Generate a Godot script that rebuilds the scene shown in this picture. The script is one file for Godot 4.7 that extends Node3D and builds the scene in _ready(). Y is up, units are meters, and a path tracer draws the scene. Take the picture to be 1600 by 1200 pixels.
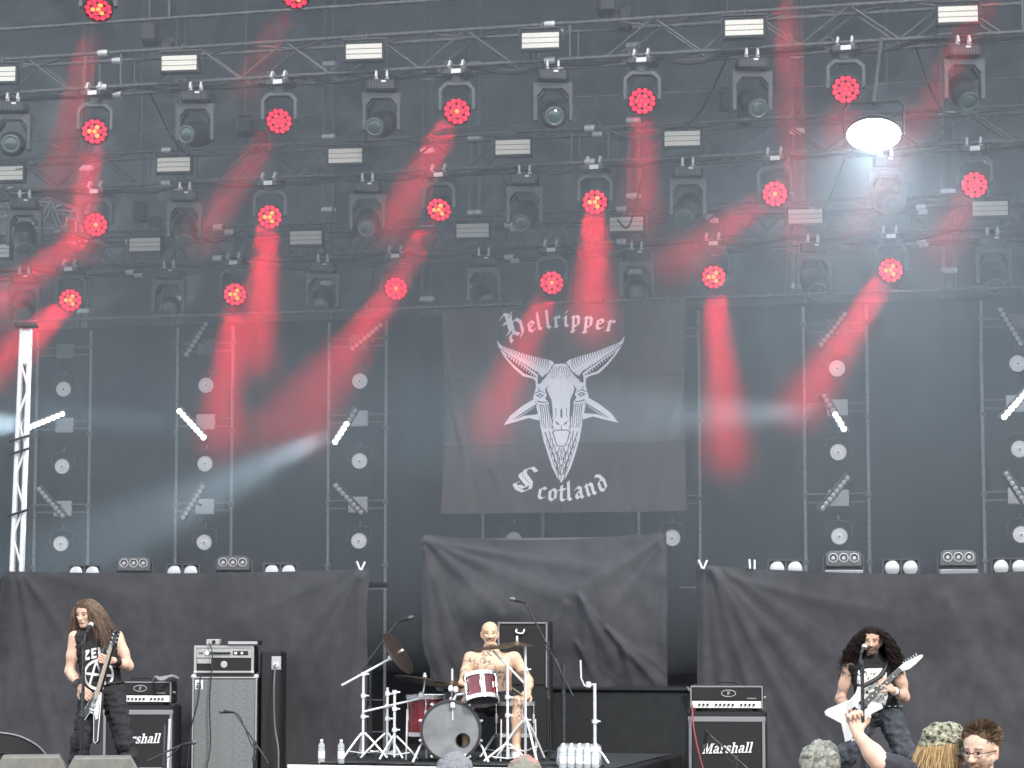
extends Node3D
# A festival stage seen from the crowd. Metres, y up; the stage runs along x, the audience is towards +z.

func _ready():
	setup_camera_and_light()
	make_materials()
	build_setting()
	build_rig()
	build_towers()
	build_drapes()
	build_banner()
	build_backline()
	build_drums()
	build_musicians()
	build_crowd()
	build_small_things()


func setup_camera_and_light():
	var cam := Camera3D.new()
	cam.name = "camera"
	cam.fov = 17.4923
	cam.near = 0.1
	cam.far = 600.0
	cam.position = Vector3(8.3, 2.75, 0)
	cam.rotation = Vector3(deg_to_rad(5.5942), deg_to_rad(15.0), 0)
	add_child(cam)
	var env := Environment.new()
	env.background_mode = Environment.BG_SKY
	var sky := Sky.new()
	var sm := ProceduralSkyMaterial.new()
	sm.sky_top_color = Color(0.80, 0.84, 0.89)
	sm.sky_horizon_color = Color(0.88, 0.90, 0.93)
	sm.ground_bottom_color = Color(0.25, 0.25, 0.24)
	sm.ground_horizon_color = Color(0.55, 0.56, 0.56)
	sky.sky_material = sm
	env.sky = sky
	env.tonemap_mode = Environment.TONE_MAPPER_LINEAR
	env.tonemap_exposure = 2.5
	env.sdfgi_enabled = true
	env.ssao_enabled = true
	env.ssil_enabled = true
	env.volumetric_fog_enabled = true
	env.volumetric_fog_density = 0.0
	var we := WorldEnvironment.new()
	we.name = "environment"
	we.environment = env
	add_child(we)
	var sun := DirectionalLight3D.new()
	sun.name = "overcast_sun"
	sun.light_energy = 0.5
	sun.light_angular_distance = 11.0
	sun.light_color = Color(1.0, 0.97, 0.93)
	sun.rotation = Vector3(deg_to_rad(-42), deg_to_rad(38), 0)
	sun.shadow_enabled = true
	add_child(sun)
	# the smoke that hangs under the stage roof: it ends at the front of the stage
	haze("haze", Vector3(1.4, 8.4, -27.2), Vector3(28.0, 12.4, 11.0), 0.036, "cloud of thin grey stage smoke under the roof", RenderingServer.FOG_VOLUME_SHAPE_ELLIPSOID)


func haze(called, at, size, density, label, form = RenderingServer.FOG_VOLUME_SHAPE_BOX):
	var f := FogVolume.new()
	f.shape = form
	f.size = size
	f.position = at
	var fm := FogMaterial.new()
	fm.density = density
	fm.albedo = Color(0.90, 0.955, 1.0)
	f.material = fm
	f.name = numbered(called)
	f.set_meta("label", label)
	f.set_meta("category", "smoke")
	f.set_meta("kind", "stuff")
	add_child(f)


# ---------------------------------------------------------------- names and nodes
var taken := {}
func numbered(called):
	if not taken.has(called):
		taken[called] = 0
		return called
	taken[called] += 1
	return "%s_%03d" % [called, taken[called]]


func thing(called, label, category, at = Vector3.ZERO, turn = 0.0, group = "") -> Node3D:
	var o := Node3D.new()
	o.name = numbered(called)
	add_child(o)
	o.position = at
	o.rotation.y = turn
	o.set_meta("label", label)
	o.set_meta("category", category)
	if group:
		o.set_meta("group", group)
	return o


func part(parent, called, mesh, m, xf = Transform3D.IDENTITY) -> MeshInstance3D:
	var o := MeshInstance3D.new()
	o.name = called
	o.mesh = mesh
	o.material_override = m
	o.transform = xf
	parent.add_child(o, true)
	return o


func structure(called, mesh, m, at = Vector3.ZERO):
	var o := MeshInstance3D.new()
	o.name = numbered(called)
	o.mesh = mesh
	o.material_override = m
	o.position = at
	o.set_meta("kind", "structure")
	add_child(o)
	return o


func whole(called, mesh, m, label, category, at = Vector3.ZERO, turn = 0.0, group = "") -> MeshInstance3D:
	var o := MeshInstance3D.new()
	o.name = numbered(called)
	o.mesh = mesh
	o.material_override = m
	add_child(o)
	o.position = at
	o.rotation.y = turn
	o.set_meta("label", label)
	o.set_meta("category", category)
	if group:
		o.set_meta("group", group)
	return o


const NTH := ["leftmost", "second from left", "third from left", "fourth from left", "fifth from left", "sixth from left", "seventh from left", "eighth from left", "ninth from left"]


func at(x, y, z) -> Transform3D:
	return Transform3D(Basis.IDENTITY, Vector3(x, y, z))


func aimed(from: Vector3, to: Vector3) -> Transform3D:
	# local +z looks from -> to, local y stays as upright as it can
	return Transform3D(Basis.looking_at(from - to, Vector3.UP), from)


# ---------------------------------------------------------------- meshes
class Shape:
	var v := PackedVector3Array()
	var n := PackedVector3Array()
	var uv := PackedVector2Array()
	var c := PackedColorArray()
	var tint := Color(1, 1, 1)

	func tri(a, b, d, na, nb, nd, ua = Vector2.ZERO, ub = Vector2.ZERO, ud = Vector2.ZERO):
		if (b - a).cross(d - a).dot(na + nb + nd) > 0.0:
			v.append_array([a, d, b]); n.append_array([na, nd, nb]); uv.append_array([ua, ud, ub])
		else:
			v.append_array([a, b, d]); n.append_array([na, nb, nd]); uv.append_array([ua, ub, ud])
		c.append_array([tint, tint, tint])

	func quad(a, b, d, e, na, nb = null, nd = null, ne = null):
		if nb == null:
			nb = na; nd = na; ne = na
		tri(a, b, d, na, nb, nd)
		tri(a, d, e, na, nd, ne)

	func box(mid: Vector3, size: Vector3, ch := 0.0, bs := Basis.IDENTITY):
		var h := size / 2.0
		ch = minf(ch, minf(h.x, minf(h.y, h.z)) * 0.9)
		var ax := [bs.x, bs.y, bs.z]
		var pt := func(s, k):
			var p := Vector3.ZERO
			for i in 3:
				p += ax[i] * s[i] * (h[i] if i == k else h[i] - ch)
			return mid + p
		for k in 3:
			var i := (k + 1) % 3
			var j := (k + 2) % 3
			for s in [-1.0, 1.0]:
				var q := []
				for e in [[-1.0, -1.0], [1.0, -1.0], [1.0, 1.0], [-1.0, 1.0]]:
					var sg := [0.0, 0.0, 0.0]
					sg[k] = s; sg[i] = e[0]; sg[j] = e[1]
					q.append(pt.call(sg, k))
				quad(q[0], q[1], q[2], q[3], ax[k] * s)
				if ch > 0.0:
					for t in [-1.0, 1.0]:
						var lo := [0.0, 0.0, 0.0]
						lo[k] = s; lo[i] = t; lo[j] = -1.0
						var hi := lo.duplicate()
						hi[j] = 1.0
						var nn: Vector3 = (ax[k] * s + ax[i] * t).normalized()
						quad(pt.call(lo, k), pt.call(hi, k), pt.call(hi, i), pt.call(lo, i), nn)
		if ch > 0.0:
			for sx in [-1.0, 1.0]:
				for sy in [-1.0, 1.0]:
					for sz in [-1.0, 1.0]:
						var sg := [sx, sy, sz]
						var nn: Vector3 = (ax[0] * sx + ax[1] * sy + ax[2] * sz).normalized()
						tri(pt.call(sg, 0), pt.call(sg, 1), pt.call(sg, 2), nn, nn, nn)
		return self

	func tube(pts: Array, radius, sides := 8, caps := true):
		var count := pts.size()
		var side := Vector3.ZERO
		var rings := []
		var normals := []
		for i in count:
			var dir: Vector3 = (pts[mini(i + 1, count - 1)] - pts[maxi(i - 1, 0)]).normalized()
			if side == Vector3.ZERO:
				side = dir.cross(Vector3.UP if absf(dir.y) < 0.9 else Vector3.RIGHT).normalized()
			side = (side - dir * side.dot(dir)).normalized()
			var other := dir.cross(side)
			var r: float = radius[i] if radius is Array else radius
			var ring := []
			var norm := []
			for k in sides:
				var a: float = TAU * k / sides
				var o := side * cos(a) + other * sin(a)
				norm.append(o)
				ring.append(pts[i] + o * r)
			rings.append(ring); normals.append(norm)
		for i in count - 1:
			for k in sides:
				var m := (k + 1) % sides
				quad(rings[i][k], rings[i + 1][k], rings[i + 1][m], rings[i][m], normals[i][k], normals[i + 1][k], normals[i + 1][m], normals[i][m])
		if caps:
			for e in [0, count - 1]:
				var dir: Vector3 = (pts[0] - pts[1]).normalized() if e == 0 else (pts[e] - pts[e - 1]).normalized()
				for k in sides:
					tri(pts[e], rings[e][k], rings[e][(k + 1) % sides], dir, dir, dir)
		return self

	func lathe(profile: Array, xf := Transform3D.IDENTITY, sides := 24, smooth := false):
		# profile: [radius, y] turned about the local y axis
		for i in profile.size() - 1:
			var a: Array = profile[i]
			var b: Array = profile[i + 1]
			var slope := Vector2(b[1] - a[1], a[0] - b[0]).normalized()
			if slope == Vector2.ZERO:
				continue
			for k in sides:
				var t0 := TAU * k / sides
				var t1 := TAU * (k + 1) / sides
				var n0 := xf.basis * Vector3(cos(t0) * slope.x, slope.y, sin(t0) * slope.x)
				var n1 := xf.basis * Vector3(cos(t1) * slope.x, slope.y, sin(t1) * slope.x)
				var p := [xf * Vector3(cos(t0) * a[0], a[1], sin(t0) * a[0]), xf * Vector3(cos(t1) * a[0], a[1], sin(t1) * a[0]), xf * Vector3(cos(t1) * b[0], b[1], sin(t1) * b[0]), xf * Vector3(cos(t0) * b[0], b[1], sin(t0) * b[0])]
				if a[0] > 0.0:
					tri(p[0], p[1], p[2], n0, n1, n1)
				if b[0] > 0.0:
					tri(p[0], p[2], p[3], n0, n1, n0)
		return self

	func prism(poly: PackedVector2Array, depth: float, xf := Transform3D.IDENTITY, bevel := 0.0):
		var ids := Geometry2D.triangulate_polygon(poly)
		var hz := depth / 2.0
		var count := poly.size()
		var area := 0.0
		for i in count:
			area += poly[i].cross(poly[(i + 1) % count])
		var turn := signf(area)
		var inner := PackedVector2Array()
		for i in count:
			var e0 := (poly[i] - poly[(i - 1 + count) % count]).normalized()
			var e1 := (poly[(i + 1) % count] - poly[i]).normalized()
			var o := (Vector2(e0.y, -e0.x) + Vector2(e1.y, -e1.x)) * turn
			inner.append(poly[i] - o.normalized() * bevel)
		for s in [-1.0, 1.0]:
			var nn: Vector3 = xf.basis * Vector3(0, 0, s)
			for i in range(0, ids.size(), 3):
				var p := []
				for k in 3:
					var q: Vector2 = inner[ids[i + k]]
					p.append(xf * Vector3(q.x, q.y, hz * s))
				tri(p[0], p[1], p[2], nn, nn, nn)
		for i in count:
			var j := (i + 1) % count
			var e := (poly[j] - poly[i]).normalized()
			var o2 := Vector2(e.y, -e.x) * turn
			var nn: Vector3 = xf.basis * Vector3(o2.x, o2.y, 0)
			quad(xf * Vector3(poly[i].x, poly[i].y, -hz + bevel), xf * Vector3(poly[j].x, poly[j].y, -hz + bevel), xf * Vector3(poly[j].x, poly[j].y, hz - bevel), xf * Vector3(poly[i].x, poly[i].y, hz - bevel), nn)
			if bevel > 0.0:
				for s in [-1.0, 1.0]:
					var n2: Vector3 = (nn + xf.basis * Vector3(0, 0, s)).normalized()
					quad(xf * Vector3(poly[i].x, poly[i].y, (hz - bevel) * s), xf * Vector3(poly[j].x, poly[j].y, (hz - bevel) * s), xf * Vector3(inner[j].x, inner[j].y, hz * s), xf * Vector3(inner[i].x, inner[i].y, hz * s), n2)
		return self

	func mesh() -> ArrayMesh:
		var arrays := []
		arrays.resize(Mesh.ARRAY_MAX)
		arrays[Mesh.ARRAY_VERTEX] = v
		arrays[Mesh.ARRAY_NORMAL] = n
		arrays[Mesh.ARRAY_TEX_UV] = uv
		arrays[Mesh.ARRAY_COLOR] = c
		var m := ArrayMesh.new()
		m.add_surface_from_arrays(Mesh.PRIMITIVE_TRIANGLES, arrays)
		return m


func box(size, ch = 0.01, mid = Vector3.ZERO):
	return Shape.new().box(mid, size, ch).mesh()


func tube(pts, r, sides = 8):
	return Shape.new().tube(pts, r, sides).mesh()


func lathe(profile, sides = 24):
	return Shape.new().lathe(profile, Transform3D.IDENTITY, sides).mesh()


func rod(a, b, r, sides = 8):
	return Shape.new().tube([a, b], r, sides).mesh()


func soft(pts, steps = 5) -> Array:
	# a smooth path through the points
	var curve := Curve3D.new()
	for i in pts.size():
		var tangent: Vector3 = (pts[mini(i + 1, pts.size() - 1)] - pts[maxi(i - 1, 0)]) / 6.0
		curve.add_point(pts[i], -tangent, tangent)
	var out := []
	for i in pts.size() - 1:
		for k in steps:
			out.append(curve.sample(i, float(k) / steps))
	out.append(pts[-1])
	return out


# ---------------------------------------------------------------- materials
var M := {}
func mat(color, rough = 0.8, metal = 0.0):
	var m := StandardMaterial3D.new()
	m.albedo_color = Color(color[0], color[1], color[2]).linear_to_srgb()
	m.roughness = rough
	m.metallic = metal
	return m


func noise_texture(freq, lo, hi, sd, size = 256, octaves = 4):
	var t := NoiseTexture2D.new()
	t.width = size
	t.height = size
	t.seamless = true
	var f := FastNoiseLite.new()
	f.seed = sd
	f.frequency = freq
	f.fractal_octaves = octaves
	t.noise = f
	var g := Gradient.new()
	g.set_color(0, Color(lo, lo, lo))
	g.set_color(1, Color(hi, hi, hi))
	t.color_ramp = g
	return t


func worn(color, rough, metal, tex, scale, relief = null, depth = 0.0):
	var m = mat(color, rough, metal)
	m.albedo_texture = tex
	m.uv1_triplanar = true
	m.uv1_scale = Vector3.ONE * scale
	if relief:
		m.heightmap_enabled = true
		m.heightmap_texture = relief
		m.heightmap_scale = depth
	return m


func glowing(color, energy, base = [0.02, 0.02, 0.02]):
	var m = mat(base, 0.4)
	m.emission_enabled = true
	m.emission = Color(color[0], color[1], color[2]).linear_to_srgb()
	m.emission_energy_multiplier = energy
	return m


func make_materials():
	var cloth = noise_texture(0.02, 0.84, 1.0, 3)
	var weave = noise_texture(0.12, 0.4, 1.0, 5)
	var dust = noise_texture(0.012, 0.55, 1.0, 9)
	var scuff = noise_texture(0.05, 0.6, 1.0, 11)
	var fine = noise_texture(0.03, 0.85, 1.0, 12)
	M.drape = worn([0.060, 0.059, 0.066], 0.95, 0.0, cloth, 0.8, weave, 0.15)
	M.drape.rim_enabled = true
	M.drape.rim = 0.25
	M.riser_cloth = worn([0.022, 0.025, 0.027], 0.95, 0.0, cloth, 0.9)
	M.curtain = worn([0.007, 0.008, 0.010], 0.95, 0.0, cloth, 0.5)
	M.tarp = worn([0.11, 0.113, 0.117], 0.36, 0.0, dust, 0.35)
	M.roof = worn([0.16, 0.16, 0.165], 0.7, 0.0, dust, 0.3)
	M.floor = worn([0.035, 0.035, 0.037], 0.6, 0.0, scuff, 0.6)
	M.grass = worn([0.09, 0.09, 0.06], 0.95, 0.0, dust, 0.2)
	M.alu = worn([0.20, 0.205, 0.21], 0.5, 0.5, scuff, 2.0)
	M.pole_alu = worn([0.34, 0.35, 0.36], 0.45, 0.5, scuff, 2.0)
	M.bright_alu = worn([0.86, 0.86, 0.88], 0.45, 0.35, fine, 2.0)
	M.steel_dark = worn([0.11, 0.115, 0.12], 0.45, 0.6, scuff, 2.0)
	M.fixture = worn([0.028, 0.029, 0.032], 0.42, 0.0, scuff, 3.0)
	M.yoke = worn([0.13, 0.133, 0.14], 0.42, 0.1, scuff, 3.0)
	M.wash_yoke = worn([0.17, 0.173, 0.18], 0.42, 0.1, scuff, 3.0)
	M.white_label = mat([0.8, 0.8, 0.82], 0.4)
	M.black = worn([0.018, 0.018, 0.02], 0.5, 0.0, scuff, 3.0)
	M.rubber = mat([0.015, 0.015, 0.016], 0.7)
	M.mic_grille = mat([0.14, 0.14, 0.15], 0.4, 0.4)
	M.chrome = mat([0.86, 0.87, 0.88], 0.16, 0.75)
	M.satin_chrome = mat([0.84, 0.85, 0.86], 0.32, 0.35)
	M.lens = mat([0.05, 0.09, 0.085], 0.06)
	M.lens.clearcoat_enabled = true
	M.lens.clearcoat = 1.0
	M.lens.clearcoat_roughness = 0.04
	M.lens_ring = mat([0.09, 0.11, 0.11], 0.3)
	M.phosphor = worn([0.86, 0.84, 0.76], 0.55, 0.0, noise_texture(0.03, 0.88, 1.0, 21), 6.0)
	M.silver = mat([0.82, 0.83, 0.84], 0.3, 0.55)
	M.frosted = mat([0.72, 0.73, 0.73], 0.25)
	M.frosted.clearcoat_enabled = true
	M.frosted.clearcoat = 0.8
	M.blinder_lens = mat([0.55, 0.56, 0.57], 0.25, 0.3)
	M.dark_center = mat([0.05, 0.05, 0.055], 0.3)
	M.led_red = glowing([1.0, 0.012, 0.045], 1.25, [0.15, 0.01, 0.015])
	M.led_hot = glowing([1.0, 0.20, 0.05], 1.3, [0.2, 0.03, 0.015])
	M.led_plate = mat([0.05, 0.008, 0.01], 0.35)
	M.lamp_white = glowing([1.0, 1.0, 1.0], 26.0, [0.6, 0.6, 0.6])
	M.bar_white = glowing([0.95, 0.98, 1.0], 11.0, [0.5, 0.5, 0.5])
	M.bar_off = mat([0.30, 0.31, 0.32], 0.25)
	M.tolex = worn([0.022, 0.022, 0.024], 0.6, 0.0, weave, 3.0, weave, 0.1)
	M.grille_black = worn([0.030, 0.030, 0.032], 0.8, 0.0, weave, 6.0, weave, 0.15)
	M.grille_silver = worn([0.20, 0.22, 0.22], 0.75, 0.0, noise_texture(0.03, 0.80, 1.0, 31), 3.0)
	M.grille_silver.uv1_scale = Vector3(1.6, 11.0, 1.6)
	M.piping = mat([0.22, 0.22, 0.23], 0.6)
	M.panel_silver = worn([0.52, 0.52, 0.51], 0.4, 0.3, fine, 4.0)
	M.panel_white = mat([0.82, 0.81, 0.77], 0.45)
	M.plate_grey = mat([0.42, 0.42, 0.43], 0.5)
	M.shell_red = worn([0.24, 0.010, 0.022], 0.2, 0.0, noise_texture(0.01, 0.55, 1.0, 41), 2.0)
	M.shell_red.clearcoat_enabled = true
	M.shell_red.clearcoat = 1.0
	M.shell_red.clearcoat_roughness = 0.05
	M.drum_head = worn([0.27, 0.28, 0.29], 0.35, 0.0, noise_texture(0.012, 0.8, 1.0, 43), 1.2)
	M.drum_white = mat([0.78, 0.78, 0.76], 0.5)
	M.drum_dark = mat([0.035, 0.03, 0.032], 0.4)
	M.cymbal = worn([0.40, 0.30, 0.16], 0.32, 0.9, noise_texture(0.03, 0.6, 1.0, 51), 3.0)
	M.cymbal_dark = worn([0.16, 0.12, 0.10], 0.35, 0.85, noise_texture(0.03, 0.6, 1.0, 52), 3.0)
	M.wedge = worn([0.20, 0.195, 0.175], 0.75, 0.0, noise_texture(0.03, 0.86, 1.0, 44), 1.5)
	M.edge_white = worn([0.82, 0.82, 0.80], 0.6, 0.0, fine, 1.5)
	M.cable = mat([0.02, 0.02, 0.022], 0.5)
	M.cable_grey = mat([0.10, 0.10, 0.105], 0.5)
	M.cable_red = mat([0.32, 0.05, 0.06], 0.5)
	M.bottle = mat([0.80, 0.84, 0.86], 0.12)
	M.bottle.transparency = BaseMaterial3D.TRANSPARENCY_ALPHA
	M.bottle.albedo_color.a = 0.35
	M.label_paper = mat([0.8, 0.81, 0.83], 0.6)
	M.cap_white = mat([0.8, 0.8, 0.8], 0.4)
	M.wrap = mat([0.86, 0.88, 0.9], 0.2)
	M.wrap.transparency = BaseMaterial3D.TRANSPARENCY_ALPHA
	M.wrap.albedo_color.a = 0.12
	M.guitar_black = mat([0.012, 0.012, 0.013], 0.15)
	M.guitar_white = mat([0.80, 0.79, 0.76], 0.25)
	M.fretboard = worn([0.09, 0.055, 0.035], 0.5, 0.0, scuff, 5.0)
	M.maple = mat([0.42, 0.34, 0.24], 0.4)
	M.leather = mat([0.02, 0.018, 0.018], 0.5)
	M.denim_black = worn([0.026, 0.027, 0.030], 0.9, 0.0, cloth, 2.2, weave, 0.1)
	M.denim_grey = worn([0.085, 0.095, 0.115], 0.9, 0.0, noise_texture(0.02, 0.55, 1.0, 61), 2.0, weave, 0.1)
	M.shirt_navy = worn([0.045, 0.045, 0.062], 0.9, 0.0, cloth, 2.0)
	M.shirt_black = worn([0.018, 0.017, 0.019], 0.92, 0.0, cloth, 2.0)
	M.shorts = worn([0.03, 0.035, 0.045], 0.9, 0.0, cloth, 2.0)
	M.boot = mat([0.018, 0.017, 0.017], 0.4)
	M.skin = StandardMaterial3D.new()
	M.skin.vertex_color_use_as_albedo = true
	M.skin.roughness = 0.55
	M.hair = StandardMaterial3D.new()
	M.hair.vertex_color_use_as_albedo = true
	M.hair.roughness = 0.8
	M.hair.metallic_specular = 0.25
	M.eye = mat([0.02, 0.015, 0.012], 0.2)


# ---------------------------------------------------------------- the place
func cloth_sheet(x0, x1, y0, y1, nx, ny, shape: Callable):
	# a hanging sheet with folds; shape(x, y) returns [dx, dy, dz] of each point
	var s := Shape.new()
	var p := []
	for j in ny + 1:
		var line := []
		for i in nx + 1:
			var x := lerpf(x0, x1, float(i) / nx)
			var y := lerpf(y0, y1, float(j) / ny)
			line.append(Vector3(x, y, 0) + shape.call(x, y))
		p.append(line)
	var nrm := []
	for j in ny + 1:
		var line := []
		for i in nx + 1:
			var a: Vector3 = p[j][mini(i + 1, nx)] - p[j][maxi(i - 1, 0)]
			var b: Vector3 = p[mini(j + 1, ny)][i] - p[maxi(j - 1, 0)][i]
			line.append(a.cross(b).normalized())
		nrm.append(line)
	for j in ny:
		for i in nx:
			var u := func(a, b): return Vector2(float(a) / nx, 1.0 - float(b) / ny)
			s.tri(p[j][i], p[j][i + 1], p[j + 1][i + 1], nrm[j][i], nrm[j][i + 1], nrm[j + 1][i + 1], u.call(i, j), u.call(i + 1, j), u.call(i + 1, j + 1))
			s.tri(p[j][i], p[j + 1][i + 1], p[j + 1][i], nrm[j][i], nrm[j + 1][i + 1], nrm[j + 1][i], u.call(i, j), u.call(i + 1, j + 1), u.call(i, j + 1))
	return s.mesh()


func fold(x, y, ax, ay, bx, by, wide, high) -> float:
	# height of a soft ridge that runs from a to b and fades at both ends
	var ba := Vector2(bx - ax, by - ay)
	var pa := Vector2(x - ax, y - ay)
	var h := pa.dot(ba) / ba.length_squared()
	var t := clampf(h, 0.0, 1.0)
	var d: float = (pa - ba * t).length() / (wide * (0.5 + t))
	var over: float = h - t
	return high * exp(-d * d) * (1.0 - 0.3 * t) * exp(-over * over * 9.0)


func noise3(sd, freq) -> FastNoiseLite:
	var f := FastNoiseLite.new()
	f.seed = sd
	f.frequency = freq
	f.fractal_octaves = 3
	return f


func build_setting():
	var g := Shape.new()
	g.quad(Vector3(-150, 0.0, -26), Vector3(150, 0.0, -26), Vector3(150, 1.75, 25), Vector3(-150, 1.75, 25), Vector3(0, 1, -0.034).normalized())
	g.quad(Vector3(-150, 1.75, 25), Vector3(150, 1.75, 25), Vector3(150, 1.75, 200), Vector3(-150, 1.75, 200), Vector3.UP)
	g.quad(Vector3(-150, 0.0, -26), Vector3(150, 0.0, -26), Vector3(150, 0.0, -200), Vector3(-150, 0.0, -200), Vector3.UP)
	structure("ground", g.mesh(), M.grass)
	structure("stage_floor", box(Vector3(21.0, 1.25, 15.5), 0.02), M.floor, Vector3(0.5, 0.625, -26.75))
	# rear wall of the stage house: grey tarpaulin pulled over the frame, creased
	var nz = noise3(4, 0.55)
	var nz2 = noise3(8, 1.6)
	var creases := []
	var rng := RandomNumberGenerator.new()
	rng.seed = 77
	for k in 70:
		var cx := rng.randf_range(-6.5, 9.0)
		var cy := rng.randf_range(6.8, 11.0)
		var a := rng.randf_range(-1.1, 1.1) + (0.9 if rng.randf() < 0.5 else -0.9)
		var l := rng.randf_range(0.5, 1.7)
		creases.append([cx, cy, cx + cos(a) * l, cy + sin(a) * l, rng.randf_range(0.04, 0.12), rng.randf_range(0.05, 0.14) * (1 if rng.randf() < 0.5 else -1)])
	var tarp := func(x, y):
		var z: float = nz.get_noise_2d(x, y) * 0.22 + nz2.get_noise_2d(x * 1.0, y * 0.6) * 0.07
		for c in creases:
			if absf(x - c[0]) < 2.2 and absf(y - c[1]) < 2.2:
				z += fold(x, y, c[0], c[1], c[2], c[3], c[4], c[5])
		return Vector3(0, 0, z)
	whole("tarpaulin", cloth_sheet(-9.0, 10.2, 6.2, 12.2, 150, 60, tarp), M.tarp, "creased grey tarpaulin closing the back of the stage above the curtain", "tarpaulin", Vector3(0, 0, -32.2))
	# black curtain below it, in soft upright pleats
	var nc = noise3(14, 0.9)
	var pleats := func(x, y):
		return Vector3(0, 0, 0.05 * sin(x * 9.0 + 1.5 * nc.get_noise_2d(x, y * 0.2)) + 0.06 * nc.get_noise_2d(x * 1.5, y * 0.25))
	whole("backdrop_curtain", cloth_sheet(-9.0, 10.2, 1.25, 6.85, 220, 14, pleats), M.curtain, "wide black backdrop curtain hanging across the back of the stage", "curtain", Vector3(0, 0, -31.3))
	for s in [[-9.0, "left"], [10.2, "right"]]:
		var wing := func(x, y): return Vector3(0, 0, 0.07 * sin(x * 7.0) + 0.1 * nc.get_noise_2d(x + s[0], y * 0.3))
		var o = whole("curtain", cloth_sheet(0.0, 5.5, 1.25, 7.4, 60, 10, wing), M.curtain, "black side curtain closing the %s wing of the stage" % s[1], "curtain", Vector3(s[0], 0, -31.9), -PI / 2)
		o.rotation.y = -PI / 2
		o.set_meta("group", "side curtains")
	# roof skin and its beams, above the picture
	structure("stage_roof", box(Vector3(21.0, 0.25, 9.6), 0.03), M.roof, Vector3(0.6, 12.35, -28.9))


func truss_mesh_parts(t, length, high, deep, bay, r_chord, r_brace, m):
	# a box truss along local x, hung with its front bottom chord at the origin
	var chord = rod(Vector3(-length / 2, 0, 0), Vector3(length / 2, 0, 0), r_chord, 8)
	for y in [0.0, high]:
		for z in [0.0, -deep]:
			part(t, "chord", chord, m, at(0, y, z))
	var n := int(length / bay)
	var step: float = length / n
	var up = rod(Vector3(0, 0, 0), Vector3(step / 2, high, 0), r_brace, 6)
	var down = rod(Vector3(0, high, 0), Vector3(step / 2, 0, 0), r_brace, 6)
	var flat_up = rod(Vector3(0, 0, 0), Vector3(step / 2, 0, -deep), r_brace, 6)
	var flat_down = rod(Vector3(0, 0, -deep), Vector3(step / 2, 0, 0), r_brace, 6)
	var post = rod(Vector3(0, 0, 0), Vector3(0, high, 0), r_brace, 6)
	for i in n:
		var x: float = -length / 2 + i * step
		if i % 5 == 4:
			# where two sections are bolted together the lattice stops at a pair of posts
			for e in [0.2, 0.62]:
				for z in [0.0, -deep]:
					part(t, "post", post, m, at(x + step * e, 0, z))
			continue
		for z in [0.0, -deep]:
			part(t, "brace", up, m, at(x, 0, z))
			part(t, "brace", down, m, at(x + step / 2, 0, z))
		for y in [0.0, high]:
			part(t, "brace", flat_up, m, at(x, y, 0))
			part(t, "brace", flat_down, m, at(x + step / 2, y, 0))
	var ring = Shape.new().lathe([[r_chord + 0.012, -0.06], [r_chord + 0.016, -0.02], [r_chord + 0.016, 0.02], [r_chord + 0.012, 0.06]], Transform3D(Basis(Vector3.FORWARD, PI / 2), Vector3.ZERO), 10).mesh()
	for i in n:
		if i % 5 == 4:
			for y in [0.0, high]:
				for z in [0.0, -deep]:
					part(t, "coupler", ring, M.bright_alu, at(-length / 2 + (i + 0.41) * step, y, z))


# ---------------------------------------------------------------- hanging lights
const ROWS := ["high front bar", "front truss", "middle truss", "rear truss"]
# row, middle of the lens, a point its beam passes through, strength of the beam
var WASH := [
	[0, Vector3(-2.68, 9.32, -24.0), Vector3(-2.46, 8.14, -23.0), 260],
	[0, Vector3(-0.46, 9.32, -24.0), Vector3(-0.34, 8.61, -23.0), 90],
	[0, Vector3(4.65, 9.32, -24.0), Vector3(4.86, 7.49, -23.0), 380],
	[0, Vector3(6.93, 9.32, -24.0), Vector3(6.07, 7.49, -23.0), 260],
	[1, Vector3(-3.62, 8.43, -26.0), Vector3(-2.37, 6.86, -23.0), 260],
	[1, Vector3(-1.37, 8.43, -26.0), Vector3(-0.87, 6.92, -23.0), 120],
	[1, Vector3(0.71, 8.43, -26.0), Vector3(1.07, 6.93, -23.0), 230],
	[1, Vector3(2.79, 8.43, -26.0), Vector3(3.42, 6.89, -23.0), 140],
	[1, Vector3(4.99, 8.43, -26.0), Vector3(5.31, 7.38, -23.0), 80],
	[2, Vector3(-4.45, 7.68, -27.9), Vector3(-3.33, 6.01, -23.0), 250],
	[2, Vector3(-2.19, 7.68, -27.9), Vector3(-0.49, 5.50, -23.0), 400],
	[2, Vector3(-0.06, 7.68, -27.9), Vector3(-0.00, 4.57, -23.0), 300],
	[2, Vector3(1.82, 7.68, -27.9), Vector3(2.93, 5.74, -23.0), 350],
	[2, Vector3(3.93, 7.68, -27.9), Vector3(3.83, 6.26, -23.0), 160],
	[2, Vector3(6.17, 7.68, -27.9), Vector3(6.22, 6.22, -23.0), 70],
	[3, Vector3(-5.57, 7.00, -29.6), Vector3(-3.38, 5.29, -23.0), 320],
	[3, Vector3(-3.29, 7.00, -29.6), Vector3(-0.87, 4.52, -23.0), 300],
	[3, Vector3(-1.13, 7.00, -29.6), Vector3(-0.47, 4.58, -23.0), 190],
	[3, Vector3(0.88, 7.00, -29.6), Vector3(1.88, 4.60, -23.0), 210],
	[3, Vector3(2.90, 7.00, -29.6), Vector3(4.24, 4.16, -23.0), 400],
	[3, Vector3(5.04, 7.00, -29.6), Vector3(4.85, 4.71, -23.0), 360],
]
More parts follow.
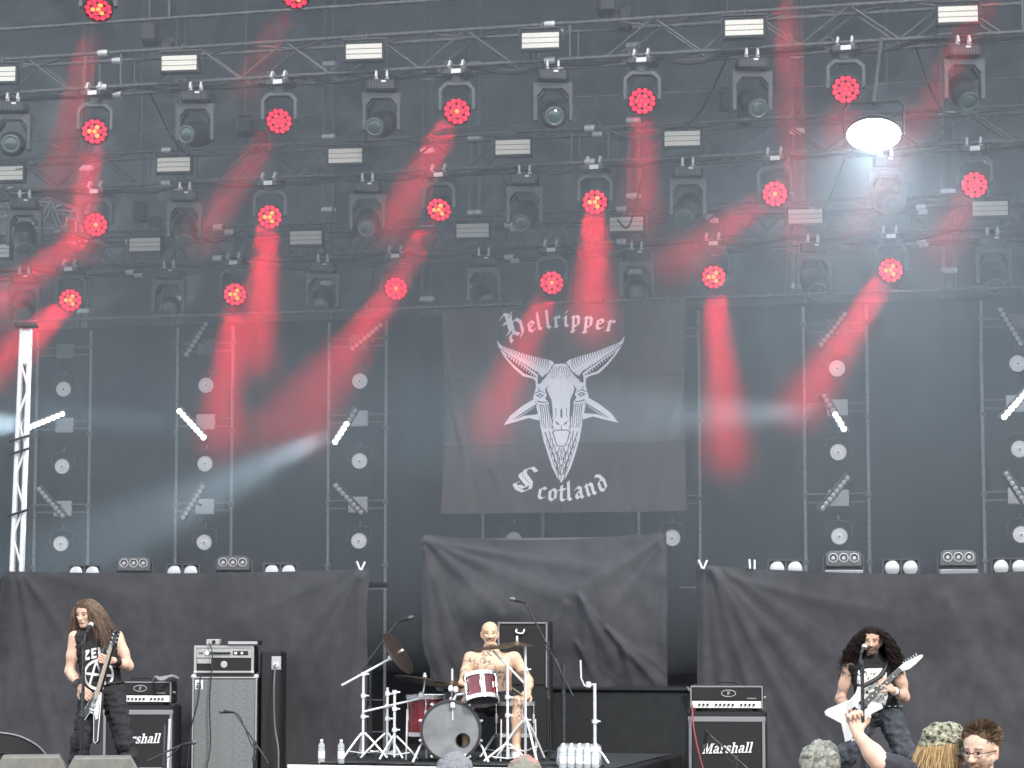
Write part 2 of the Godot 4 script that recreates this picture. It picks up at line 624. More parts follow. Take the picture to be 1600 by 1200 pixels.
# beam lamps that are switched off: row, x, height of the base, turn of the head
var SPOTS := [
	[1, -4.64, 0.10], [1, -2.37, -0.35], [1, -0.16, -0.3], [1, 1.80, 0.05], [1, 3.99, 0.2], [1, 6.22, 0.1],
	[2, -5.40, 0.2], [2, -3.28, 0.1], [2, -0.95, 0.0], [2, 0.98, -0.2], [2, 2.92, -0.3], [2, 5.19, 0.1],
	[3, -6.22, 0.1], [3, -4.19, 0.1], [3, -2.10, -0.1], [3, 0.01, 0.2], [3, 1.95, 0.0], [3, 4.11, 0.1], [3, 6.23, -0.1],
]
var PANELS := [
	[1, -4.77], [1, -2.53], [1, -0.33], [1, 1.69], [1, 3.93], [1, 6.18],
	[2, -5.59], [2, -3.38], [2, -1.19], [2, 0.87], [2, 2.88],
	[3, -6.60], [3, -4.48], [3, -2.29], [3, -0.10], [3, 1.85], [3, 4.04], [3, 6.22],
]
const CHORD_Y := [9.82, 8.93, 8.15, 7.47]
const CHORD_Z := [-24.0, -26.0, -27.9, -29.6]


func hook_clamp():
	# the aluminium hook that holds a lamp to a chord, with its wing nut
	var s := Shape.new()
	var arc := []
	for k in 8:
		var a := -0.6 + k * 0.62
		arc.append(Vector3(0, 0.055 + 0.042 * sin(a), 0.042 * cos(a)))
	s.tube(arc, 0.014, 6)
	s.box(Vector3(0, 0.006, 0), Vector3(0.045, 0.03, 0.05), 0.006)
	s.tube([Vector3(0, 0.03, 0.05), Vector3(0, 0.03, 0.085)], 0.012, 6)
	return s.mesh()


func build_rig():
	var truss_words := ["", "front lattice truss of grey tube carrying the first row of lamps", "middle lattice truss of grey tube carrying the second row of lamps", "rear lattice truss of grey tube just above the banner"]
	for r in [1, 2, 3]:
		var t = thing("lattice_truss", truss_words[r], "truss", Vector3(0.8, CHORD_Y[r], CHORD_Z[r]), 0.0, "lighting trusses")
		truss_mesh_parts(t, 18.0, 0.40, 0.40, 1.03, 0.024, 0.0125, M.alu)
		# the bundle of lamp cables lashed along the chord, sagging between ties
		var run := []
		for k in 37:
			var x := -9.0 + k * 0.5
			run.append(Vector3(x, -0.035 - (0.05 if k % 2 else 0.0) - 0.03 * sin(k * 1.7), -0.05))
		part(t, "cable_bundle", tube(soft(run, 3), 0.022, 6), M.cable)
	var t0 = thing("lighting_bar", "long straight pipe above the front truss at the top edge", "pipe", Vector3(0.8, 9.82, -24.0))
	part(t0, "pipe", rod(Vector3(-9, 0, 0), Vector3(9, 0, 0), 0.025, 10), M.alu)
	for x in [-8.0, -4.0, 0.0, 4.0, 8.0]:
		part(t0, "hanger", rod(Vector3(x, 0, 0), Vector3(x, 2.4, 0), 0.012, 6), M.steel_dark)
	var t1 = thing("roof_pipe", "thin pipe crossing the top left corner above the front truss", "pipe", Vector3(0.8, 9.42, -25.0))
	part(t1, "pipe", rod(Vector3(-9, 0, 0), Vector3(9, 0, 0), 0.02, 10), M.alu)
	for x in [-7.0, -3.1, 1.4, 6.2]:
		part(t1, "strut", rod(Vector3(x, 0, 0), Vector3(x, 2.8, 0), 0.014, 6), M.alu)
	var t2 = thing("backdrop_pipe", "thin horizontal pipe that the banner hangs from", "pipe", Vector3(0.8, 6.70, -29.3))
	part(t2, "pipe", rod(Vector3(-9, 0, 0), Vector3(9, 0, 0), 0.02, 10), M.alu)
	for x in [-8.2, -5.0, -2.2, 0.4, 3.0, 5.6, 8.2]:
		part(t2, "hanger", rod(Vector3(x, 0, 0), Vector3(x, 0.78, -0.3), 0.008, 6), M.steel_dark)
	# a finer lattice girder further back, half lost in the smoke
	var t3 = thing("lattice_girder", "fine dark lattice girder behind the rear truss", "truss", Vector3(0.8, 7.55, -31.0))
	truss_mesh_parts(t3, 17.0, 0.42, 0.3, 0.52, 0.022, 0.011, M.steel_dark)

	build_wash()
	build_spots()
	build_panels()
	build_big_lamp()
	build_roof_clutter()


func build_wash():
	var clamp = hook_clamp()
	var base = Shape.new().box(Vector3(0, 0.415, 0), Vector3(0.29, 0.075, 0.26), 0.02).mesh()
	var label = box(Vector3(0.11, 0.05, 0.006), 0.002)
	var foot_cap = box(Vector3(0.05, 0.066, 0.27), 0.012)
	# the yoke: two arms with cut corners under a bridge
	var ys := Shape.new()
	var yoke_poly := PackedVector2Array([Vector2(-0.205, 0.0), Vector2(-0.205, 0.24), Vector2(-0.13, 0.315), Vector2(0.13, 0.315), Vector2(0.205, 0.24), Vector2(0.205, 0.0), Vector2(0.165, 0.0), Vector2(0.165, 0.215), Vector2(0.105, 0.268), Vector2(-0.105, 0.268), Vector2(-0.165, 0.215), Vector2(-0.165, 0.0)])
	ys.prism(yoke_poly, 0.11, Transform3D.IDENTITY, 0.008)
	ys.lathe([[0.07, 0.31], [0.07, 0.385]], Transform3D.IDENTITY, 14)
	var yoke = ys.mesh()
	var turn_z := Transform3D(Basis(Vector3.RIGHT, PI / 2), Vector3.ZERO)
	var body = Shape.new().lathe([[0.0, -0.24], [0.07, -0.235], [0.105, -0.20], [0.13, -0.10], [0.155, -0.03], [0.158, 0.03], [0.15, 0.036]], turn_z, 28).mesh()
	var ring = Shape.new().lathe([[0.158, 0.0], [0.161, 0.045], [0.150, 0.05], [0.148, 0.03]], turn_z, 28).mesh()
	var plate = Shape.new().lathe([[0.149, 0.028], [0.0, 0.031]], turn_z, 28).mesh()
	# one lens of the head: a shallow dome
	var dome := Shape.new()
	dome.lathe([[0.028, 0.0], [0.0, 0.011]], turn_z, 6)
	var cell = dome.mesh()
	var cable = tube(soft([Vector3(-0.13, 0.42, -0.02), Vector3(-0.20, 0.44, 0.0), Vector3(-0.24, 0.52, 0.01), Vector3(-0.16, 0.57, 0.0), Vector3(-0.12, 0.5, 0.02)], 5), 0.007, 5)
	var count := [0, 0, 0, 0]
	for w in WASH:
		var r: int = w[0]
		var p: Vector3 = w[1]
		var q: Vector3 = w[2]
		var text := "red glowing round moving lamp, %s on the %s" % [NTH[count[r]], ROWS[r]]
		var t = thing("moving_wash_lamp", text, "stage lamp", p, 0.0, "red moving wash lamps")
		count[r] += 1
		var lift: float = CHORD_Y[r] - p.y - 0.5
		var d := (q - p).normalized()
		var pan := atan2(d.x, d.z)
		var b := part(t, "base", base, M.yoke, at(0, lift, 0))
		part(b, "label", label, M.white_label, at(0.02, 0.415, 0.133))
		for s in [-1, 1]:
			part(b, "end_cap", foot_cap, M.fixture, at(s * 0.135, 0.415, 0))
			part(t, "clamp", clamp, M.bright_alu, at(s * 0.075, 0.455 + lift, 0.03))
		part(t, "cable", cable, M.cable_grey, at(0, lift, 0))
		if lift > 0.01:
			part(t, "stem", rod(Vector3(0, 0.31, 0), Vector3(0, 0.39 + lift, 0), 0.05, 10), M.fixture)
		part(t, "yoke", yoke, M.wash_yoke, Transform3D(Basis(Vector3.UP, pan), Vector3.ZERO))
		var head := part(t, "head", body, M.fixture, aimed(Vector3.ZERO, d))
		part(head, "bezel", ring, M.fixture)
		part(head, "lens_plate", plate, M.led_plate)
		var hot: bool = w[3] >= 260 or r == 0
		for k in 19:
			var rr := 0.0 if k == 0 else (0.058 if k < 7 else 0.117)
			var a := 0.0 if k == 0 else (TAU * (k - 1) / 6.0 if k < 7 else TAU * (k - 7) / 12.0 + 0.26)
			var m = M.led_hot if (k == 0 and w[3] > 150) or (hot and k < 7 and k % 2 == 0) else M.led_red
			part(head, "led_lens", cell, m, at(rr * cos(a), rr * sin(a), 0.031))
		var s := SpotLight3D.new()
		s.name = "beam"
		s.light_color = Color(1.0, 0.10, 0.19)
		s.light_energy = w[3] * 2.5 * (0.7 if r == 0 else 1.0)
		s.light_size = 0.14
		s.spot_angle = 2.1
		s.spot_angle_attenuation = 0.35
		s.spot_range = 24.0
		s.spot_attenuation = 2.0
		s.shadow_enabled = true
		t.add_child(s)
		s.transform = Transform3D(Basis.looking_at(d, Vector3.UP), d * 0.06)


func build_spots():
	var clamp = hook_clamp()
	var base = Shape.new().box(Vector3(0, 0, 0), Vector3(0.34, 0.13, 0.27), 0.025).mesh()
	var rib = box(Vector3(0.012, 0.10, 0.006), 0.002)
	var knob = Shape.new().lathe([[0.0, 0.0], [0.022, 0.004], [0.022, 0.03], [0.0, 0.034]], Transform3D(Basis(Vector3.FORWARD, -PI / 2), Vector3.ZERO), 8).mesh()
	var poly := PackedVector2Array([Vector2(-0.215, -0.50), Vector2(-0.215, -0.07), Vector2(0.215, -0.07), Vector2(0.215, -0.50), Vector2(0.165, -0.50), Vector2(0.165, -0.22), Vector2(0.105, -0.145), Vector2(-0.105, -0.145), Vector2(-0.165, -0.22), Vector2(-0.165, -0.50)])
	var yoke = Shape.new().prism(poly, 0.12, Transform3D.IDENTITY, 0.012).mesh()
	var gusset = Shape.new().prism(PackedVector2Array([Vector2(-0.165, -0.26), Vector2(-0.155, -0.24), Vector2(-0.10, -0.165), Vector2(-0.085, -0.165), Vector2(-0.15, -0.27)]), 0.13, Transform3D.IDENTITY, 0.004).mesh()
	var turn_z := Transform3D(Basis(Vector3.RIGHT, PI / 2), Vector3.ZERO)
	var body = Shape.new().lathe([[0.0, -0.22], [0.10, -0.21], [0.135, -0.17], [0.148, -0.06], [0.148, 0.06], [0.125, 0.12], [0.105, 0.20], [0.100, 0.22], [0.082, 0.225]], turn_z, 20).mesh()
	var rim = Shape.new().lathe([[0.103, 0.19], [0.106, 0.228], [0.090, 0.234], [0.074, 0.222]], turn_z, 20).mesh()
	var glass = Shape.new().lathe([[0.076, 0.223], [0.055, 0.236], [0.025, 0.243], [0.0, 0.245]], turn_z, 20).mesh()
	var count := [0, 0, 0, 0]
	for w in SPOTS:
		var r: int = w[0]
		var text := "dark switched-off moving lamp with square yoke, %s on the %s" % [NTH[count[r]], ROWS[r]]
		var t = thing("moving_spot_lamp", text, "stage lamp", Vector3(w[1], CHORD_Y[r] - 0.19, CHORD_Z[r] + 0.02), 0.27 + 0.1 * w[2], "dark moving spot lamps")
		count[r] += 1
		var b := part(t, "base", base, M.fixture)
		for k in 9:
			part(b, "fin", rib, M.yoke, at(-0.12 + k * 0.03, 0, 0.137))
		for s in [-1, 1]:
			part(t, "clamp", clamp, M.bright_alu, at(s * 0.06, 0.075, 0.02))
			part(b, "knob", knob, M.yoke, Transform3D(Basis(Vector3.UP, PI if s < 0 else 0.0), Vector3(s * 0.17, -0.02, 0.08)))
		part(b, "badge", box(Vector3(0.05, 0.022, 0.006), 0.002), M.white_label, at(0.03, 0.035, 0.138))
		var y := part(t, "yoke", yoke, M.yoke)
		part(y, "gusset", gusset, M.fixture)
		part(y, "gusset", gusset, M.fixture, Transform3D(Basis.from_scale(Vector3(-1, 1, 1)), Vector3.ZERO))
		var tilt: float = 0.5 + 0.35 * sin(w[1] * 3.1)
		var head := part(t, "head", body, M.fixture, Transform3D(Basis(Vector3.UP, w[2]) * Basis(Vector3.RIGHT, tilt), Vector3(0, -0.42, 0)))
		part(head, "bezel", rim, M.lens_ring)
		part(head, "lens", glass, M.lens)


func build_panels():
	var shell = box(Vector3(0.46, 0.235, 0.10), 0.012)
	var strip = box(Vector3(0.405, 0.052, 0.012), 0.003)
	var bar = box(Vector3(0.50, 0.022, 0.05), 0.006)
	var ear = box(Vector3(0.014, 0.15, 0.03), 0.003)
	var clamp = hook_clamp()
	var rise := [0.0, 0.19, 0.19, 0.19]
	var count := [0, 0, 0, 0]
	for w in PANELS:
		var r: int = w[0]
		var t = thing("strobe_panel", "white three-strip strobe panel, %s on the %s" % [NTH[count[r]], ROWS[r]], "strobe light", Vector3(w[1], CHORD_Y[r] + rise[r], CHORD_Z[r] + 0.11), 0.12, "white strobe panels")
		count[r] += 1
		var h := part(t, "housing", shell, M.fixture)
		for k in 3:
			part(h, "light_strip", strip, M.phosphor, at(0, 0.058 * (k - 1), 0.052))
		part(t, "bracket", bar, M.yoke, at(0, 0.15, -0.01))
		for s in [-1, 1]:
			part(t, "bracket_arm", ear, M.yoke, at(s * 0.243, 0.075, -0.01))
		part(t, "clamp", clamp, M.alu, at(0, 0.14, -0.10))


func build_big_lamp():
	# the lamp that dazzles the camera: a white flood hung under the front truss, tipped down
	var p := Vector3(5.37, 7.79, -25.2)
	var t = thing("white_flood_lamp", "dazzling white oval flood lamp hanging under the right of the front truss", "stage lamp", p)
	var tip := Transform3D(Basis(Vector3.UP, 0.11) * Basis(Vector3.RIGHT, 1.12), Vector3.ZERO)
	var turn_z := Transform3D(Basis(Vector3.RIGHT, PI / 2), Vector3.ZERO)
	var head := part(t, "head", Shape.new().lathe([[0.0, -0.09], [0.16, -0.085], [0.22, -0.06], [0.272, -0.01], [0.280, 0.030], [0.270, 0.034]], turn_z, 32).mesh(), M.fixture, tip)
	part(head, "lens_light", Shape.new().lathe([[0.272, 0.03], [0.0, 0.06]], turn_z, 32).mesh(), M.lamp_white)
	var arm := PackedVector2Array([Vector2(-0.312, -0.04), Vector2(-0.312, 0.26), Vector2(-0.26, 0.32), Vector2(0.26, 0.32), Vector2(0.312, 0.26), Vector2(0.312, -0.04), Vector2(0.292, -0.04), Vector2(0.292, 0.25), Vector2(0.25, 0.30), Vector2(-0.25, 0.30), Vector2(-0.292, 0.25), Vector2(-0.292, -0.04)])
	part(t, "yoke", Shape.new().prism(arm, 0.06, Transform3D.IDENTITY, 0.004).mesh(), M.fixture)
	part(t, "drop_arm", rod(Vector3(0, 0.30, 0), Vector3(0.0, 1.16, -0.8), 0.022, 8), M.alu)
	var s := SpotLight3D.new()
	s.name = "flood"
	s.light_color = Color(0.94, 0.97, 1.0)
	s.light_energy = 9.0
	s.light_size = 0.26
	s.spot_angle = 80.0
	s.spot_angle_attenuation = 0.6
	s.spot_range = 30.0
	s.spot_attenuation = 2.0
	s.shadow_enabled = true
	t.add_child(s)
	s.transform = Transform3D(tip.basis * Basis(Vector3.UP, PI), tip.basis * Vector3(0, 0, 0.1))


func build_roof_clutter():
	# scaffold legs at the back of the stage house
	var k := 0
	for x in [-6.3, -4.9, -2.75, -1.36, -0.70, 1.45, 3.6, 5.5, 7.2]:
		var t = thing("scaffold_leg", "pair of grey upright scaffold tubes against the rear tarpaulin, %s" % NTH[k], "scaffold", Vector3(x, 6.5, -31.45), 0.0, "rear scaffold legs")
		for s in [0.0, 0.13]:
			part(t, "tube", rod(Vector3(s, 0, 0), Vector3(s, 5.6, 0), 0.026, 8), M.alu)
		for y in [0.6, 1.6, 2.6, 3.6]:
			part(t, "coupler", box(Vector3(0.19, 0.07, 0.09), 0.015), M.bright_alu, at(0.065, y + 0.13 * (k % 3), 0.0))
		k += 1
	# ladder trusses that run from front to back along both sides
	for s in [[-5.75, "left"], [8.3, "right"]]:
		var t = thing("lattice_truss", "pale lattice truss running front to back high on the %s side" % s[1], "truss", Vector3(s[0], 7.95, -27.6), PI / 2, "side trusses")
		truss_mesh_parts(t, 7.0, 0.34, 0.34, 0.7, 0.024, 0.0125, M.bright_alu)
	# chain hoists that carry the trusses
	k = 0
	for p in [Vector3(-3.05, 9.45, -26.2), Vector3(2.35, 9.45, -26.2), Vector3(-2.6, 8.72, -28.1), Vector3(3.35, 8.72, -28.1), Vector3(-4.7, 8.02, -29.8), Vector3(5.0, 8.02, -29.8)]:
		var t = thing("chain_hoist", "black chain hoist above the %s, on the %s" % [ROWS[1 + k / 2], "left" if k % 2 == 0 else "right"], "hoist", p, 0.3, "chain hoists")
		part(t, "motor", box(Vector3(0.20, 0.24, 0.30), 0.03, Vector3(0, 0.12, 0)), M.black)
		part(t, "chain", rod(Vector3(0, 0.22, 0), Vector3(0, 3.6, 0), 0.012, 6), M.alu)
		part(t, "hook", tube(soft([Vector3(0, 0, 0), Vector3(0.03, -0.05, 0), Vector3(0, -0.10, 0), Vector3(-0.03, -0.06, 0)], 4), 0.011, 6), M.alu)
		part(t, "chain_bag", box(Vector3(0.16, 0.26, 0.16), 0.03, Vector3(0.2, -0.06, 0)), M.rubber)
		k += 1
	# cables that hang in loops from truss to truss
	var rng := RandomNumberGenerator.new()
	rng.seed = 5
	for i in 12:
		var x := -5.0 + i * 1.08 + rng.randf_range(-0.3, 0.3)
		var a := Vector3(x, 8.92, -26.35)
		var b := Vector3(x + rng.randf_range(-1.2, 1.2), 8.5, -27.9)
		if i % 2:
			a = Vector3(x, 8.15, -28.25)
			b = Vector3(x + rng.randf_range(-1.0, 1.0), 7.82, -29.6)
		var mid := (a + b) / 2 - Vector3(0, rng.randf_range(0.15, 0.45), 0)
		whole("hanging_cable", tube(soft([a, a.lerp(mid, 0.6) - Vector3(0, 0.06, 0), mid, b.lerp(mid, 0.6) - Vector3(0, 0.06, 0), b], 4), 0.012, 6), M.cable_grey if i % 3 == 0 else M.cable, "lamp cable slung behind the %s, %s of six" % [["front truss", "middle truss"][i % 2], NTH[i / 2]], "cable", Vector3.ZERO, 0.0, "slung lamp cables")
	# guy wires of the roof
	var wires := [[Vector3(-6.0, 8.62, -27.5), Vector3(-1.0, 8.85, -27.5)], [Vector3(-4.9, 8.15, -26.6), Vector3(2.0, 8.42, -26.6)], [Vector3(1.5, 8.62, -26.5), Vector3(7.4, 8.55, -26.5)]]
	k = 0
	for w in wires:
		whole("guy_wire", rod(w[0], w[1], 0.008, 5), M.alu, "thin steel guy wire crossing behind the %s" % ["leftmost lamps", "lamps left of centre", "dazzling white lamp"][k], "wire")
		k += 1


# ---------------------------------------------------------------- ladder towers
const TOWER_X := [-5.93, -3.93, -1.84, 0.22, 2.21, 4.28, 6.42]
func build_towers():
	var words := ["leftmost ladder tower", "second ladder tower from the left", "ladder tower just left of the banner", "ladder tower behind the left of the banner", "ladder tower behind the right edge of the banner", "second ladder tower from the right", "rightmost ladder tower"]
	var turn_z := Transform3D(Basis(Vector3.RIGHT, PI / 2), Vector3.ZERO)
	var can = Shape.new().lathe([[0.0, -0.20], [0.06, -0.19], [0.085, -0.13], [0.108, 0.0], [0.112, 0.04], [0.100, 0.045], [0.096, 0.02]], turn_z, 24).mesh()
	var reflector = Shape.new().lathe([[0.099, 0.034], [0.085, 0.044], [0.072, 0.030], [0.058, 0.046], [0.045, 0.034], [0.030, 0.05], [0.0, 0.053]], turn_z, 24).mesh()
	var pip = Shape.new().lathe([[0.013, 0.05], [0.010, 0.058], [0.0, 0.06]], turn_z, 10).mesh()
	var u := []
	for k in 13:
		var a := PI * k / 12.0
		u.append(Vector3(0.155 * cos(a), 0.12 + 0.07 * sin(a) if k > 0 and k < 12 else 0.0, -0.01))
	u[0] = Vector3(0.155, 0, -0.01)
	u[12] = Vector3(-0.155, 0, -0.01)
	var yoke = tube(u, 0.010, 6)
	var coupler = box(Vector3(0.07, 0.05, 0.07), 0.012)
	for i in 7:
		var x: float = TOWER_X[i]
		var t = thing("ladder_tower", "%s with two thin upright poles and rungs" % words[i], "tower", Vector3(x, 1.25, -30.2), 0.0, "lamp towers at the back")
		for s in [-0.385, 0.385]:
			part(t, "pole", rod(Vector3(s, 0, 0), Vector3(s, 5.42, 0), 0.021, 8), M.pole_alu)
			for y in [2.3, 3.1, 4.05, 5.2]:
				part(t, "coupler", coupler, M.alu, at(s, y, 0))
		for y in [0.6, 2.0, 3.02, 3.12, 4.12, 4.22, 5.1, 5.2]:
			for s in [[-0.385, -0.12], [0.12, 0.385]]:
				part(t, "rung", rod(Vector3(s[0], y, 0), Vector3(s[1], y, 0), 0.014, 6), M.alu)
		part(t, "rung", rod(Vector3(-0.385, 0.2, 0), Vector3(0.385, 0.2, 0), 0.016, 6), M.alu)
		for y in [3.07, 4.17, 5.15]:
			part(t, "bracket", box(Vector3(0.25, 0.20, 0.05), 0.01), M.plate_grey if y < 5 else M.yoke, at(0.02, y, 0.0))
		# round lamps on the tower
		var levels := [["upper", 5.875], ["middle", 4.86], ["lower", 3.85]]
		for lv in levels:
			if (i == 3 or i == 4) and lv[0] != "lower":
				continue
			var lx: float = x + 0.11 if i < 3 else x + 0.05
			if i == 3:
				lx = 0.29
			elif i == 4:
				lx = 2.29
			var text := "round grey lamp, %s one on the %s" % [lv[0], words[i]]
			if i == 3 or i == 4:
				text = "round grey lamp peeping over the top %s of the middle drape" % ("edge" if i == 3 else "right corner")
			var l = thing("round_lamp", text, "stage lamp", Vector3(lx, lv[1], -29.98), 0.22, "round lamps on the towers")
			var c := part(l, "can", can, M.fixture, Transform3D(Basis(Vector3.RIGHT, 0.06), Vector3.ZERO))
			part(c, "lens", reflector, M.frosted)
			part(c, "bulb_cap", pip, M.dark_center)
			part(l, "yoke", yoke, M.steel_dark)
			part(l, "bolt", rod(Vector3(0, 0.19, -0.01), Vector3(0, 0.25, -0.12), 0.014, 6), M.alu)
	build_bars()
	build_deck_lamps()


# lit pixel bars and dark ones: x, y, tilt in degrees, half of the lamps lit, beam (toward), energy, words
func build_bars():
	var bars := [
		[-6.0, 5.45, 22.0, 8, Vector3(-1.0, -0.16, 0.75), 150.0, "lit white pixel bar throwing its beam left, on the leftmost tower"],
		[-3.96, 5.36, -47.0, 8, Vector3(-1.0, 0.05, 0.5), 14.0, "lit white pixel bar slanting down right on the second tower from the left"],
		[-1.88, 5.29, 58.0, 5, Vector3(-1.0, -0.62, 0.75), 65.0, "lit white pixel bar throwing a beam down left, beside the banner"],
		[4.30, 5.33, -60.0, 4, Vector3(-1.0, -0.05, 0.6), 45.0, "half-lit white pixel bar right of the banner"],
		[6.46, 5.40, 48.0, 8, Vector3(0.7, -0.4, 0.9), 50.0, "bright white pixel bar cut by the right edge of the picture"],
		[-3.91, 6.46, 58.0, 0, null, 0.0, "dark pixel bar slanting up right near the top of the second tower"],
		[-5.91, 4.38, -48.0, 0, null, 0.0, "dark pixel bar slanting down right low on the leftmost tower"],
		[-3.93, 4.36, 58.0, 0, null, 0.0, "dark pixel bar slanting up right low on the second tower"],
		[-1.83, 4.37, -46.0, 0, null, 0.0, "dark pixel bar slanting down right left of the banner's lower corner"],
		[4.30, 4.36, 50.0, 0, null, 0.0, "dark pixel bar slanting up right low on the tower right of the banner"],
		[6.44, 4.36, -58.0, 0, null, 0.0, "dark pixel bar slanting down right low on the rightmost tower"],
		[4.30, 6.33, 52.0, 0, null, 0.0, "dark pixel bar high on the tower right of the banner"],
		[6.40, 6.30, -60.0, 0, null, 0.0, "dark pixel bar high on the rightmost tower"],
		[-1.60, 6.42, 40.0, 0, null, 0.0, "dark pixel bar high on the tower beside the banner"],
	]
	var shell = box(Vector3(0.54, 0.085, 0.09), 0.014)
	var rail = box(Vector3(0.56, 0.012, 0.10), 0.004)
	var turn_z := Transform3D(Basis(Vector3.RIGHT, PI / 2), Vector3.ZERO)
	var cell = Shape.new().lathe([[0.033, 0.0], [0.0, 0.016]], turn_z, 6).mesh()
	for w in bars:
		var t = thing("pixel_bar", w[6], "stage light", Vector3(w[0], w[1], -29.85), 0.24, "pixel bars on the towers")
		var h := part(t, "housing", shell, M.fixture, Transform3D(Basis(Vector3.BACK, deg_to_rad(w[2])), Vector3.ZERO))
		part(h, "rail", rail, M.yoke, at(0, 0.048, 0))
		for k in 8:
			var lit: bool = w[3] > 0 and (k >= 8 - w[3] if w[2] < 0 else k < w[3])
			part(h, "led_lens", cell, M.bar_white if lit else M.bar_off, at(-0.231 + k * 0.066, 0, 0.045))
		part(t, "arm", rod(Vector3(0, 0, -0.05), Vector3(0.06, -0.02, -0.3), 0.016, 6), M.alu)
		if w[3] > 0:
			var s := SpotLight3D.new()
			s.name = "beam"
			s.light_color = Color(0.90, 0.97, 1.0)
			s.light_energy = w[5]
			s.light_size = 0.12
			s.spot_angle = 11.0
			s.spot_angle_attenuation = 1.0
			s.spot_range = 16.0
			s.spot_attenuation = 2.0
			s.shadow_enabled = true
			t.add_child(s)
			var d: Vector3 = (w[4] as Vector3).normalized()
			d = d.rotated(Vector3.UP, -0.24)
			s.transform = Transform3D(Basis.looking_at(d, Vector3.UP), Vector3(0, 0, 0.12) + d * 0.08)


func build_deck_lamps():
	# black decks behind the drapes, with floor lamps standing on them
	for s in [[-2.75, 4.7, "left"], [6.15, 5.0, "right"]]:
		var t = thing("black_deck", "black deck behind the %s drape, floor lamps standing on it" % s[2], "platform", Vector3(s[0], 1.25, -26.35), 0.0, "black decks")
		part(t, "top", box(Vector3(s[1], 0.06, 1.4), 0.01), M.black, at(0, 1.99, 0))
		for x in [-2.1, -0.8, 0.8, 2.1]:
			for z in [-0.6, 0.6]:
				part(t, "leg", rod(Vector3(x, 0, z), Vector3(x, 1.96, z), 0.024, 6), M.alu)
	var turn_z := Transform3D(Basis(Vector3.RIGHT, PI / 2), Vector3.ZERO)
	var frame := Shape.new()
	frame.prism(PackedVector2Array([Vector2(-0.19, -0.02), Vector2(-0.19, 0.165), Vector2(0.19, 0.165), Vector2(0.19, -0.02), Vector2(0.178, -0.02), Vector2(0.178, 0.153), Vector2(-0.178, 0.153), Vector2(-0.178, -0.02)]), 0.03)
	frame.box(Vector3(0, 0.07, 0), Vector3(0.014, 0.17, 0.03), 0.0)
	var frame_mesh = frame.mesh()
	var bowl = Shape.new().lathe([[0.02, -0.10], [0.06, -0.07], [0.082, 0.0], [0.084, 0.02], [0.076, 0.022]], turn_z, 20).mesh()
	var face = Shape.new().lathe([[0.076, 0.018], [0.05, 0.03], [0.02, 0.036], [0.0, 0.037]], turn_z, 20).mesh()
	var n := 0
	var spots := ["left of the three-eyed lamp above the long-haired guitarist", "above the amplifier stack on the left drape", "at the right end of the left drape", "at the left end of the right drape", "above the curly-haired guitarist", "at the right edge of the picture"]
	for x in [-3.59, -2.41, -1.26, 4.32, 5.51, 6.61]:
		var t = thing("twin_blinder", "twin round silver lamp %s" % spots[n], "stage lamp", Vector3(x, 3.30, -25.86), 0.2, "twin lamps on the decks")
		part(t, "frame", frame_mesh, M.yoke)
		part(t, "back_box", box(Vector3(0.34, 0.15, 0.10), 0.01, Vector3(0, 0.075, -0.06)), M.black)
		for s in [-1, 1]:
			var b := part(t, "bowl", bowl, M.fixture, at(s * 0.093, 0.068, 0))
			part(b, "lens", face, M.blinder_lens)
		part(t, "foot", box(Vector3(0.36, 0.02, 0.16), 0.004, Vector3(0, -0.008, 0)), M.black)
		n += 1
	var body := Shape.new()
	body.prism(PackedVector2Array([Vector2(-0.185, 0.0), Vector2(-0.185, 0.12), Vector2(-0.15, 0.155), Vector2(0.0, 0.165), Vector2(0.15, 0.155), Vector2(0.185, 0.12), Vector2(0.185, 0.0)]), 0.16, Transform3D.IDENTITY, 0.012)
	var body_mesh = body.mesh()
	var eye = Shape.new().lathe([[0.048, 0.0], [0.050, 0.016], [0.042, 0.018], [0.036, 0.004], [0.022, 0.008], [0.016, 0.012], [0.0, 0.013]], turn_z, 18).mesh()
	var pupil = Shape.new().lathe([[0.041, 0.012], [0.024, 0.004], [0.02, 0.008]], turn_z, 18).mesh()
	n = 0
	var where := ["above the long-haired guitarist", "above the tall bass cabinet", "left of the curly-haired guitarist", "near the right edge"]
	for x in [-3.0, -1.82, 4.91, 6.08]:
		var t = thing("three_eyed_lamp", "grey lamp with three round eyes, %s" % where[n], "stage lamp", Vector3(x, 3.28, -25.9), 0.2, "three-eyed floor lamps")
		part(t, "base", box(Vector3(0.39, 0.07, 0.24), 0.01, Vector3(0, 0.035, 0)), M.piping)
		var h := part(t, "head", body_mesh, M.yoke, Transform3D(Basis(Vector3.RIGHT, -0.12), Vector3(0, 0.10, 0)))
		for k in 3:
			part(h, "eye", eye, M.plate_grey, at((k - 1) * 0.108, 0.085, 0.078))
			part(h, "eye_lens", pupil, M.dark_center, at((k - 1) * 0.108, 0.085, 0.082))
		for s in [-1, 1]:
			part(t, "bracket", box(Vector3(0.018, 0.19, 0.06), 0.004, Vector3(s * 0.202, 0.13, 0)), M.yoke)
		n += 1


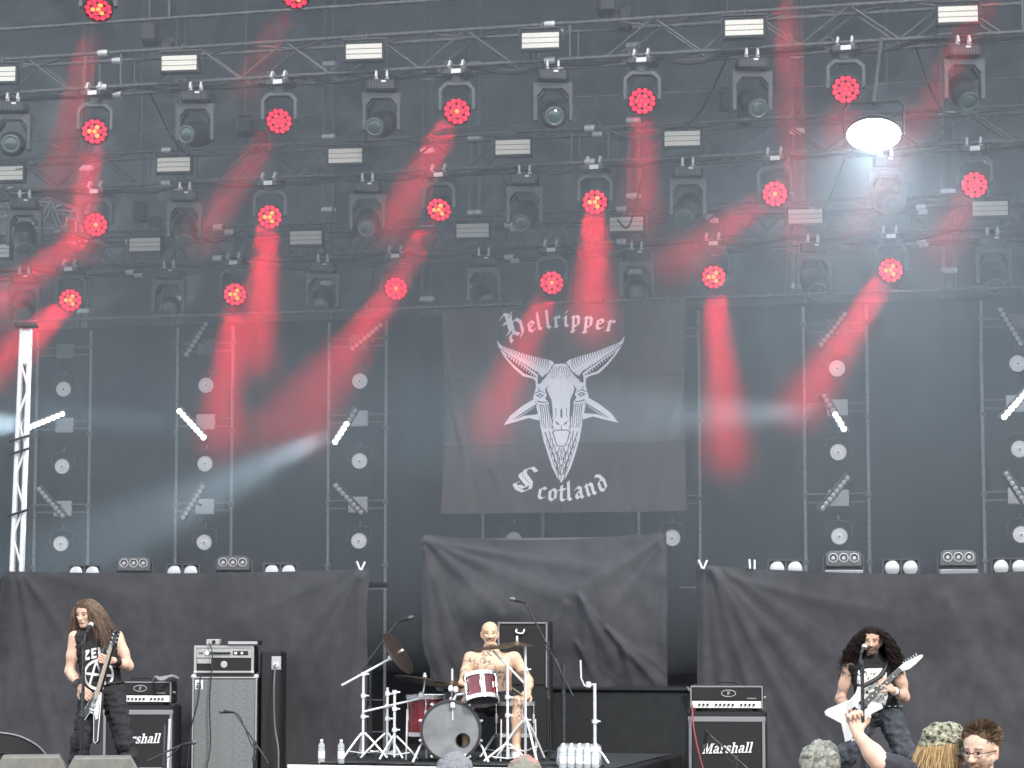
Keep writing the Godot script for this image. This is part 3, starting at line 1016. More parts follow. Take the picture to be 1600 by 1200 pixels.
# ---------------------------------------------------------------- drapes
func build_drapes():
	var na = noise3(31, 0.8)
	var nb = noise3(32, 2.2)
	# left drape: pinned at its upper corners, long folds run down from them
	var folds_left := [
		[-4.35, 3.36, -4.75, 1.3, 0.07, 0.10], [-4.30, 3.30, -4.30, 1.3, 0.06, 0.09], [-4.20, 3.30, -3.75, 1.3, 0.07, 0.09], [-4.15, 3.34, -3.1, 1.9, 0.07, 0.05],
		[-0.20, 3.36, -0.75, 1.25, 0.08, 0.09], [-0.22, 3.30, -1.25, 1.25, 0.09, 0.10], [-0.25, 3.34, -1.75, 1.5, 0.09, 0.06], [-0.16, 3.3, -0.35, 1.25, 0.05, 0.08],
		[-0.35, 3.36, -2.4, 2.6, 0.10, 0.03], [-3.9, 3.36, -2.6, 3.0, 0.09, 0.025], [-2.4, 2.5, -2.5, 1.25, 0.12, 0.03], [-3.2, 2.2, -3.3, 1.25, 0.12, 0.035],
	]
	var left := func(x, y):
		var z: float = na.get_noise_2d(x, y * 0.6) * 0.07 + nb.get_noise_2d(x, y * 0.4) * 0.012
		for c in folds_left:
			z += 0.45 * fold(x, y, c[0], c[1], c[2], c[3], c[4], c[5]) + 0.10 * fold(x, y, c[0], c[1], c[2] + 0.25, c[3], c[4] * 0.4, c[5])
		var top := clampf((y - 2.9) / 0.5, 0.0, 1.0)
		var sag := -0.035 * sin(clampf((x + 4.35) / 4.25, 0.0, 1.0) * PI) * top
		if x < -4.35:
			sag = (x + 4.35) * 0.9 * top
		return Vector3(0.10 * clampf(-0.6 - x, -0.5, 0.0) * (1.0 - top) * 0.6, sag, z)
	whole("drape", cloth_sheet(-5.1, -0.10, 1.252, 3.385, 170, 70, left), M.drape, "dark grey drape behind the long-haired guitarist and the bass stack", "drape", Vector3(0, 0, -25.5))
	var folds_right := [
		[3.50, 3.36, 3.55, 1.25, 0.05, 0.10], [3.55, 3.36, 3.85, 1.25, 0.06, 0.08], [3.60, 3.36, 4.25, 1.25, 0.08, 0.09], [3.62, 3.36, 4.75, 1.3, 0.08, 0.09], [3.65, 3.36, 5.2, 1.5, 0.09, 0.06],
		[3.75, 3.36, 5.0, 2.4, 0.08, 0.04], [3.8, 3.30, 5.3, 2.9, 0.07, 0.03], [6.0, 3.1, 6.6, 1.3, 0.15, 0.05], [5.2, 2.4, 5.5, 1.3, 0.13, 0.04], [7.9, 3.36, 6.4, 2.8, 0.1, 0.04],
	]
	var right := func(x, y):
		var z: float = na.get_noise_2d(x + 20.0, y * 0.6) * 0.07 + nb.get_noise_2d(x + 9.0, y * 0.5) * 0.012
		for c in folds_right:
			z += 0.45 * fold(x, y, c[0], c[1], c[2], c[3], c[4], c[5]) + 0.10 * fold(x, y, c[0], c[1], c[2] + 0.25, c[3], c[4] * 0.4, c[5])
		var top := clampf((y - 2.9) / 0.5, 0.0, 1.0)
		var sag := -0.10 * sin(clampf((x - 3.5) / 4.6, 0.0, 1.0) * PI) * top
		return Vector3(0, sag, z)
	whole("drape", cloth_sheet(3.44, 8.3, 1.252, 3.40, 170, 70, right), M.drape, "dark grey drape behind the curly-haired guitarist on the right", "drape", Vector3(0, 0, -25.5))
	# middle drape thrown over something tall behind the drummer: it hangs in swags from two corners
	var folds_mid := [
		[0.42, 3.70, 1.3, 2.9, 0.07, 0.09], [0.45, 3.70, 2.0, 3.05, 0.07, 0.07], [0.40, 3.66, 0.85, 2.2, 0.07, 0.09], [0.40, 3.60, 0.55, 2.0, 0.06, 0.08], [0.5, 3.70, 2.3, 3.4, 0.06, 0.05],
		[3.00, 3.70, 2.2, 3.15, 0.07, 0.08], [3.00, 3.64, 2.45, 2.85, 0.07, 0.09], [3.02, 3.60, 2.75, 2.5, 0.06, 0.08],
		[2.15, 3.1, 2.55, 2.3, 0.06, 0.09], [2.2, 3.05, 2.2, 2.1, 0.06, 0.07], [2.0, 3.0, 1.6, 2.3, 0.08, 0.06], [2.45, 2.75, 2.95, 2.15, 0.05, 0.09], [2.6, 2.6, 2.7, 2.1, 0.05, 0.09], [1.3, 2.9, 1.2, 2.1, 0.09, 0.05],
		[2.1, 2.6, 2.4, 2.1, 0.05, 0.06],
	]
	var mid := func(x, y):
		var z: float = na.get_noise_2d(x + 40.0, y * 0.9) * 0.07 + nb.get_noise_2d(x + 5.0, y * 0.7) * 0.015
		for c in folds_mid:
			z += 0.45 * fold(x, y, c[0], c[1], c[2], c[3], c[4], c[5]) + 0.10 * fold(x, y, c[0], c[1], c[2] + 0.25, c[3], c[4] * 0.4, c[5])
		var top := clampf((y - 3.3) / 0.4, 0.0, 1.0)
		var low := clampf((2.6 - y) / 0.55, 0.0, 1.0)
		var sag := -0.07 * sin(clampf((x - 0.37) / 2.7, 0.0, 1.0) * PI) * top + 0.06 * sin(x * 5.0) * low
		z += 0.18 * fold(x, y, 1.0, 2.95, 2.3, 2.95, 0.5, 1.0)
		return Vector3(0.16 * low * clampf(1.4 - x, 0.0, 1.0), sag, z)
	whole("drape", cloth_sheet(0.37, 3.06, 2.03, 3.76, 130, 80, mid), M.drape, "dark grey drape hanging in swags behind the drummer", "drape", Vector3(0, 0, -25.85))
	var t = thing("covered_riser", "low riser covered in flat black cloth behind the drum kit", "platform", Vector3(2.2, 1.25, -26.0))
	part(t, "skirt", box(Vector3(2.9, 0.86, 1.3), 0.015, Vector3(0, 0.43, 0)), M.riser_cloth)
	part(t, "top", box(Vector3(2.94, 0.03, 1.36), 0.006, Vector3(0, 0.877, 0)), M.black)
	# the frame that carries the middle drape
	var f = thing("pipe_stand", "grey pipe stand carrying the middle drape", "stand", Vector3(1.7, 2.15, -26.05))
	for x in [-1.28, 1.28]:
		part(f, "upright", rod(Vector3(x, 0, 0), Vector3(x, 1.55, 0), 0.022, 8), M.alu)
	part(f, "crossbar", rod(Vector3(-1.3, 1.55, 0), Vector3(1.3, 1.55, 0), 0.02, 8), M.alu)


# ---------------------------------------------------------------- the printed banner
class Print:
	var img: Image
	var color := Color.WHITE
	var zoom := 4.0
	var origin := Vector2.ZERO

	func _init(w, h, ground):
		img = Image.create(w, h, false, Image.FORMAT_RGBA8)
		img.fill(ground)

	func poly(pts: Array):
		var p := []
		var lo := 1e9
		var hi := -1e9
		for q in pts:
			var r: Vector2 = (q - origin) * zoom
			p.append(r)
			lo = minf(lo, r.y)
			hi = maxf(hi, r.y)
		var n := p.size()
		for y in range(maxi(0, int(floor(lo))), mini(img.get_height() - 1, int(ceil(hi))) + 1):
			var yc := y + 0.5
			var xs := []
			for i in n:
				var a: Vector2 = p[i]
				var b: Vector2 = p[(i + 1) % n]
				if (a.y <= yc) != (b.y <= yc):
					xs.append(a.x + (yc - a.y) / (b.y - a.y) * (b.x - a.x))
			xs.sort()
			for i in range(0, xs.size() - 1, 2):
				var x0 := int(round(xs[i]))
				var x1 := int(round(xs[i + 1]))
				if x1 > x0:
					img.fill_rect(Rect2i(x0, y, x1 - x0, 1), color)

	func dab(p: Vector2, r: float):
		var pts := []
		for k in 10:
			pts.append(p + Vector2(cos(TAU * k / 10.0), sin(TAU * k / 10.0)) * r)
		poly(pts)

	func stroke(pts: Array, w0: float, w1: float):
		for i in pts.size() - 1:
			var a: Vector2 = pts[i]
			var b: Vector2 = pts[i + 1]
			var s := (b - a).normalized().orthogonal()
			var wa := lerpf(w0, w1, float(i) / (pts.size() - 1)) / 2.0
			var wb := lerpf(w0, w1, float(i + 1) / (pts.size() - 1)) / 2.0
			poly([a + s * wa, b + s * wb, b - s * wb, a - s * wa])
			dab(b, wb)
		dab(pts[0], w0 / 2.0)

	func nib(pts: Array, place: Transform2D, n: Vector2, thin: float):
		# a broad pen held at one angle, as in black letter
		for i in pts.size() - 1:
			var a: Vector2 = pts[i]
			var b: Vector2 = pts[i + 1]
			poly([place * (a + n), place * (b + n), place * (b - n), place * (a - n)])
			stroke([place * (a + n * 0.8), place * (b + n * 0.8)], thin, thin)
			stroke([place * (a - n * 0.8), place * (b - n * 0.8)], thin, thin)


func v2(list: Array) -> Array:
	var out := []
	for i in range(0, list.size(), 2):
		out.append(Vector2(list[i], list[i + 1]))
	return out


# pen strokes of the black letters used on the banner; baseline 0, height of small letters 1
var BLACK_LETTER := {
	"e": [[0.16, 0.84, 0.16, 0.20, 0.38, 0.05, 0.60, 0.20], [0.16, 0.82, 0.38, 0.97, 0.58, 0.80, 0.54, 0.62, 0.18, 0.46]],
	"l": [[0.20, 1.62, 0.20, 0.20, 0.40, 0.05]],
	"r": [[0.04, 0.84, 0.20, 0.96, 0.20, 0.14, 0.32, 0.02], [0.22, 0.78, 0.44, 0.97, 0.58, 0.84], [0.02, 0.05, 0.20, 0.12]],
	"i": [[0.04, 0.84, 0.20, 0.96, 0.20, 0.18, 0.38, 0.03], [0.22, 1.26, 0.34, 1.42]],
	"p": [[0.02, 0.86, 0.18, 0.98, 0.18, -0.42], [0.18, 0.82, 0.46, 0.98, 0.62, 0.80, 0.62, 0.24, 0.40, 0.04, 0.18, 0.16], [0.02, -0.34, 0.18, -0.44, 0.34, -0.36]],
	"c": [[0.58, 0.86, 0.40, 0.98, 0.17, 0.80, 0.17, 0.20, 0.38, 0.03, 0.60, 0.16]],
	"o": [[0.40, 0.98, 0.16, 0.80, 0.16, 0.20, 0.40, 0.02, 0.64, 0.20, 0.64, 0.80, 0.40, 0.98]],
	"t": [[0.20, 1.30, 0.20, 0.20, 0.38, 0.03, 0.54, 0.12], [0.00, 0.94, 0.50, 0.98]],
	"a": [[0.14, 0.84, 0.38, 0.98, 0.60, 0.84, 0.60, 0.16, 0.74, 0.03], [0.60, 0.62, 0.28, 0.52, 0.16, 0.30, 0.30, 0.05, 0.60, 0.22]],
	"n": [[0.02, 0.86, 0.18, 0.98, 0.18, 0.12, 0.30, 0.02], [0.18, 0.78, 0.48, 0.98, 0.64, 0.82, 0.64, 0.16, 0.80, 0.03]],
	"d": [[0.08, 1.42, 0.40, 1.30, 0.66, 0.82, 0.66, 0.22, 0.40, 0.02, 0.16, 0.20, 0.16, 0.78, 0.42, 0.98, 0.60, 0.90]],
	"H": [[-0.10, 1.20, 0.16, 1.46, 0.42, 1.30, 0.62, 1.44], [0.30, 1.34, 0.30, 0.30, 0.06, 0.20], [0.56, 1.30, 0.48, 1.10, 0.48, 0.16], [0.50, 0.80, 0.82, 0.98, 1.04, 0.74, 1.04, 0.10, 0.86, -0.14], [0.16, 0.02, 0.48, 0.20, 0.78, 0.00], [0.30, 0.10, 0.18, -0.18, 0.26, -0.34], [-0.02, 0.84, 0.30, 0.90]],
	"S": [[1.06, 1.34, 0.78, 1.52, 0.40, 1.30, 0.46, 1.02, 0.92, 0.66, 0.98, 0.30, 0.62, 0.02, 0.22, 0.10, 0.02, 0.34, 0.20, 0.46], [0.30, 1.12, 0.20, 0.92, 0.34, 0.78, 0.78, 0.44, 0.60, 0.24, 0.26, 0.30]],
}


func letters(pr, list, size):
	for l in list:
		var turn := deg_to_rad(l[3])
		var big: float = size * (l[4] if l.size() > 4 else 1.0)
		var place := Transform2D(Vector2(cos(turn), sin(turn)) * big, Vector2(sin(turn), -cos(turn)) * big, Vector2(l[1], l[2]))
		for s in BLACK_LETTER[l[0]]:
			pr.nib(v2(s), place, Vector2(0.115, 0.092) * size / big * (1.15 if big > size else 1.0), size * 0.06)


func build_banner():
	var pr := Print.new(1528, 1284, Color(0.275, 0.248, 0.258))
	pr.origin = Vector2(690, 479)
	var white := Color(0.88, 0.87, 0.90)
	var dark := Color(0.20, 0.18, 0.19)
	pr.color = white
	letters(pr, [["H", 793, 526, -14, 1.42], ["e", 827, 519.5, -12], ["l", 841, 516.5, -9], ["l", 855, 514.5, -6], ["r", 868, 513, -3], ["i", 883, 512.5, 0], ["p", 895, 513, 3], ["p", 914, 514.5, 7], ["e", 932, 517.5, 11], ["r", 948.5, 520.5, 14]], 18.0)
	letters(pr, [["S", 803, 763, 15, 1.42], ["c", 839.5, 777, 12], ["o", 856, 780.5, 6], ["t", 874, 782, 2], ["l", 886, 782, -3], ["a", 899, 780, -9], ["n", 918, 776, -15], ["d", 938, 769.5, -20]], 18.5)
	# the goat's head, drawn as a mirrored pair of halves
	for side in [1.0, -1.0]:
		var g := func(list):
			var out := []
			for i in range(0, list.size(), 2):
				var u: float = list[i] if side > 0 else 1570.0 - list[i]
				out.append(Vector2(760.0 + u / 6.667, 470.0 + list[i + 1] / 6.667))
			return out
		pr.color = white
		# horn: ribbed upper blade and lower blade
		pr.poly(g.call([112, 395, 160, 455, 400, 545, 690, 628, 722, 655, 660, 745, 590, 800, 545, 745, 400, 655, 190, 520, 130, 470]))
		pr.poly(g.call([140, 490, 200, 535, 400, 670, 545, 770, 540, 850, 480, 805, 385, 780, 290, 695, 195, 580]))
		pr.color = dark
		pr.poly(g.call([205, 550, 400, 685, 530, 790, 500, 790, 400, 755, 300, 670, 225, 590]))
		pr.color = white
		for k in 11:
			var t := k / 11.0
			var x := lerpf(235, 520, t)
			var y := lerpf(575, 790, t)
			pr.stroke(g.call([x, y + 12, x + 14, y - 24, x + 12, y - 52]), 1.7, 0.8)
		pr.color = dark
		for k in 20:
			var t := k / 20.0
			var x := lerpf(190, 680, t)
			var y := lerpf(468, 632, t)
			var l := 30.0 + 70.0 * t
			pr.stroke(g.call([x, y, x - 6 + 10 * t, y + l * 0.5, x - 22, y + l]), 1.7, 0.5)
		# head
		pr.color = white
		pr.poly(g.call([786, 662, 724, 668, 655, 770, 600, 830, 545, 858, 512, 800, 520, 900, 488, 1012, 530, 1065, 560, 1180, 570, 1300, 600, 1450, 645, 1600, 685, 1725, 745, 1845, 786, 1892]))
		# ear
		pr.poly(g.call([500, 1020, 380, 1090, 255, 1190, 185, 1287, 330, 1252, 450, 1218, 560, 1245, 560, 1150]))
		pr.color = dark
		pr.poly(g.call([520, 1075, 420, 1140, 290, 1225, 262, 1250, 400, 1195, 545, 1180]))
		pr.poly(g.call([545, 870, 590, 850, 570, 830, 540, 820]))
		pr.color = white
		pr.stroke(g.call([270, 1245, 400, 1175, 510, 1100]), 1.6, 0.8)
		pr.color = dark
		# hollows beside the nose, the eye, the cheek
		pr.poly(g.call([655, 880, 640, 930, 665, 985, 690, 1040, 700, 1200, 690, 1260, 672, 1180, 655, 1050, 620, 1020, 640, 985, 620, 930]))
		pr.poly(g.call([520, 985, 565, 962, 610, 985, 570, 1012]))
		pr.stroke(g.call([512, 962, 565, 935, 618, 962]), 1.6, 0.8)
		pr.stroke(g.call([540, 1045, 600, 1060, 660, 1050]), 2.0, 1.0)
		pr.stroke(g.call([545, 905, 560, 940, 555, 960]), 1.2, 0.6)
		for k in 6:
			var x := 560.0 + k * 22.0
			pr.stroke(g.call([x, 1075 + 6 * (k % 3), x + 18, 1170 + 14 * (k % 2), x + 22, 1260 + 20 * (k % 3), x + 40, 1330]), 1.5, 0.6)
		for k in 5:
			pr.stroke(g.call([690 + 22 * k, 690 + 14 * (k % 2), 675 + 22 * k, 760, 690 + 20 * k, 800 + 20 * (k % 3)]), 0.9, 0.4)
		pr.color = white
		pr.poly(g.call([545, 988, 567, 976, 590, 988, 568, 998]))
		pr.color = dark
		# muzzle
		pr.stroke(g.call([786, 1348, 720, 1350, 690, 1375]), 1.6, 1.2)
		pr.stroke(g.call([786, 1348, 786, 1300]), 1.2, 1.2)
		pr.poly(g.call([722, 1255, 740, 1262, 768, 1295, 740, 1290]))
		pr.stroke(g.call([700, 1235, 690, 1300, 700, 1350]), 1.1, 0.8)
		pr.poly(g.call([786, 1115, 774, 1150, 776, 1220, 786, 1226]))
		pr.stroke(g.call([730, 1120, 735, 1190, 720, 1215]), 1.0, 0.6)
		# beard
		pr.stroke(g.call([700, 1375, 720, 1450, 742, 1510, 786, 1520]), 1.6, 1.0)
		for k in 6:
			var y := 1370.0 + k * 70.0
			var x := 612.0 + k * 24.0
			pr.stroke(g.call([x + 6, y, x + 28, y + 60, x + 20, y + 110, x + 44, y + 170]), 1.8, 0.5)
			pr.stroke(g.call([x + 50, y - 10, x + 62, y + 60, x + 52, y + 120, x + 70, y + 160]), 1.5, 0.5)
		pr.stroke(g.call([765, 1530, 745, 1590, 770, 1650, 735, 1720, 745, 1780, 775, 1810]), 1.5, 0.7)
		pr.stroke(g.call([786, 1540, 775, 1600, 786, 1660]), 1.2, 0.6)
	pr.color = white
	pr.poly([Vector2(867, 594), Vector2(866, 606), Vector2(869, 628), Vector2(873, 634), Vector2(883, 634), Vector2(887, 628), Vector2(890, 606), Vector2(889, 594), Vector2(878, 585)])
	var tex := ImageTexture.create_from_image(pr.img)
	var m := StandardMaterial3D.new()
	m.albedo_texture = tex
	m.texture_repeat = false
	m.roughness = 0.9
	var na = noise3(61, 0.7)
	var nb = noise3(62, 2.0)
	var hang := func(x, y):
		var z: float = na.get_noise_2d(x, y * 0.5) * 0.08 + nb.get_noise_2d(x, y * 0.4) * 0.02
		for crease in [0.35, 1.11, 1.88]:
			z += 0.010 * exp(-pow((x - crease) / 0.018, 2.0))
		for crease in [4.98, 5.80]:
			z += 0.010 * exp(-pow((y - crease) / 0.018, 2.0))
		z += fold(x, y, -0.40, 6.2, -0.05, 4.2, 0.05, 0.045) + fold(x, y, -0.41, 5.6, 0.02, 4.15, 0.05, -0.03) + fold(x, y, 2.62, 5.8, 2.25, 4.15, 0.06, 0.04) + fold(x, y, 0.2, 4.7, 0.5, 4.13, 0.07, 0.025)
		var inward: float = 0.05 * sin(clampf((6.64 - y) / 2.5, 0.0, 1.0) * PI)
		var edge: float = clampf((x - 1.11) / 1.53, -1.0, 1.0)
		return Vector3(-inward * edge * absf(edge) * 0.7, -0.012 * absf(sin(x * 7.0)) * clampf((y - 6.4) / 0.24, 0.0, 1.0), z)
	var t = thing("band_banner", "charcoal band banner with white goat head and old English lettering", "banner", Vector3(0, 0, -29.2))
	part(t, "cloth", cloth_sheet(-0.42, 2.64, 4.14, 6.65, 170, 140, hang), m)
	for k in 7:
		part(t, "tie", rod(Vector3(-0.36 + k * 0.49, 6.63, 0.0), Vector3(-0.36 + k * 0.49, 6.74, -0.08), 0.008, 5), M.cable)


# ---------------------------------------------------------------- amplifiers
func written(text, size, depth, font_names, bold = false, italic = false):
	var f := SystemFont.new()
	f.font_names = PackedStringArray(font_names)
	f.font_italic = italic
	if bold:
		f.font_weight = 700
	var t := TextMesh.new()
	t.text = text
	t.font = f
	t.font_size = 64
	t.pixel_size = size / 64.0
	t.depth = depth
	return t


func half_stack(called, words, x, z, turn, head_words, cab_plate):
	# a square speaker cabinet with rounded edges, piping round its grille and a script badge
	var t = thing(called, words, "speaker cabinet", Vector3(x, 1.25, z), turn, "guitar cabinets")
	var w := 0.76
	var h := 0.69
	part(t, "box", box(Vector3(w, h, 0.36), 0.02, Vector3(0, h / 2 + 0.02, -0.18)), M.tolex)
	var g = part(t, "grille", box(Vector3(w - 0.10, h - 0.13, 0.012), 0.004, Vector3(0, h / 2 + 0.0, 0.004)), M.grille_black)
	for s in [[Vector3(0, h / 2 + 0.29, 0.006), Vector3(w - 0.02, 0.05, 0.02)], [Vector3(0, 0.055, 0.006), Vector3(w - 0.02, 0.03, 0.02)], [Vector3(-w / 2 + 0.03, h / 2, 0.006), Vector3(0.028, h - 0.12, 0.02)], [Vector3(w / 2 - 0.03, h / 2, 0.006), Vector3(0.028, h - 0.12, 0.02)]]:
		part(t, "piping", box(s[1], 0.005, s[0]), M.piping)
	for sx in [-1, 1]:
		for y in [0.03, h + 0.01]:
			part(t, "corner", box(Vector3(0.05, 0.05, 0.05), 0.014, Vector3(sx * (w / 2 - 0.022), y, -0.02)), M.rubber)
		part(t, "foot", box(Vector3(0.06, 0.025, 0.06), 0.006, Vector3(sx * 0.3, 0.012, -0.1)), M.rubber)
	if cab_plate:
		part(g, "badge", written(cab_plate, 0.105, 0.012, ["Droid Serif"], true, true), M.white_label, Transform3D(Basis(Vector3(1, 0.03, 0), Vector3(0.32, 1.25, 0), Vector3.BACK), Vector3(0.01, 0.36, 0.014)))
	# the head on top of it
	var a = thing("guitar_amplifier", head_words, "amplifier", Vector3(x, 1.25 + h + 0.028, z), turn, "guitar amplifier heads")
	part(a, "case", box(Vector3(0.70, 0.235, 0.26), 0.018, Vector3(0, 0.125, -0.14)), M.tolex)
	part(a, "grille", box(Vector3(0.655, 0.115, 0.012), 0.004, Vector3(0, 0.158, -0.008)), M.grille_black)
	part(a, "trim", box(Vector3(0.69, 0.014, 0.016), 0.003, Vector3(0, 0.226, -0.006)), M.piping)
	for s in [-1, 1]:
		part(a, "trim", box(Vector3(0.014, 0.21, 0.016), 0.003, Vector3(s * 0.34, 0.12, -0.006)), M.piping)
		part(a, "foot", box(Vector3(0.05, 0.02, 0.05), 0.006, Vector3(s * 0.27, 0.002, -0.1)), M.rubber)
	var p = part(a, "control_panel", box(Vector3(0.66, 0.066, 0.014), 0.003, Vector3(0, 0.056, -0.004)), M.panel_white)
	var knob = Shape.new().lathe([[0.012, 0.0], [0.011, 0.016], [0.0, 0.017]], Transform3D(Basis(Vector3.RIGHT, PI / 2), Vector3.ZERO), 8).mesh()
	for k in 14:
		if k != 3 and k != 9:
			part(p, "knob", knob, M.rubber, at(-0.26 + k * 0.04, 0.056, 0.003))
	var oval := []
	for k in 21:
		oval.append(Vector3(0.068 * cos(TAU * k / 20.0), 0.031 * sin(TAU * k / 20.0), 0))
	var e = part(a, "emblem", tube(oval, 0.004, 5), M.plate_grey, at(0.02, 0.163, 0.002))
	part(e, "emblem_letter", written("P", 0.045, 0.004, ["Droid Serif"], true, true), M.plate_grey)
	part(a, "name_plate", box(Vector3(0.09, 0.012, 0.008), 0.002, Vector3(0.24, 0.115, 0.0)), M.piping)
	part(a, "handle", tube(soft([Vector3(-0.11, 0.245, -0.14), Vector3(-0.08, 0.268, -0.14), Vector3(0.08, 0.268, -0.14), Vector3(0.11, 0.245, -0.14)], 4), 0.010, 6), M.rubber)
	part(a, "side_knob", rod(Vector3(0.35, 0.12, -0.08), Vector3(0.375, 0.12, -0.08), 0.014, 8), M.piping)
	return t


func build_backline():
	half_stack("guitar_cabinet", "black square guitar cabinet behind the long-haired guitarist's legs", -2.20, -24.2, 0.16, "black amplifier head with white control panel behind the long-haired guitarist", "Marshall")
	half_stack("guitar_cabinet", "black square guitar cabinet with microphone boom, left of the curly-haired guitarist", 4.05, -23.8, 0.14, "black amplifier head with oval emblem beside the right drape", "Marshall")
	# tall bass cabinet
	var t = thing("bass_cabinet", "tall bass cabinet with grey silver cloth front", "speaker cabinet", Vector3(-1.40, 1.25, -24.6), 0.20)
	var w := 0.69
	var h := 1.0
	part(t, "box", box(Vector3(w, h, 0.40), 0.02, Vector3(0, h / 2 + 0.015, -0.20)), M.tolex)
	part(t, "grille", box(Vector3(w - 0.05, h - 0.06, 0.014), 0.004, Vector3(0, h / 2, 0.002)), M.grille_silver)
	for s in [-1, 1]:
		part(t, "trim", box(Vector3(0.016, h - 0.04, 0.022), 0.004, Vector3(s * (w / 2 - 0.012), h / 2, 0.002)), M.panel_silver)
		for y in [0.03, h]:
			part(t, "corner", box(Vector3(0.055, 0.05, 0.055), 0.016, Vector3(s * (w / 2 - 0.016), y, -0.014)), M.silver)
	part(t, "trim", box(Vector3(w - 0.04, 0.016, 0.022), 0.004, Vector3(0, h - 0.012, 0.002)), M.panel_silver)
	var b = part(t, "badge", box(Vector3(0.085, 0.10, 0.008), 0.003, Vector3(-0.27, h - 0.085, 0.012)), M.white_label)
	part(b, "badge_letter", written("a", 0.11, 0.006, ["Droid Serif"], true, false), M.rubber, at(-0.27, h - 0.085, 0.018))
	part(t, "side_bar", rod(Vector3(w / 2 + 0.02, 0.2, -0.30), Vector3(w / 2 + 0.02, 0.85, -0.30), 0.014, 8), M.alu)
	var a = thing("bass_amplifier", "silver-faced bass amplifier head on the tall cabinet", "amplifier", Vector3(-1.42, 2.275, -24.62), 0.20)
	part(a, "case", box(Vector3(0.63, 0.285, 0.30), 0.018, Vector3(0, 0.15, -0.16)), M.tolex)
	part(a, "frame", Shape.new().prism(PackedVector2Array([Vector2(-0.315, 0.0), Vector2(-0.315, 0.29), Vector2(0.315, 0.29), Vector2(0.315, 0.0), Vector2(0.29, 0.0), Vector2(0.29, 0.265), Vector2(-0.29, 0.265), Vector2(-0.29, 0.0)]), 0.03, at(0, 0.008, -0.008)).mesh(), M.panel_silver)
	var cp = part(a, "control_panel", box(Vector3(0.575, 0.10, 0.016), 0.003, Vector3(0, 0.218, -0.004)), M.panel_silver)
	part(a, "grille", box(Vector3(0.575, 0.13, 0.012), 0.003, Vector3(0, 0.098, -0.010)), M.grille_black)
	part(a, "lower_trim", box(Vector3(0.60, 0.022, 0.022), 0.004, Vector3(0, 0.022, -0.002)), M.panel_silver)
	part(a, "name_plate", box(Vector3(0.15, 0.052, 0.008), 0.002, Vector3(-0.21, 0.135, 0.0)), M.panel_silver)
	part(a, "fan", Shape.new().lathe([[0.036, 0.0], [0.03, 0.004], [0.0, 0.005]], Transform3D(Basis(Vector3.RIGHT, PI / 2), Vector3(-0.0, 0.10, -0.003)), 16).mesh(), M.plate_grey)
	var knob = Shape.new().lathe([[0.014, 0.0], [0.012, 0.018], [0.0, 0.019]], Transform3D(Basis(Vector3.RIGHT, PI / 2), Vector3.ZERO), 8).mesh()
	for k in 9:
		part(cp, "knob", knob, M.rubber, at(-0.135 + k * 0.024, 0.218, 0.004))
	part(cp, "dial", Shape.new().lathe([[0.024, 0.0], [0.02, 0.016], [0.0, 0.017]], Transform3D(Basis(Vector3.RIGHT, PI / 2), Vector3(-0.175, 0.218, 0.004)), 14).mesh(), M.white_label)
	for s in [-1.0, 1.0]:
		part(cp, "print_line", box(Vector3(0.055, 0.006, 0.003), 0.0, Vector3(0, 0, 0)), M.rubber, Transform3D(Basis(Vector3.BACK, s * 0.5), Vector3(-0.245, 0.218, 0.0055 + 0.001 * s)))
	part(cp, "switch_plate", box(Vector3(0.16, 0.044, 0.006), 0.002, Vector3(0.175, 0.218, 0.006)), M.rubber)
	part(cp, "switch", box(Vector3(0.03, 0.024, 0.008), 0.002, Vector3(0.125, 0.218, 0.010)), M.white_label)
	part(cp, "switch", box(Vector3(0.024, 0.024, 0.008), 0.002, Vector3(0.19, 0.218, 0.010)), M.white_label)
	for s in [-1, 1]:
		part(a, "corner", box(Vector3(0.04, 0.035, 0.04), 0.012, Vector3(s * 0.30, 0.022, -0.004)), M.silver)
	var d = thing("tuner_box", "small grey box with a dial on the bass amplifier", "effects box", Vector3(-1.56, 2.578, -24.68), 0.20)
	part(d, "case", box(Vector3(0.14, 0.06, 0.12), 0.008, Vector3(0, 0.03, 0)), M.panel_silver)
	part(d, "dial", Shape.new().lathe([[0.022, 0.0], [0.018, 0.014], [0.0, 0.015]], Transform3D(Basis(Vector3.RIGHT, PI / 2), Vector3(0.01, 0.03, 0.06)), 12).mesh(), M.rubber)
	var e = thing("rack_unit", "flat black unit lying on the bass amplifier", "rack unit", Vector3(-1.24, 2.578, -24.74), 0.20)
	part(e, "case", box(Vector3(0.34, 0.044, 0.22), 0.006, Vector3(0, 0.022, 0)), M.black)
	part(e, "front", box(Vector3(0.31, 0.03, 0.008), 0.002, Vector3(0, 0.022, 0.112)), M.plate_grey)
	var f = thing("stage_box", "black box with a socket beside the bass amplifier", "flight case", Vector3(-0.99, 1.25, -24.95), 0.20)
	part(f, "case", box(Vector3(0.22, 1.26, 0.40), 0.02, Vector3(0, 0.63, 0)), M.black)
	part(f, "panel", box(Vector3(0.10, 0.14, 0.012), 0.004, Vector3(0.06, 1.14, 0.204)), M.plate_grey)
	part(f, "socket", Shape.new().lathe([[0.03, 0.0], [0.028, 0.018], [0.018, 0.02], [0.0, 0.01]], Transform3D(Basis(Vector3.RIGHT, PI / 2), Vector3(0.06, 1.12, 0.21)), 12).mesh(), M.silver)
	# the loudspeaker behind the drummer
	var m = thing("drum_monitor", "tall dark loudspeaker box behind the drummer's right shoulder", "loudspeaker", Vector3(1.78, 1.25, -24.75), 0.18)
	part(m, "box", box(Vector3(0.56, 1.58, 0.45), 0.02, Vector3(0, 0.79, -0.23)), M.black)
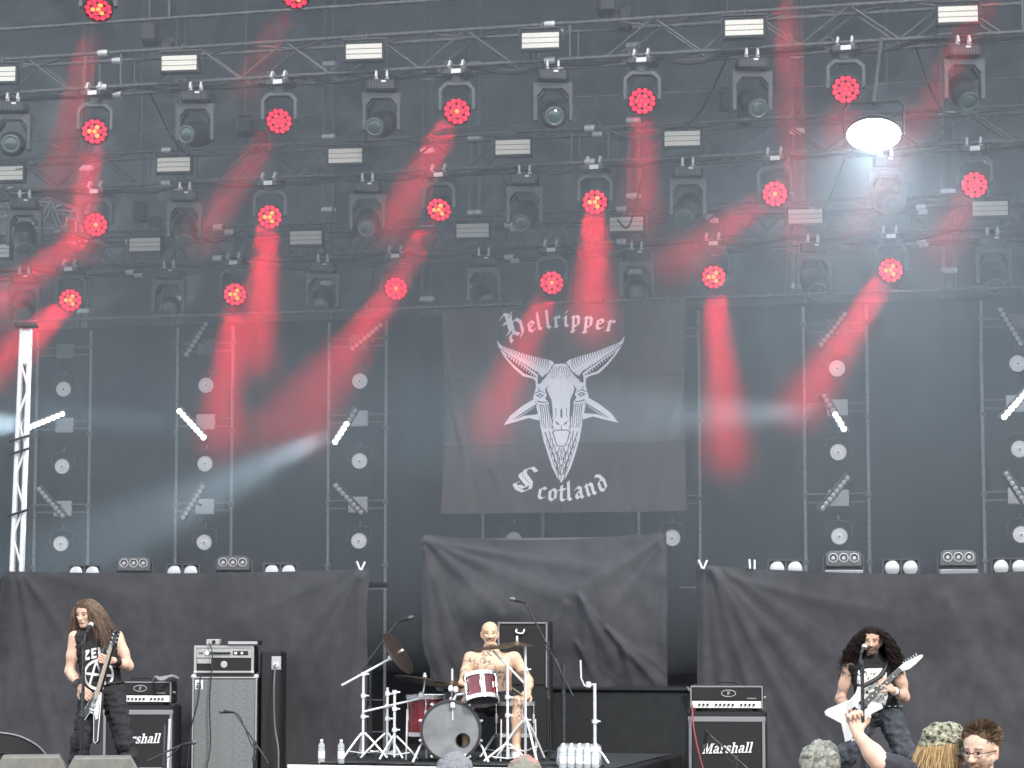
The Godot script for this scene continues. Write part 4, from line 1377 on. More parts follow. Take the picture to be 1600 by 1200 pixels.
	part(m, "grille", box(Vector3(0.46, 0.58, 0.016), 0.004, Vector3(0, 1.22, 0.0)), M.grille_black)
	for s in [-1, 1]:
		part(m, "frame", box(Vector3(0.018, 0.66, 0.024), 0.004, Vector3(s * 0.245, 1.23, 0.004)), M.piping)
	part(m, "frame", box(Vector3(0.50, 0.018, 0.024), 0.004, Vector3(0, 1.555, 0.004)), M.piping)
	part(m, "handle", tube(soft([Vector3(-0.06, 1.49, 0.02), Vector3(-0.06, 1.46, 0.035), Vector3(0.0, 1.45, 0.035), Vector3(0.02, 1.49, 0.02)], 4), 0.010, 6), M.silver)
	# cables on the amplifiers
	whole("cable_coil", tube(soft([Vector3(-2.05, 2.215, -24.25), Vector3(-1.98, 2.25, -24.15), Vector3(-1.90, 2.22, -24.10), Vector3(-1.84, 2.26, -24.2), Vector3(-1.80, 2.23, -24.3), Vector3(-1.92, 2.25, -24.34), Vector3(-2.02, 2.23, -24.3)], 4), 0.018, 6), M.piping, "grey cable coil lying on the amplifier behind the long-haired guitarist", "cable")
	whole("bass_cable", tube(soft([Vector3(-1.56, 2.60, -24.55), Vector3(-1.50, 2.45, -24.50), Vector3(-1.52, 2.0, -24.48), Vector3(-1.50, 1.55, -24.47), Vector3(-1.52, 1.27, -24.4)], 5), 0.008, 6), M.cable, "thin black cable hanging down the middle of the silver bass cabinet", "cable")
	whole("speaker_lead", tube(soft([Vector3(-1.63, 2.28, -24.50), Vector3(-1.64, 2.0, -24.46), Vector3(-1.70, 1.7, -24.42), Vector3(-1.72, 1.27, -24.38)], 5), 0.007, 6), M.cable, "thin black cable at the left of the silver bass cabinet", "cable")
	whole("power_lead", tube(soft([Vector3(-0.88, 2.37, -24.70), Vector3(-0.86, 2.1, -24.62), Vector3(-0.84, 1.75, -24.6), Vector3(-0.78, 1.5, -24.55), Vector3(-0.76, 1.27, -24.5)], 5), 0.011, 6), M.cable_grey, "grey cable hanging from the socket beside the bass amplifier", "cable")
	whole("guitar_lead", tube(soft([Vector3(3.73, 2.02, -23.74), Vector3(3.75, 1.85, -23.66), Vector3(3.80, 1.6, -23.64), Vector3(3.88, 1.35, -23.6), Vector3(3.95, 1.27, -23.5)], 5), 0.008, 6), M.cable_red, "red cable hanging down the front of the right guitar cabinet", "cable")
	whole("riser_cable", tube(soft([Vector3(3.38, 2.15, -25.27), Vector3(3.45, 2.05, -25.24), Vector3(3.47, 1.8, -25.23), Vector3(3.44, 1.5, -25.23), Vector3(3.46, 1.27, -25.2)], 5), 0.014, 6), M.cable_grey, "left one of two cables hanging off the black riser", "cable", Vector3.ZERO, 0.0, "riser cables")
	whole("riser_cable", tube(soft([Vector3(3.42, 2.15, -25.27), Vector3(3.54, 2.06, -25.24), Vector3(3.50, 1.8, -25.22), Vector3(3.53, 1.5, -25.22), Vector3(3.55, 1.27, -25.2)], 5), 0.014, 6), M.cable_grey, "right one of two cables hanging off the black riser", "cable", Vector3.ZERO, 0.0, "riser cables")


func tripod(t, r, spread, rise, m, turn = 0.0):
	# three double legs of a drum stand
	for k in 3:
		var a: float = TAU * k / 3.0 + turn
		var o := Vector3(cos(a), 0, sin(a))
		part(t, "leg", Shape.new().tube([Vector3(0, rise, 0) + o * 0.02, Vector3(0, rise * 0.75, 0) + o * spread * 0.35, o * spread + Vector3(0, 0.015, 0)], r, 6).mesh(), m)
		part(t, "brace", rod(Vector3(0, rise * 0.25, 0), Vector3(0, rise * 0.35, 0) + o * spread * 0.62, r * 0.7, 6), m)
		part(t, "rubber_foot", Shape.new().lathe([[0.0, 0.0], [r * 1.9, 0.004], [r * 1.7, 0.03], [0.0, 0.034]], at(o.x * spread, 0, o.z * spread), 8).mesh(), M.rubber)


func pole(t, y0, y1, r, m, collars = []):
	part(t, "pole", rod(Vector3(0, y0, 0), Vector3(0, y1, 0), r, 8), m)
	for y in collars:
		part(t, "collar", Shape.new().lathe([[r, -0.02], [r * 1.9, -0.018], [r * 1.9, 0.018], [r, 0.02]], at(0, y, 0), 10).mesh(), m)
		part(t, "wing_nut", box(Vector3(0.05, 0.016, 0.014), 0.004, Vector3(0.03, y, 0.01)), m)


func cymbal_mesh(r):
	return lathe([[0.0, 0.035], [r * 0.10, 0.032], [r * 0.16, 0.018], [r * 0.5, 0.010], [r * 0.85, 0.0], [r, -0.008], [r, -0.012], [r * 0.5, 0.006], [r * 0.16, 0.014], [0.0, 0.028]], 36)


func drum(t, r, h, xf: Transform3D, shell, head, lugs, rim):
	# a drum along local y: shell, two hoops, heads, lugs with tension rods
	var s = part(t, "shell", lathe([[r, -h / 2], [r * 1.004, -h / 2 + 0.01], [r * 1.004, h / 2 - 0.01], [r, h / 2]], 36), shell, xf)
	for e in [-1.0, 1.0]:
		part(s, "hoop", lathe([[r * 1.0, e * h / 2 - 0.022], [r + 0.014, e * h / 2 - 0.022], [r + 0.016, e * h / 2 + 0.016], [r - 0.002, e * h / 2 + 0.018], [r - 0.004, e * h / 2 - 0.01]], 36), rim)
	part(s, "batter_head", lathe([[r - 0.002, h / 2 + 0.004], [r * 0.7, h / 2 + 0.008], [0.0, h / 2 + 0.009]], 36), head)
	part(s, "resonant_head", lathe([[0.0, -h / 2 - 0.006], [r * 0.8, -h / 2 - 0.005], [r - 0.002, -h / 2 - 0.002]], 36), M.drum_dark)
	for k in lugs:
		var a: float = TAU * (k + 0.5) / lugs
		var o := Vector3(cos(a), 0, sin(a))
		var g := Shape.new()
		g.box(o * (r + 0.014), Vector3(0.024, h * 0.32, 0.026), 0.008, Basis(Vector3.UP, -a))
		g.tube([o * (r + 0.016) + Vector3(0, -h / 2 + 0.01, 0), o * (r + 0.016) + Vector3(0, h / 2 - 0.01, 0)], 0.005, 5)
		part(s, "lug", g.mesh(), M.chrome)
	return s


func build_drums():
	var floor_y := 1.48
	var t = thing("drum_riser", "low drum riser with a white painted front edge", "platform", Vector3(1.72, 1.25, -23.85))
	part(t, "deck", box(Vector3(3.2, 0.215, 2.9), 0.01, Vector3(0, 0.1075, 0)), M.black)
	part(t, "front_edge", box(Vector3(3.22, 0.06, 0.03), 0.006, Vector3(0, 0.195, 1.455)), M.edge_white)
	part(t, "carpet", box(Vector3(3.0, 0.012, 2.6), 0.004, Vector3(0, 0.2245, -0.05)), M.riser_cloth)
	var face := 0.26
	# bass drum
	var b = thing("bass_drum", "bass drum with a plain grey front head and round port hole", "drum", Vector3(1.52, floor_y + 0.30, -23.05), face)
	var r := 0.285
	part(b, "shell", Shape.new().lathe([[r * 0.96, -0.36], [r * 0.965, 0.0]], Transform3D(Basis(Vector3.RIGHT, PI / 2), Vector3.ZERO), 44).mesh(), M.shell_red)
	for z in [0.012, -0.35]:
		part(b, "hoop", Shape.new().lathe([[r - 0.012, -0.025], [r + 0.008, -0.025], [r + 0.008, 0.02], [r - 0.012, 0.022], [r - 0.018, 0.0]], Transform3D(Basis(Vector3.RIGHT, PI / 2), Vector3(0, 0, z)), 44).mesh(), M.drum_dark)
	# the head is a ring with the port cut out of it
	var hs := Shape.new()
	var port := Vector2(0.115, -0.09)
	var pr := 0.066
	for k in 44:
		var a0 := TAU * k / 44.0
		var a1 := TAU * (k + 1) / 44.0
		var o0 := Vector2(cos(a0), sin(a0)) * (r - 0.012)
		var o1 := Vector2(cos(a1), sin(a1)) * (r - 0.012)
		var i0 := port + Vector2(cos(a0), sin(a0)) * pr
		var i1 := port + Vector2(cos(a1), sin(a1)) * pr
		hs.quad(Vector3(o0.x, o0.y, 0.016), Vector3(o1.x, o1.y, 0.016), Vector3(i1.x, i1.y, 0.017), Vector3(i0.x, i0.y, 0.017), Vector3.BACK)
	part(b, "front_head", hs.mesh(), M.drum_head)
	part(b, "port_ring", Shape.new().lathe([[pr + 0.006, 0.0], [pr + 0.005, 0.008], [pr - 0.004, 0.008], [pr - 0.004, -0.01]], Transform3D(Basis(Vector3.RIGHT, PI / 2), Vector3(port.x, port.y, 0.014)), 24).mesh(), M.drum_dark)
	part(b, "inner_head", Shape.new().lathe([[r * 0.93, 0.0], [0.0, 0.002]], Transform3D(Basis(Vector3.RIGHT, PI / 2), Vector3(0, 0, -0.30)), 24).mesh(), M.drum_dark)
	part(b, "badge", box(Vector3(0.085, 0.02, 0.006), 0.002, Vector3(0.0, -r + 0.05, 0.02)), M.white_label)
	for k in 10:
		var a: float = TAU * (k + 0.5) / 10.0
		var g := Shape.new()
		g.box(Vector3(cos(a) * (r + 0.01), sin(a) * (r + 0.01), 0.0), Vector3(0.05, 0.03, 0.05), 0.008, Basis(Vector3.BACK, a))
		g.tube([Vector3(cos(a), sin(a), 0) * (r + 0.02) + Vector3(0, 0, 0.02), Vector3(cos(a), sin(a), 0) * (r + 0.02) + Vector3(0, 0, -0.16)], 0.006, 5)
		g.box(Vector3(cos(a) * r, sin(a) * r, -0.12), Vector3(0.022, 0.024, 0.08), 0.006, Basis(Vector3.BACK, a))
		part(b, "claw", g.mesh(), M.chrome)
	for s in [-1, 1]:
		part(b, "spur", Shape.new().tube([Vector3(s * 0.25, -0.10, -0.08), Vector3(s * 0.30, -0.16, -0.02), Vector3(s * 0.36, -0.295, 0.08)], 0.012, 8).mesh(), M.satin_chrome)
	# rack tom, tipped so that its lower head shows
	var tm = thing("rack_tom", "shiny red rack tom above the bass drum", "drum", Vector3(1.80, 2.18, -23.12), face)
	drum(tm, 0.152, 0.23, Transform3D(Basis(Vector3.RIGHT, -0.36) * Basis(Vector3.BACK, 0.10), Vector3.ZERO), M.shell_red, M.drum_white, 6, M.chrome)
	part(tm, "mount", Shape.new().tube([Vector3(-0.15, -0.05, -0.02), Vector3(-0.24, -0.06, 0.0), Vector3(-0.27, -0.14, 0.0), Vector3(-0.27, -0.30, 0.0)], 0.014, 8).mesh(), M.satin_chrome)
	for p in [Vector3(-0.29, 0.0, 0.03), Vector3(-0.24, -0.01, 0.03), Vector3(-0.27, -0.16, 0.03)]:
		part(tm, "clamp", box(Vector3(0.045, 0.06, 0.05), 0.012, p), M.satin_chrome)
	# floor drums
	var ft = thing("floor_tom", "dull red drum half hidden left of the bass drum", "drum", Vector3(1.14, floor_y + 0.43, -23.5), face)
	drum(ft, 0.19, 0.36, Transform3D.IDENTITY, M.shell_red, M.drum_white, 6, M.chrome)
	for k in 3:
		var a: float = TAU * k / 3.0 + 0.5
		part(ft, "leg", Shape.new().tube([Vector3(cos(a), 0, sin(a)) * 0.215 + Vector3(0, 0.06, 0), Vector3(cos(a), 0, sin(a)) * 0.225 + Vector3(0, -0.43, 0)], 0.009, 6).mesh(), M.satin_chrome)
	var sn = thing("floor_drum", "dark drum with chrome rims right of the bass drum", "drum", Vector3(2.02, floor_y + 0.40, -23.55), face)
	drum(sn, 0.18, 0.30, Transform3D.IDENTITY, M.drum_dark, M.drum_white, 8, M.chrome)
	for k in 3:
		var a: float = TAU * k / 3.0 + 0.2
		part(sn, "leg", Shape.new().tube([Vector3(cos(a), 0, sin(a)) * 0.20 + Vector3(0, 0.0, 0), Vector3(cos(a), 0, sin(a)) * 0.21 + Vector3(0, -0.40, 0)], 0.009, 6).mesh(), M.satin_chrome)
	# boom stand with the steep dark cymbal
	var s1 = thing("cymbal_stand", "chrome boom stand holding the steeply tilted dark cymbal", "cymbal stand", Vector3(0.59, floor_y, -23.2), face, "cymbal stands")
	pole(s1, 0.04, 0.84, 0.013, M.satin_chrome, [0.42, 0.62, 0.83])
	tripod(s1, 0.011, 0.26, 0.26, M.satin_chrome, 0.3)
	part(s1, "boom", rod(Vector3(-0.21, 0.72, 0), Vector3(0.30, 1.00, -0.03), 0.012, 8), M.satin_chrome)
	part(s1, "tilter", box(Vector3(0.05, 0.05, 0.04), 0.012, Vector3(0.26, 0.985, -0.02)), M.satin_chrome)
	var c1 = thing("crash_cymbal", "dark cymbal standing steeply on the left boom stand", "cymbal", Vector3(0.59, floor_y, -23.2) + Vector3(0.34, 1.035, -0.04).rotated(Vector3.UP, face), face, "cymbals")
	part(c1, "plate", cymbal_mesh(0.235), M.cymbal_dark, Transform3D(Basis(Vector3.BACK, -0.98) * Basis(Vector3.RIGHT, 0.30), Vector3.ZERO))
	part(c1, "wing_nut", Shape.new().lathe([[0.016, 0.03], [0.014, 0.055], [0.0, 0.058]], Transform3D(Basis(Vector3.BACK, -0.98) * Basis(Vector3.RIGHT, 0.30), Vector3.ZERO), 8).mesh(), M.satin_chrome)
	# flat cymbals left of the drummer
	var s2 = thing("cymbal_stand", "chrome stand with a long level boom under the flat left cymbal", "cymbal stand", Vector3(0.82, floor_y, -23.25), face, "cymbal stands")
	pole(s2, 0.04, 0.70, 0.013, M.satin_chrome, [0.40, 0.52, 0.64])
	tripod(s2, 0.011, 0.27, 0.26, M.satin_chrome, 0.9)
	part(s2, "boom", rod(Vector3(-0.22, 0.47, 0.03), Vector3(0.34, 0.60, 0.03), 0.011, 8), M.satin_chrome)
	part(s2, "tilter", box(Vector3(0.05, 0.06, 0.05), 0.012, Vector3(0.33, 0.63, 0.03)), M.satin_chrome)
	part(s2, "tilter_rod", rod(Vector3(0.34, 0.60, 0.03), Vector3(0.37, 0.80, 0.0), 0.008, 6), M.satin_chrome)
	var c2 = thing("ride_cymbal", "wide flat cymbal in front of the drummer, left of the red tom", "cymbal", Vector3(0.82, floor_y, -23.25) + Vector3(0.36, 0.765, 0.0).rotated(Vector3.UP, face), face, "cymbals")
	part(c2, "plate", cymbal_mesh(0.30), M.cymbal_dark, Transform3D(Basis(Vector3.BACK, -0.17) * Basis(Vector3.RIGHT, -0.13), Vector3.ZERO))
	part(c2, "felt", Shape.new().lathe([[0.018, 0.03], [0.02, 0.05], [0.012, 0.055], [0.014, 0.075], [0.0, 0.078]], Transform3D.IDENTITY, 8).mesh(), M.satin_chrome)
	var s3 = thing("cymbal_stand", "chrome straight stand between the level boom and the bass drum", "cymbal stand", Vector3(0.94, floor_y, -23.1), face, "cymbal stands")
	pole(s3, 0.04, 0.68, 0.013, M.satin_chrome, [0.30, 0.50, 0.66])
	tripod(s3, 0.010, 0.24, 0.24, M.satin_chrome, 0.1)
	# hi-hat half hidden, near the drummer's hand
	var hh = thing("hi_hat", "pair of pale hi-hat cymbals just left of the red tom", "hi-hat", Vector3(1.40, floor_y, -23.5), face)
	pole(hh, 0.04, 0.88, 0.010, M.satin_chrome, [0.45])
	tripod(hh, 0.009, 0.22, 0.24, M.satin_chrome, 0.7)
	part(hh, "lower_cymbal", cymbal_mesh(0.178), M.cymbal, Transform3D(Basis(Vector3.RIGHT, PI) * Basis(Vector3.BACK, 0.1), Vector3(0, 0.715, 0)))
	part(hh, "upper_cymbal", cymbal_mesh(0.178), M.cymbal, Transform3D(Basis(Vector3.BACK, -0.1), Vector3(0, 0.735, 0)))
	# right hand cymbals, edge on in front of the drummer's shoulder
	var s4 = thing("cymbal_stand", "chrome stand right of the drummer with a short boom arm", "cymbal stand", Vector3(2.08, floor_y, -23.05), face, "cymbal stands")
	pole(s4, 0.04, 1.00, 0.013, M.satin_chrome, [0.45, 0.62])
	tripod(s4, 0.011, 0.26, 0.18, M.satin_chrome, 0.6)
	part(s4, "boom", rod(Vector3(0.15, 0.76, 0), Vector3(-0.14, 1.06, 0), 0.011, 8), M.satin_chrome)
	var c4 = thing("crash_cymbal", "brown cymbal seen nearly edge on below the drummer's chin", "cymbal", Vector3(2.08, floor_y, -23.05) + Vector3(-0.14, 1.09, 0).rotated(Vector3.UP, face), face, "cymbals")
	part(c4, "plate", cymbal_mesh(0.19), M.cymbal, Transform3D(Basis(Vector3.RIGHT, 0.04) * Basis(Vector3.BACK, 0.08), Vector3.ZERO))
	var s5 = thing("cymbal_stand", "chrome tripod stand at the right of the kit", "cymbal stand", Vector3(2.19, floor_y, -23.3), face, "cymbal stands")
	pole(s5, 0.04, 1.10, 0.013, M.satin_chrome, [0.40, 0.88])
	tripod(s5, 0.013, 0.30, 0.40, M.satin_chrome, 1.2)
	var c5 = thing("ride_cymbal", "brown cymbal at the drummer's left hand, right of the edge-on one", "cymbal", Vector3(2.19, floor_y + 1.12, -23.3), face, "cymbals")
	part(c5, "plate", cymbal_mesh(0.17), M.cymbal, Transform3D(Basis(Vector3.RIGHT, 0.03) * Basis(Vector3.BACK, -0.05), Vector3(-0.08, 0, 0)))
	part(c5, "wing_nut", rod(Vector3(-0.08, 0.02, 0), Vector3(-0.08, 0.08, 0), 0.012, 6), M.satin_chrome)
	# lone hardware stand on the right
	var s6 = thing("hardware_stand", "bright bare stand with a bent top rod behind the water bottles", "stand", Vector3(2.86, 1.25, -23.35), face)
	pole(s6, 0.05, 0.98, 0.016, M.bright_alu, [0.62, 0.36])
	part(s6, "top_rod", Shape.new().tube([Vector3(0, 0.97, 0), Vector3(-0.10, 0.955, 0), Vector3(-0.13, 1.03, 0), Vector3(-0.135, 1.20, 0)], 0.010, 6).mesh(), M.bright_alu)
	part(s6, "clamp", box(Vector3(0.05, 0.06, 0.04), 0.01, Vector3(-0.06, 0.965, 0)), M.bright_alu)
	tripod(s6, 0.013, 0.28, 0.38, M.bright_alu, 0.4)
	# throne and pedal
	var th = thing("drum_throne", "black round drum stool under the drummer", "stool", Vector3(1.82, floor_y, -23.75), face)
	part(th, "seat", lathe([[0.0, 0.42], [0.15, 0.42], [0.17, 0.44], [0.17, 0.48], [0.15, 0.50], [0.0, 0.505]], 24), M.leather)
	pole(th, 0.05, 0.44, 0.016, M.satin_chrome)
	tripod(th, 0.012, 0.24, 0.28, M.satin_chrome, 0.5)
	mic_stand("left overhead microphone on a slanting boom above the drum kit", Vector3(0.56, floor_y, -23.5), face, 0.88, Vector3(-0.16, -0.12, 0), Vector3(0.27, 0.46, 0.0), Vector3(0.42, 0.50, 0.04), true)
	mic_stand("right overhead microphone on a tall dark boom stand behind the drummer", Vector3(2.34, floor_y, -23.6), face, 1.12, Vector3(0.24, -0.50, 0), Vector3(-0.22, 0.40, 0.0), Vector3(-0.30, 0.42, 0.03), true)
	var ps = thing("speaker_pole", "two thick grey upright poles right of the drummer", "stand", Vector3(2.47, floor_y, -23.7), face)
	part(ps, "pole", rod(Vector3(0, 0, 0), Vector3(0, 0.92, 0), 0.022, 10), M.steel_dark)
	part(ps, "pole", rod(Vector3(0.02, 0.72, 0), Vector3(-0.08, 0.98, 0), 0.016, 8), M.steel_dark)
	part(ps, "base", lathe([[0.0, 0.0], [0.14, 0.0], [0.14, 0.014], [0.03, 0.03], [0.0, 0.03]], 20), M.black)


func mic_stand(words, where, turn, high, boom_a, boom_b, mic_tip, on_tripod, called = "microphone_stand"):
	var t = thing(called, words, "microphone stand", where, turn, "microphone stands")
	part(t, "pole", rod(Vector3(0, 0.03, 0), Vector3(0, high, 0), 0.011, 8), M.steel_dark)
	part(t, "lower_tube", rod(Vector3(0, 0.03, 0), Vector3(0, high * 0.55, 0), 0.015, 8), M.black)
	part(t, "clutch", Shape.new().lathe([[0.012, -0.03], [0.022, -0.025], [0.022, 0.025], [0.012, 0.03]], at(0, high * 0.55, 0), 10).mesh(), M.steel_dark)
	if on_tripod:
		for k in 3:
			var a: float = TAU * k / 3.0 + 0.4
			part(t, "leg", rod(Vector3(0, 0.10, 0), Vector3(cos(a) * 0.32, 0.012, sin(a) * 0.32), 0.009, 6), M.steel_dark)
	else:
		part(t, "base", lathe([[0.0, 0.0], [0.13, 0.0], [0.13, 0.012], [0.02, 0.035], [0.0, 0.035]], 24), M.black)
	var up := Vector3(0, high, 0)
	part(t, "knuckle", box(Vector3(0.035, 0.05, 0.035), 0.008, up), M.steel_dark)
	part(t, "boom", rod(up + boom_a, up + boom_b, 0.009, 8), M.steel_dark)
	var d: Vector3 = (mic_tip - boom_b).normalized()
	var e: Vector3 = up + boom_b
	var m = part(t, "microphone", Shape.new().tube([e, e + d * 0.06, e + d * 0.12], [0.010, 0.014, 0.019], 10).mesh(), M.rubber)
	part(m, "grille", Shape.new().tube([e + d * 0.118, e + d * 0.128, e + d * 0.145, e + d * 0.162, e + d * 0.170], [0.019, 0.024, 0.025, 0.019, 0.006], 12).mesh(), M.silver if called == "vocal_microphone_stand" else M.mic_grille)
	part(t, "cable", tube(soft([e, e - d * 0.06 - Vector3(0, 0.05, 0), up + (boom_a + boom_b) * 0.5 - Vector3(0, 0.07, 0.0), up + Vector3(0.015, -0.05, 0.012), Vector3(0.016, high * 0.4, 0.012), Vector3(0.03, 0.02, 0.03)], 5), 0.005, 5), M.cable)
	return t


# ---------------------------------------------------------------- bodies as one smooth surface
class Flesh:
	# joins tapered capsules with a smooth minimum on a grid and meshes the result (surface nets)
	var v := PackedVector3Array()
	var n := PackedVector3Array()
	var c := PackedColorArray()
	var uv := PackedVector2Array()
	var idx := PackedInt32Array()

	func grow(bones: Array, cell: float, k: float, tint: Callable, wrinkle := 0.0, sd := 1):
		var lo := Vector3.ONE * 1e9
		var hi := -lo
		for b in bones:
			for e in [[b[0], b[1]], [b[2], b[3]]]:
				lo = lo.min(e[0] - Vector3.ONE * (e[1] + k + cell * 2))
				hi = hi.max(e[0] + Vector3.ONE * (e[1] + k + cell * 2))
		var nx := int(ceil((hi.x - lo.x) / cell)) + 1
		var ny := int(ceil((hi.y - lo.y) / cell)) + 1
		var nz := int(ceil((hi.z - lo.z) / cell)) + 1
		var d := PackedFloat32Array()
		d.resize(nx * ny * nz)
		d.fill(9.0)
		for b in bones:
			var a: Vector3 = b[0]
			var ra: float = b[1]
			var q: Vector3 = b[2]
			var rb: float = b[3]
			var flat: float = b[4] if b.size() > 4 else 1.0
			var reach := maxf(ra, rb) / minf(flat, 1.0) + k + cell * 2
			var l := ((a.min(q) - Vector3.ONE * reach - lo) / cell).floor()
			var h := ((a.max(q) + Vector3.ONE * reach - lo) / cell).ceil()
			var ba := q - a
			var bb := maxf(ba.length_squared(), 1e-9)
			for z in range(maxi(0, int(l.z)), mini(nz - 1, int(h.z)) + 1):
				for y in range(maxi(0, int(l.y)), mini(ny - 1, int(h.y)) + 1):
					var at := (z * ny + y) * nx
					for x in range(maxi(0, int(l.x)), mini(nx - 1, int(h.x)) + 1):
						var pa := Vector3(lo.x + x * cell, lo.y + y * cell, lo.z + z * cell) - a
						var t := clampf(pa.dot(ba) / bb, 0.0, 1.0)
						var w := pa - ba * t
						w.z *= flat
						var s := w.length() - (ra + (rb - ra) * t)
						var o := d[at + x]
						var m := maxf(k - absf(o - s), 0.0)
						d[at + x] = minf(o, s) - m * m / (4.0 * k)
		var made := {}
		var limit := cell * 1.8
		var first := v.size()
		var noise := FastNoiseLite.new()
		noise.seed = sd
		noise.frequency = 10.0
		noise.fractal_octaves = 4
		noise.fractal_gain = 0.6
		var sy := nx
		var sz := nx * ny
		for z in nz - 1:
			for y in ny - 1:
				var row := z * sz + y * sy
				for x in nx - 1:
					var i := row + x
					if absf(d[i]) > limit:
						continue
					var g := [d[i], d[i + 1], d[i + sy], d[i + sy + 1], d[i + sz], d[i + sz + 1], d[i + sz + sy], d[i + sz + sy + 1]]
					var inside := 0
					for e in g:
						if e < 0.0:
							inside += 1
					if inside == 0 or inside == 8:
						continue
					var sum := Vector3.ZERO
					var hits := 0
					for e in [[0, 1, 0], [2, 3, 0], [4, 5, 0], [6, 7, 0], [0, 2, 1], [1, 3, 1], [4, 6, 1], [5, 7, 1], [0, 4, 2], [1, 5, 2], [2, 6, 2], [3, 7, 2]]:
						var da: float = g[e[0]]
						var db: float = g[e[1]]
						if (da < 0.0) != (db < 0.0):
							var p := Vector3(e[0] & 1, (e[0] >> 1) & 1, e[0] >> 2)
							p[e[2]] += da / (da - db)
							sum += p
							hits += 1
					var grad := Vector3(g[1] + g[3] + g[5] + g[7] - g[0] - g[2] - g[4] - g[6], g[2] + g[3] + g[6] + g[7] - g[0] - g[1] - g[4] - g[5], g[4] + g[5] + g[6] + g[7] - g[0] - g[1] - g[2] - g[3]).normalized()
					var pos := lo + (Vector3(x, y, z) + sum / hits) * cell
					if wrinkle > 0.0:
						pos += grad * wrinkle * noise.get_noise_3d(pos.x, pos.y * 1.6, pos.z)
					made[i] = v.size()
					v.append(pos)
					n.append(grad)
					c.append(tint.call(pos, grad))
					uv.append(Vector2(pos.x, pos.y) if grad.z > -0.2 else Vector2(-5, -5))
		for i in made:
			for e in [[1, sy, sz], [sy, sz, 1], [sz, 1, sy]]:
				# the edge from corner i along e[0] is shared by four cells
				var b0: int = i - e[1]
				var b1: int = i - e[2]
				var b2: int = i - e[1] - e[2]
				if (d[i] < 0.0) != (d[i + e[0]] < 0.0) and made.has(b0) and made.has(b1) and made.has(b2):
					var p0: int = made[i]
					var p1: int = made[b0]
					var p2: int = made[b2]
					var p3: int = made[b1]
					if d[i] < 0.0:
						idx.append_array([p0, p2, p1, p0, p3, p2])
					else:
						idx.append_array([p0, p1, p2, p0, p2, p3])
		if wrinkle > 0.0:
			# normals of the wrinkled surface
			var acc := PackedVector3Array()
			acc.resize(v.size())
			for t in range(0, idx.size(), 3):
				if idx[t] >= first:
					var f := (v[idx[t + 2]] - v[idx[t]]).cross(v[idx[t + 1]] - v[idx[t]])
					for e in 3:
						acc[idx[t + e]] += f
			for j in range(first, v.size()):
				var m := acc[j].normalized()
				n[j] = m if m.dot(n[j]) > 0.0 else -m
		return self

	func mesh() -> ArrayMesh:
		var arrays := []
		arrays.resize(Mesh.ARRAY_MAX)
		arrays[Mesh.ARRAY_VERTEX] = v
		arrays[Mesh.ARRAY_NORMAL] = n
		arrays[Mesh.ARRAY_COLOR] = c
		arrays[Mesh.ARRAY_TEX_UV] = uv
		arrays[Mesh.ARRAY_INDEX] = idx
		var m := ArrayMesh.new()
		m.add_surface_from_arrays(Mesh.PRIMITIVE_TRIANGLES, arrays)
		return m


func head_bones(xf: Transform3D, s = 1.0) -> Array:
	var list := [
		[Vector3(0, 0.040, -0.035), 0.080, Vector3(0, 0.045, 0.015), 0.076],
		[Vector3(0, 0.010, 0.020), 0.066, Vector3(0, -0.055, 0.040), 0.048],
		[Vector3(-0.048, -0.030, 0.005), 0.028, Vector3(-0.012, -0.088, 0.055), 0.022],
		[Vector3(0.048, -0.030, 0.005), 0.028, Vector3(0.012, -0.088, 0.055), 0.022],
		[Vector3(-0.010, -0.092, 0.062), 0.020, Vector3(0.010, -0.092, 0.062), 0.020],
		[Vector3(-0.036, 0.026, 0.076), 0.012, Vector3(0.036, 0.026, 0.076), 0.012],
		[Vector3(0, 0.012, 0.086), 0.008, Vector3(0, -0.026, 0.106), 0.013],
		[Vector3(-0.010, -0.028, 0.096), 0.009, Vector3(0.010, -0.028, 0.096), 0.009],
		[Vector3(-0.038, -0.014, 0.066), 0.020, Vector3(-0.030, -0.035, 0.062), 0.018],
		[Vector3(0.038, -0.014, 0.066), 0.020, Vector3(0.030, -0.035, 0.062), 0.018],
		[Vector3(-0.018, -0.058, 0.086), 0.008, Vector3(0.018, -0.058, 0.086), 0.008],
		[Vector3(-0.082, 0.012, -0.012), 0.011, Vector3(-0.080, -0.028, -0.008), 0.009],
		[Vector3(0.082, 0.012, -0.012), 0.011, Vector3(0.080, -0.028, -0.008), 0.009],
	]
	var out := []
	for b in list:
		out.append([xf * (b[0] * s), b[1] * s, xf * (b[2] * s), b[3] * s])
	return out


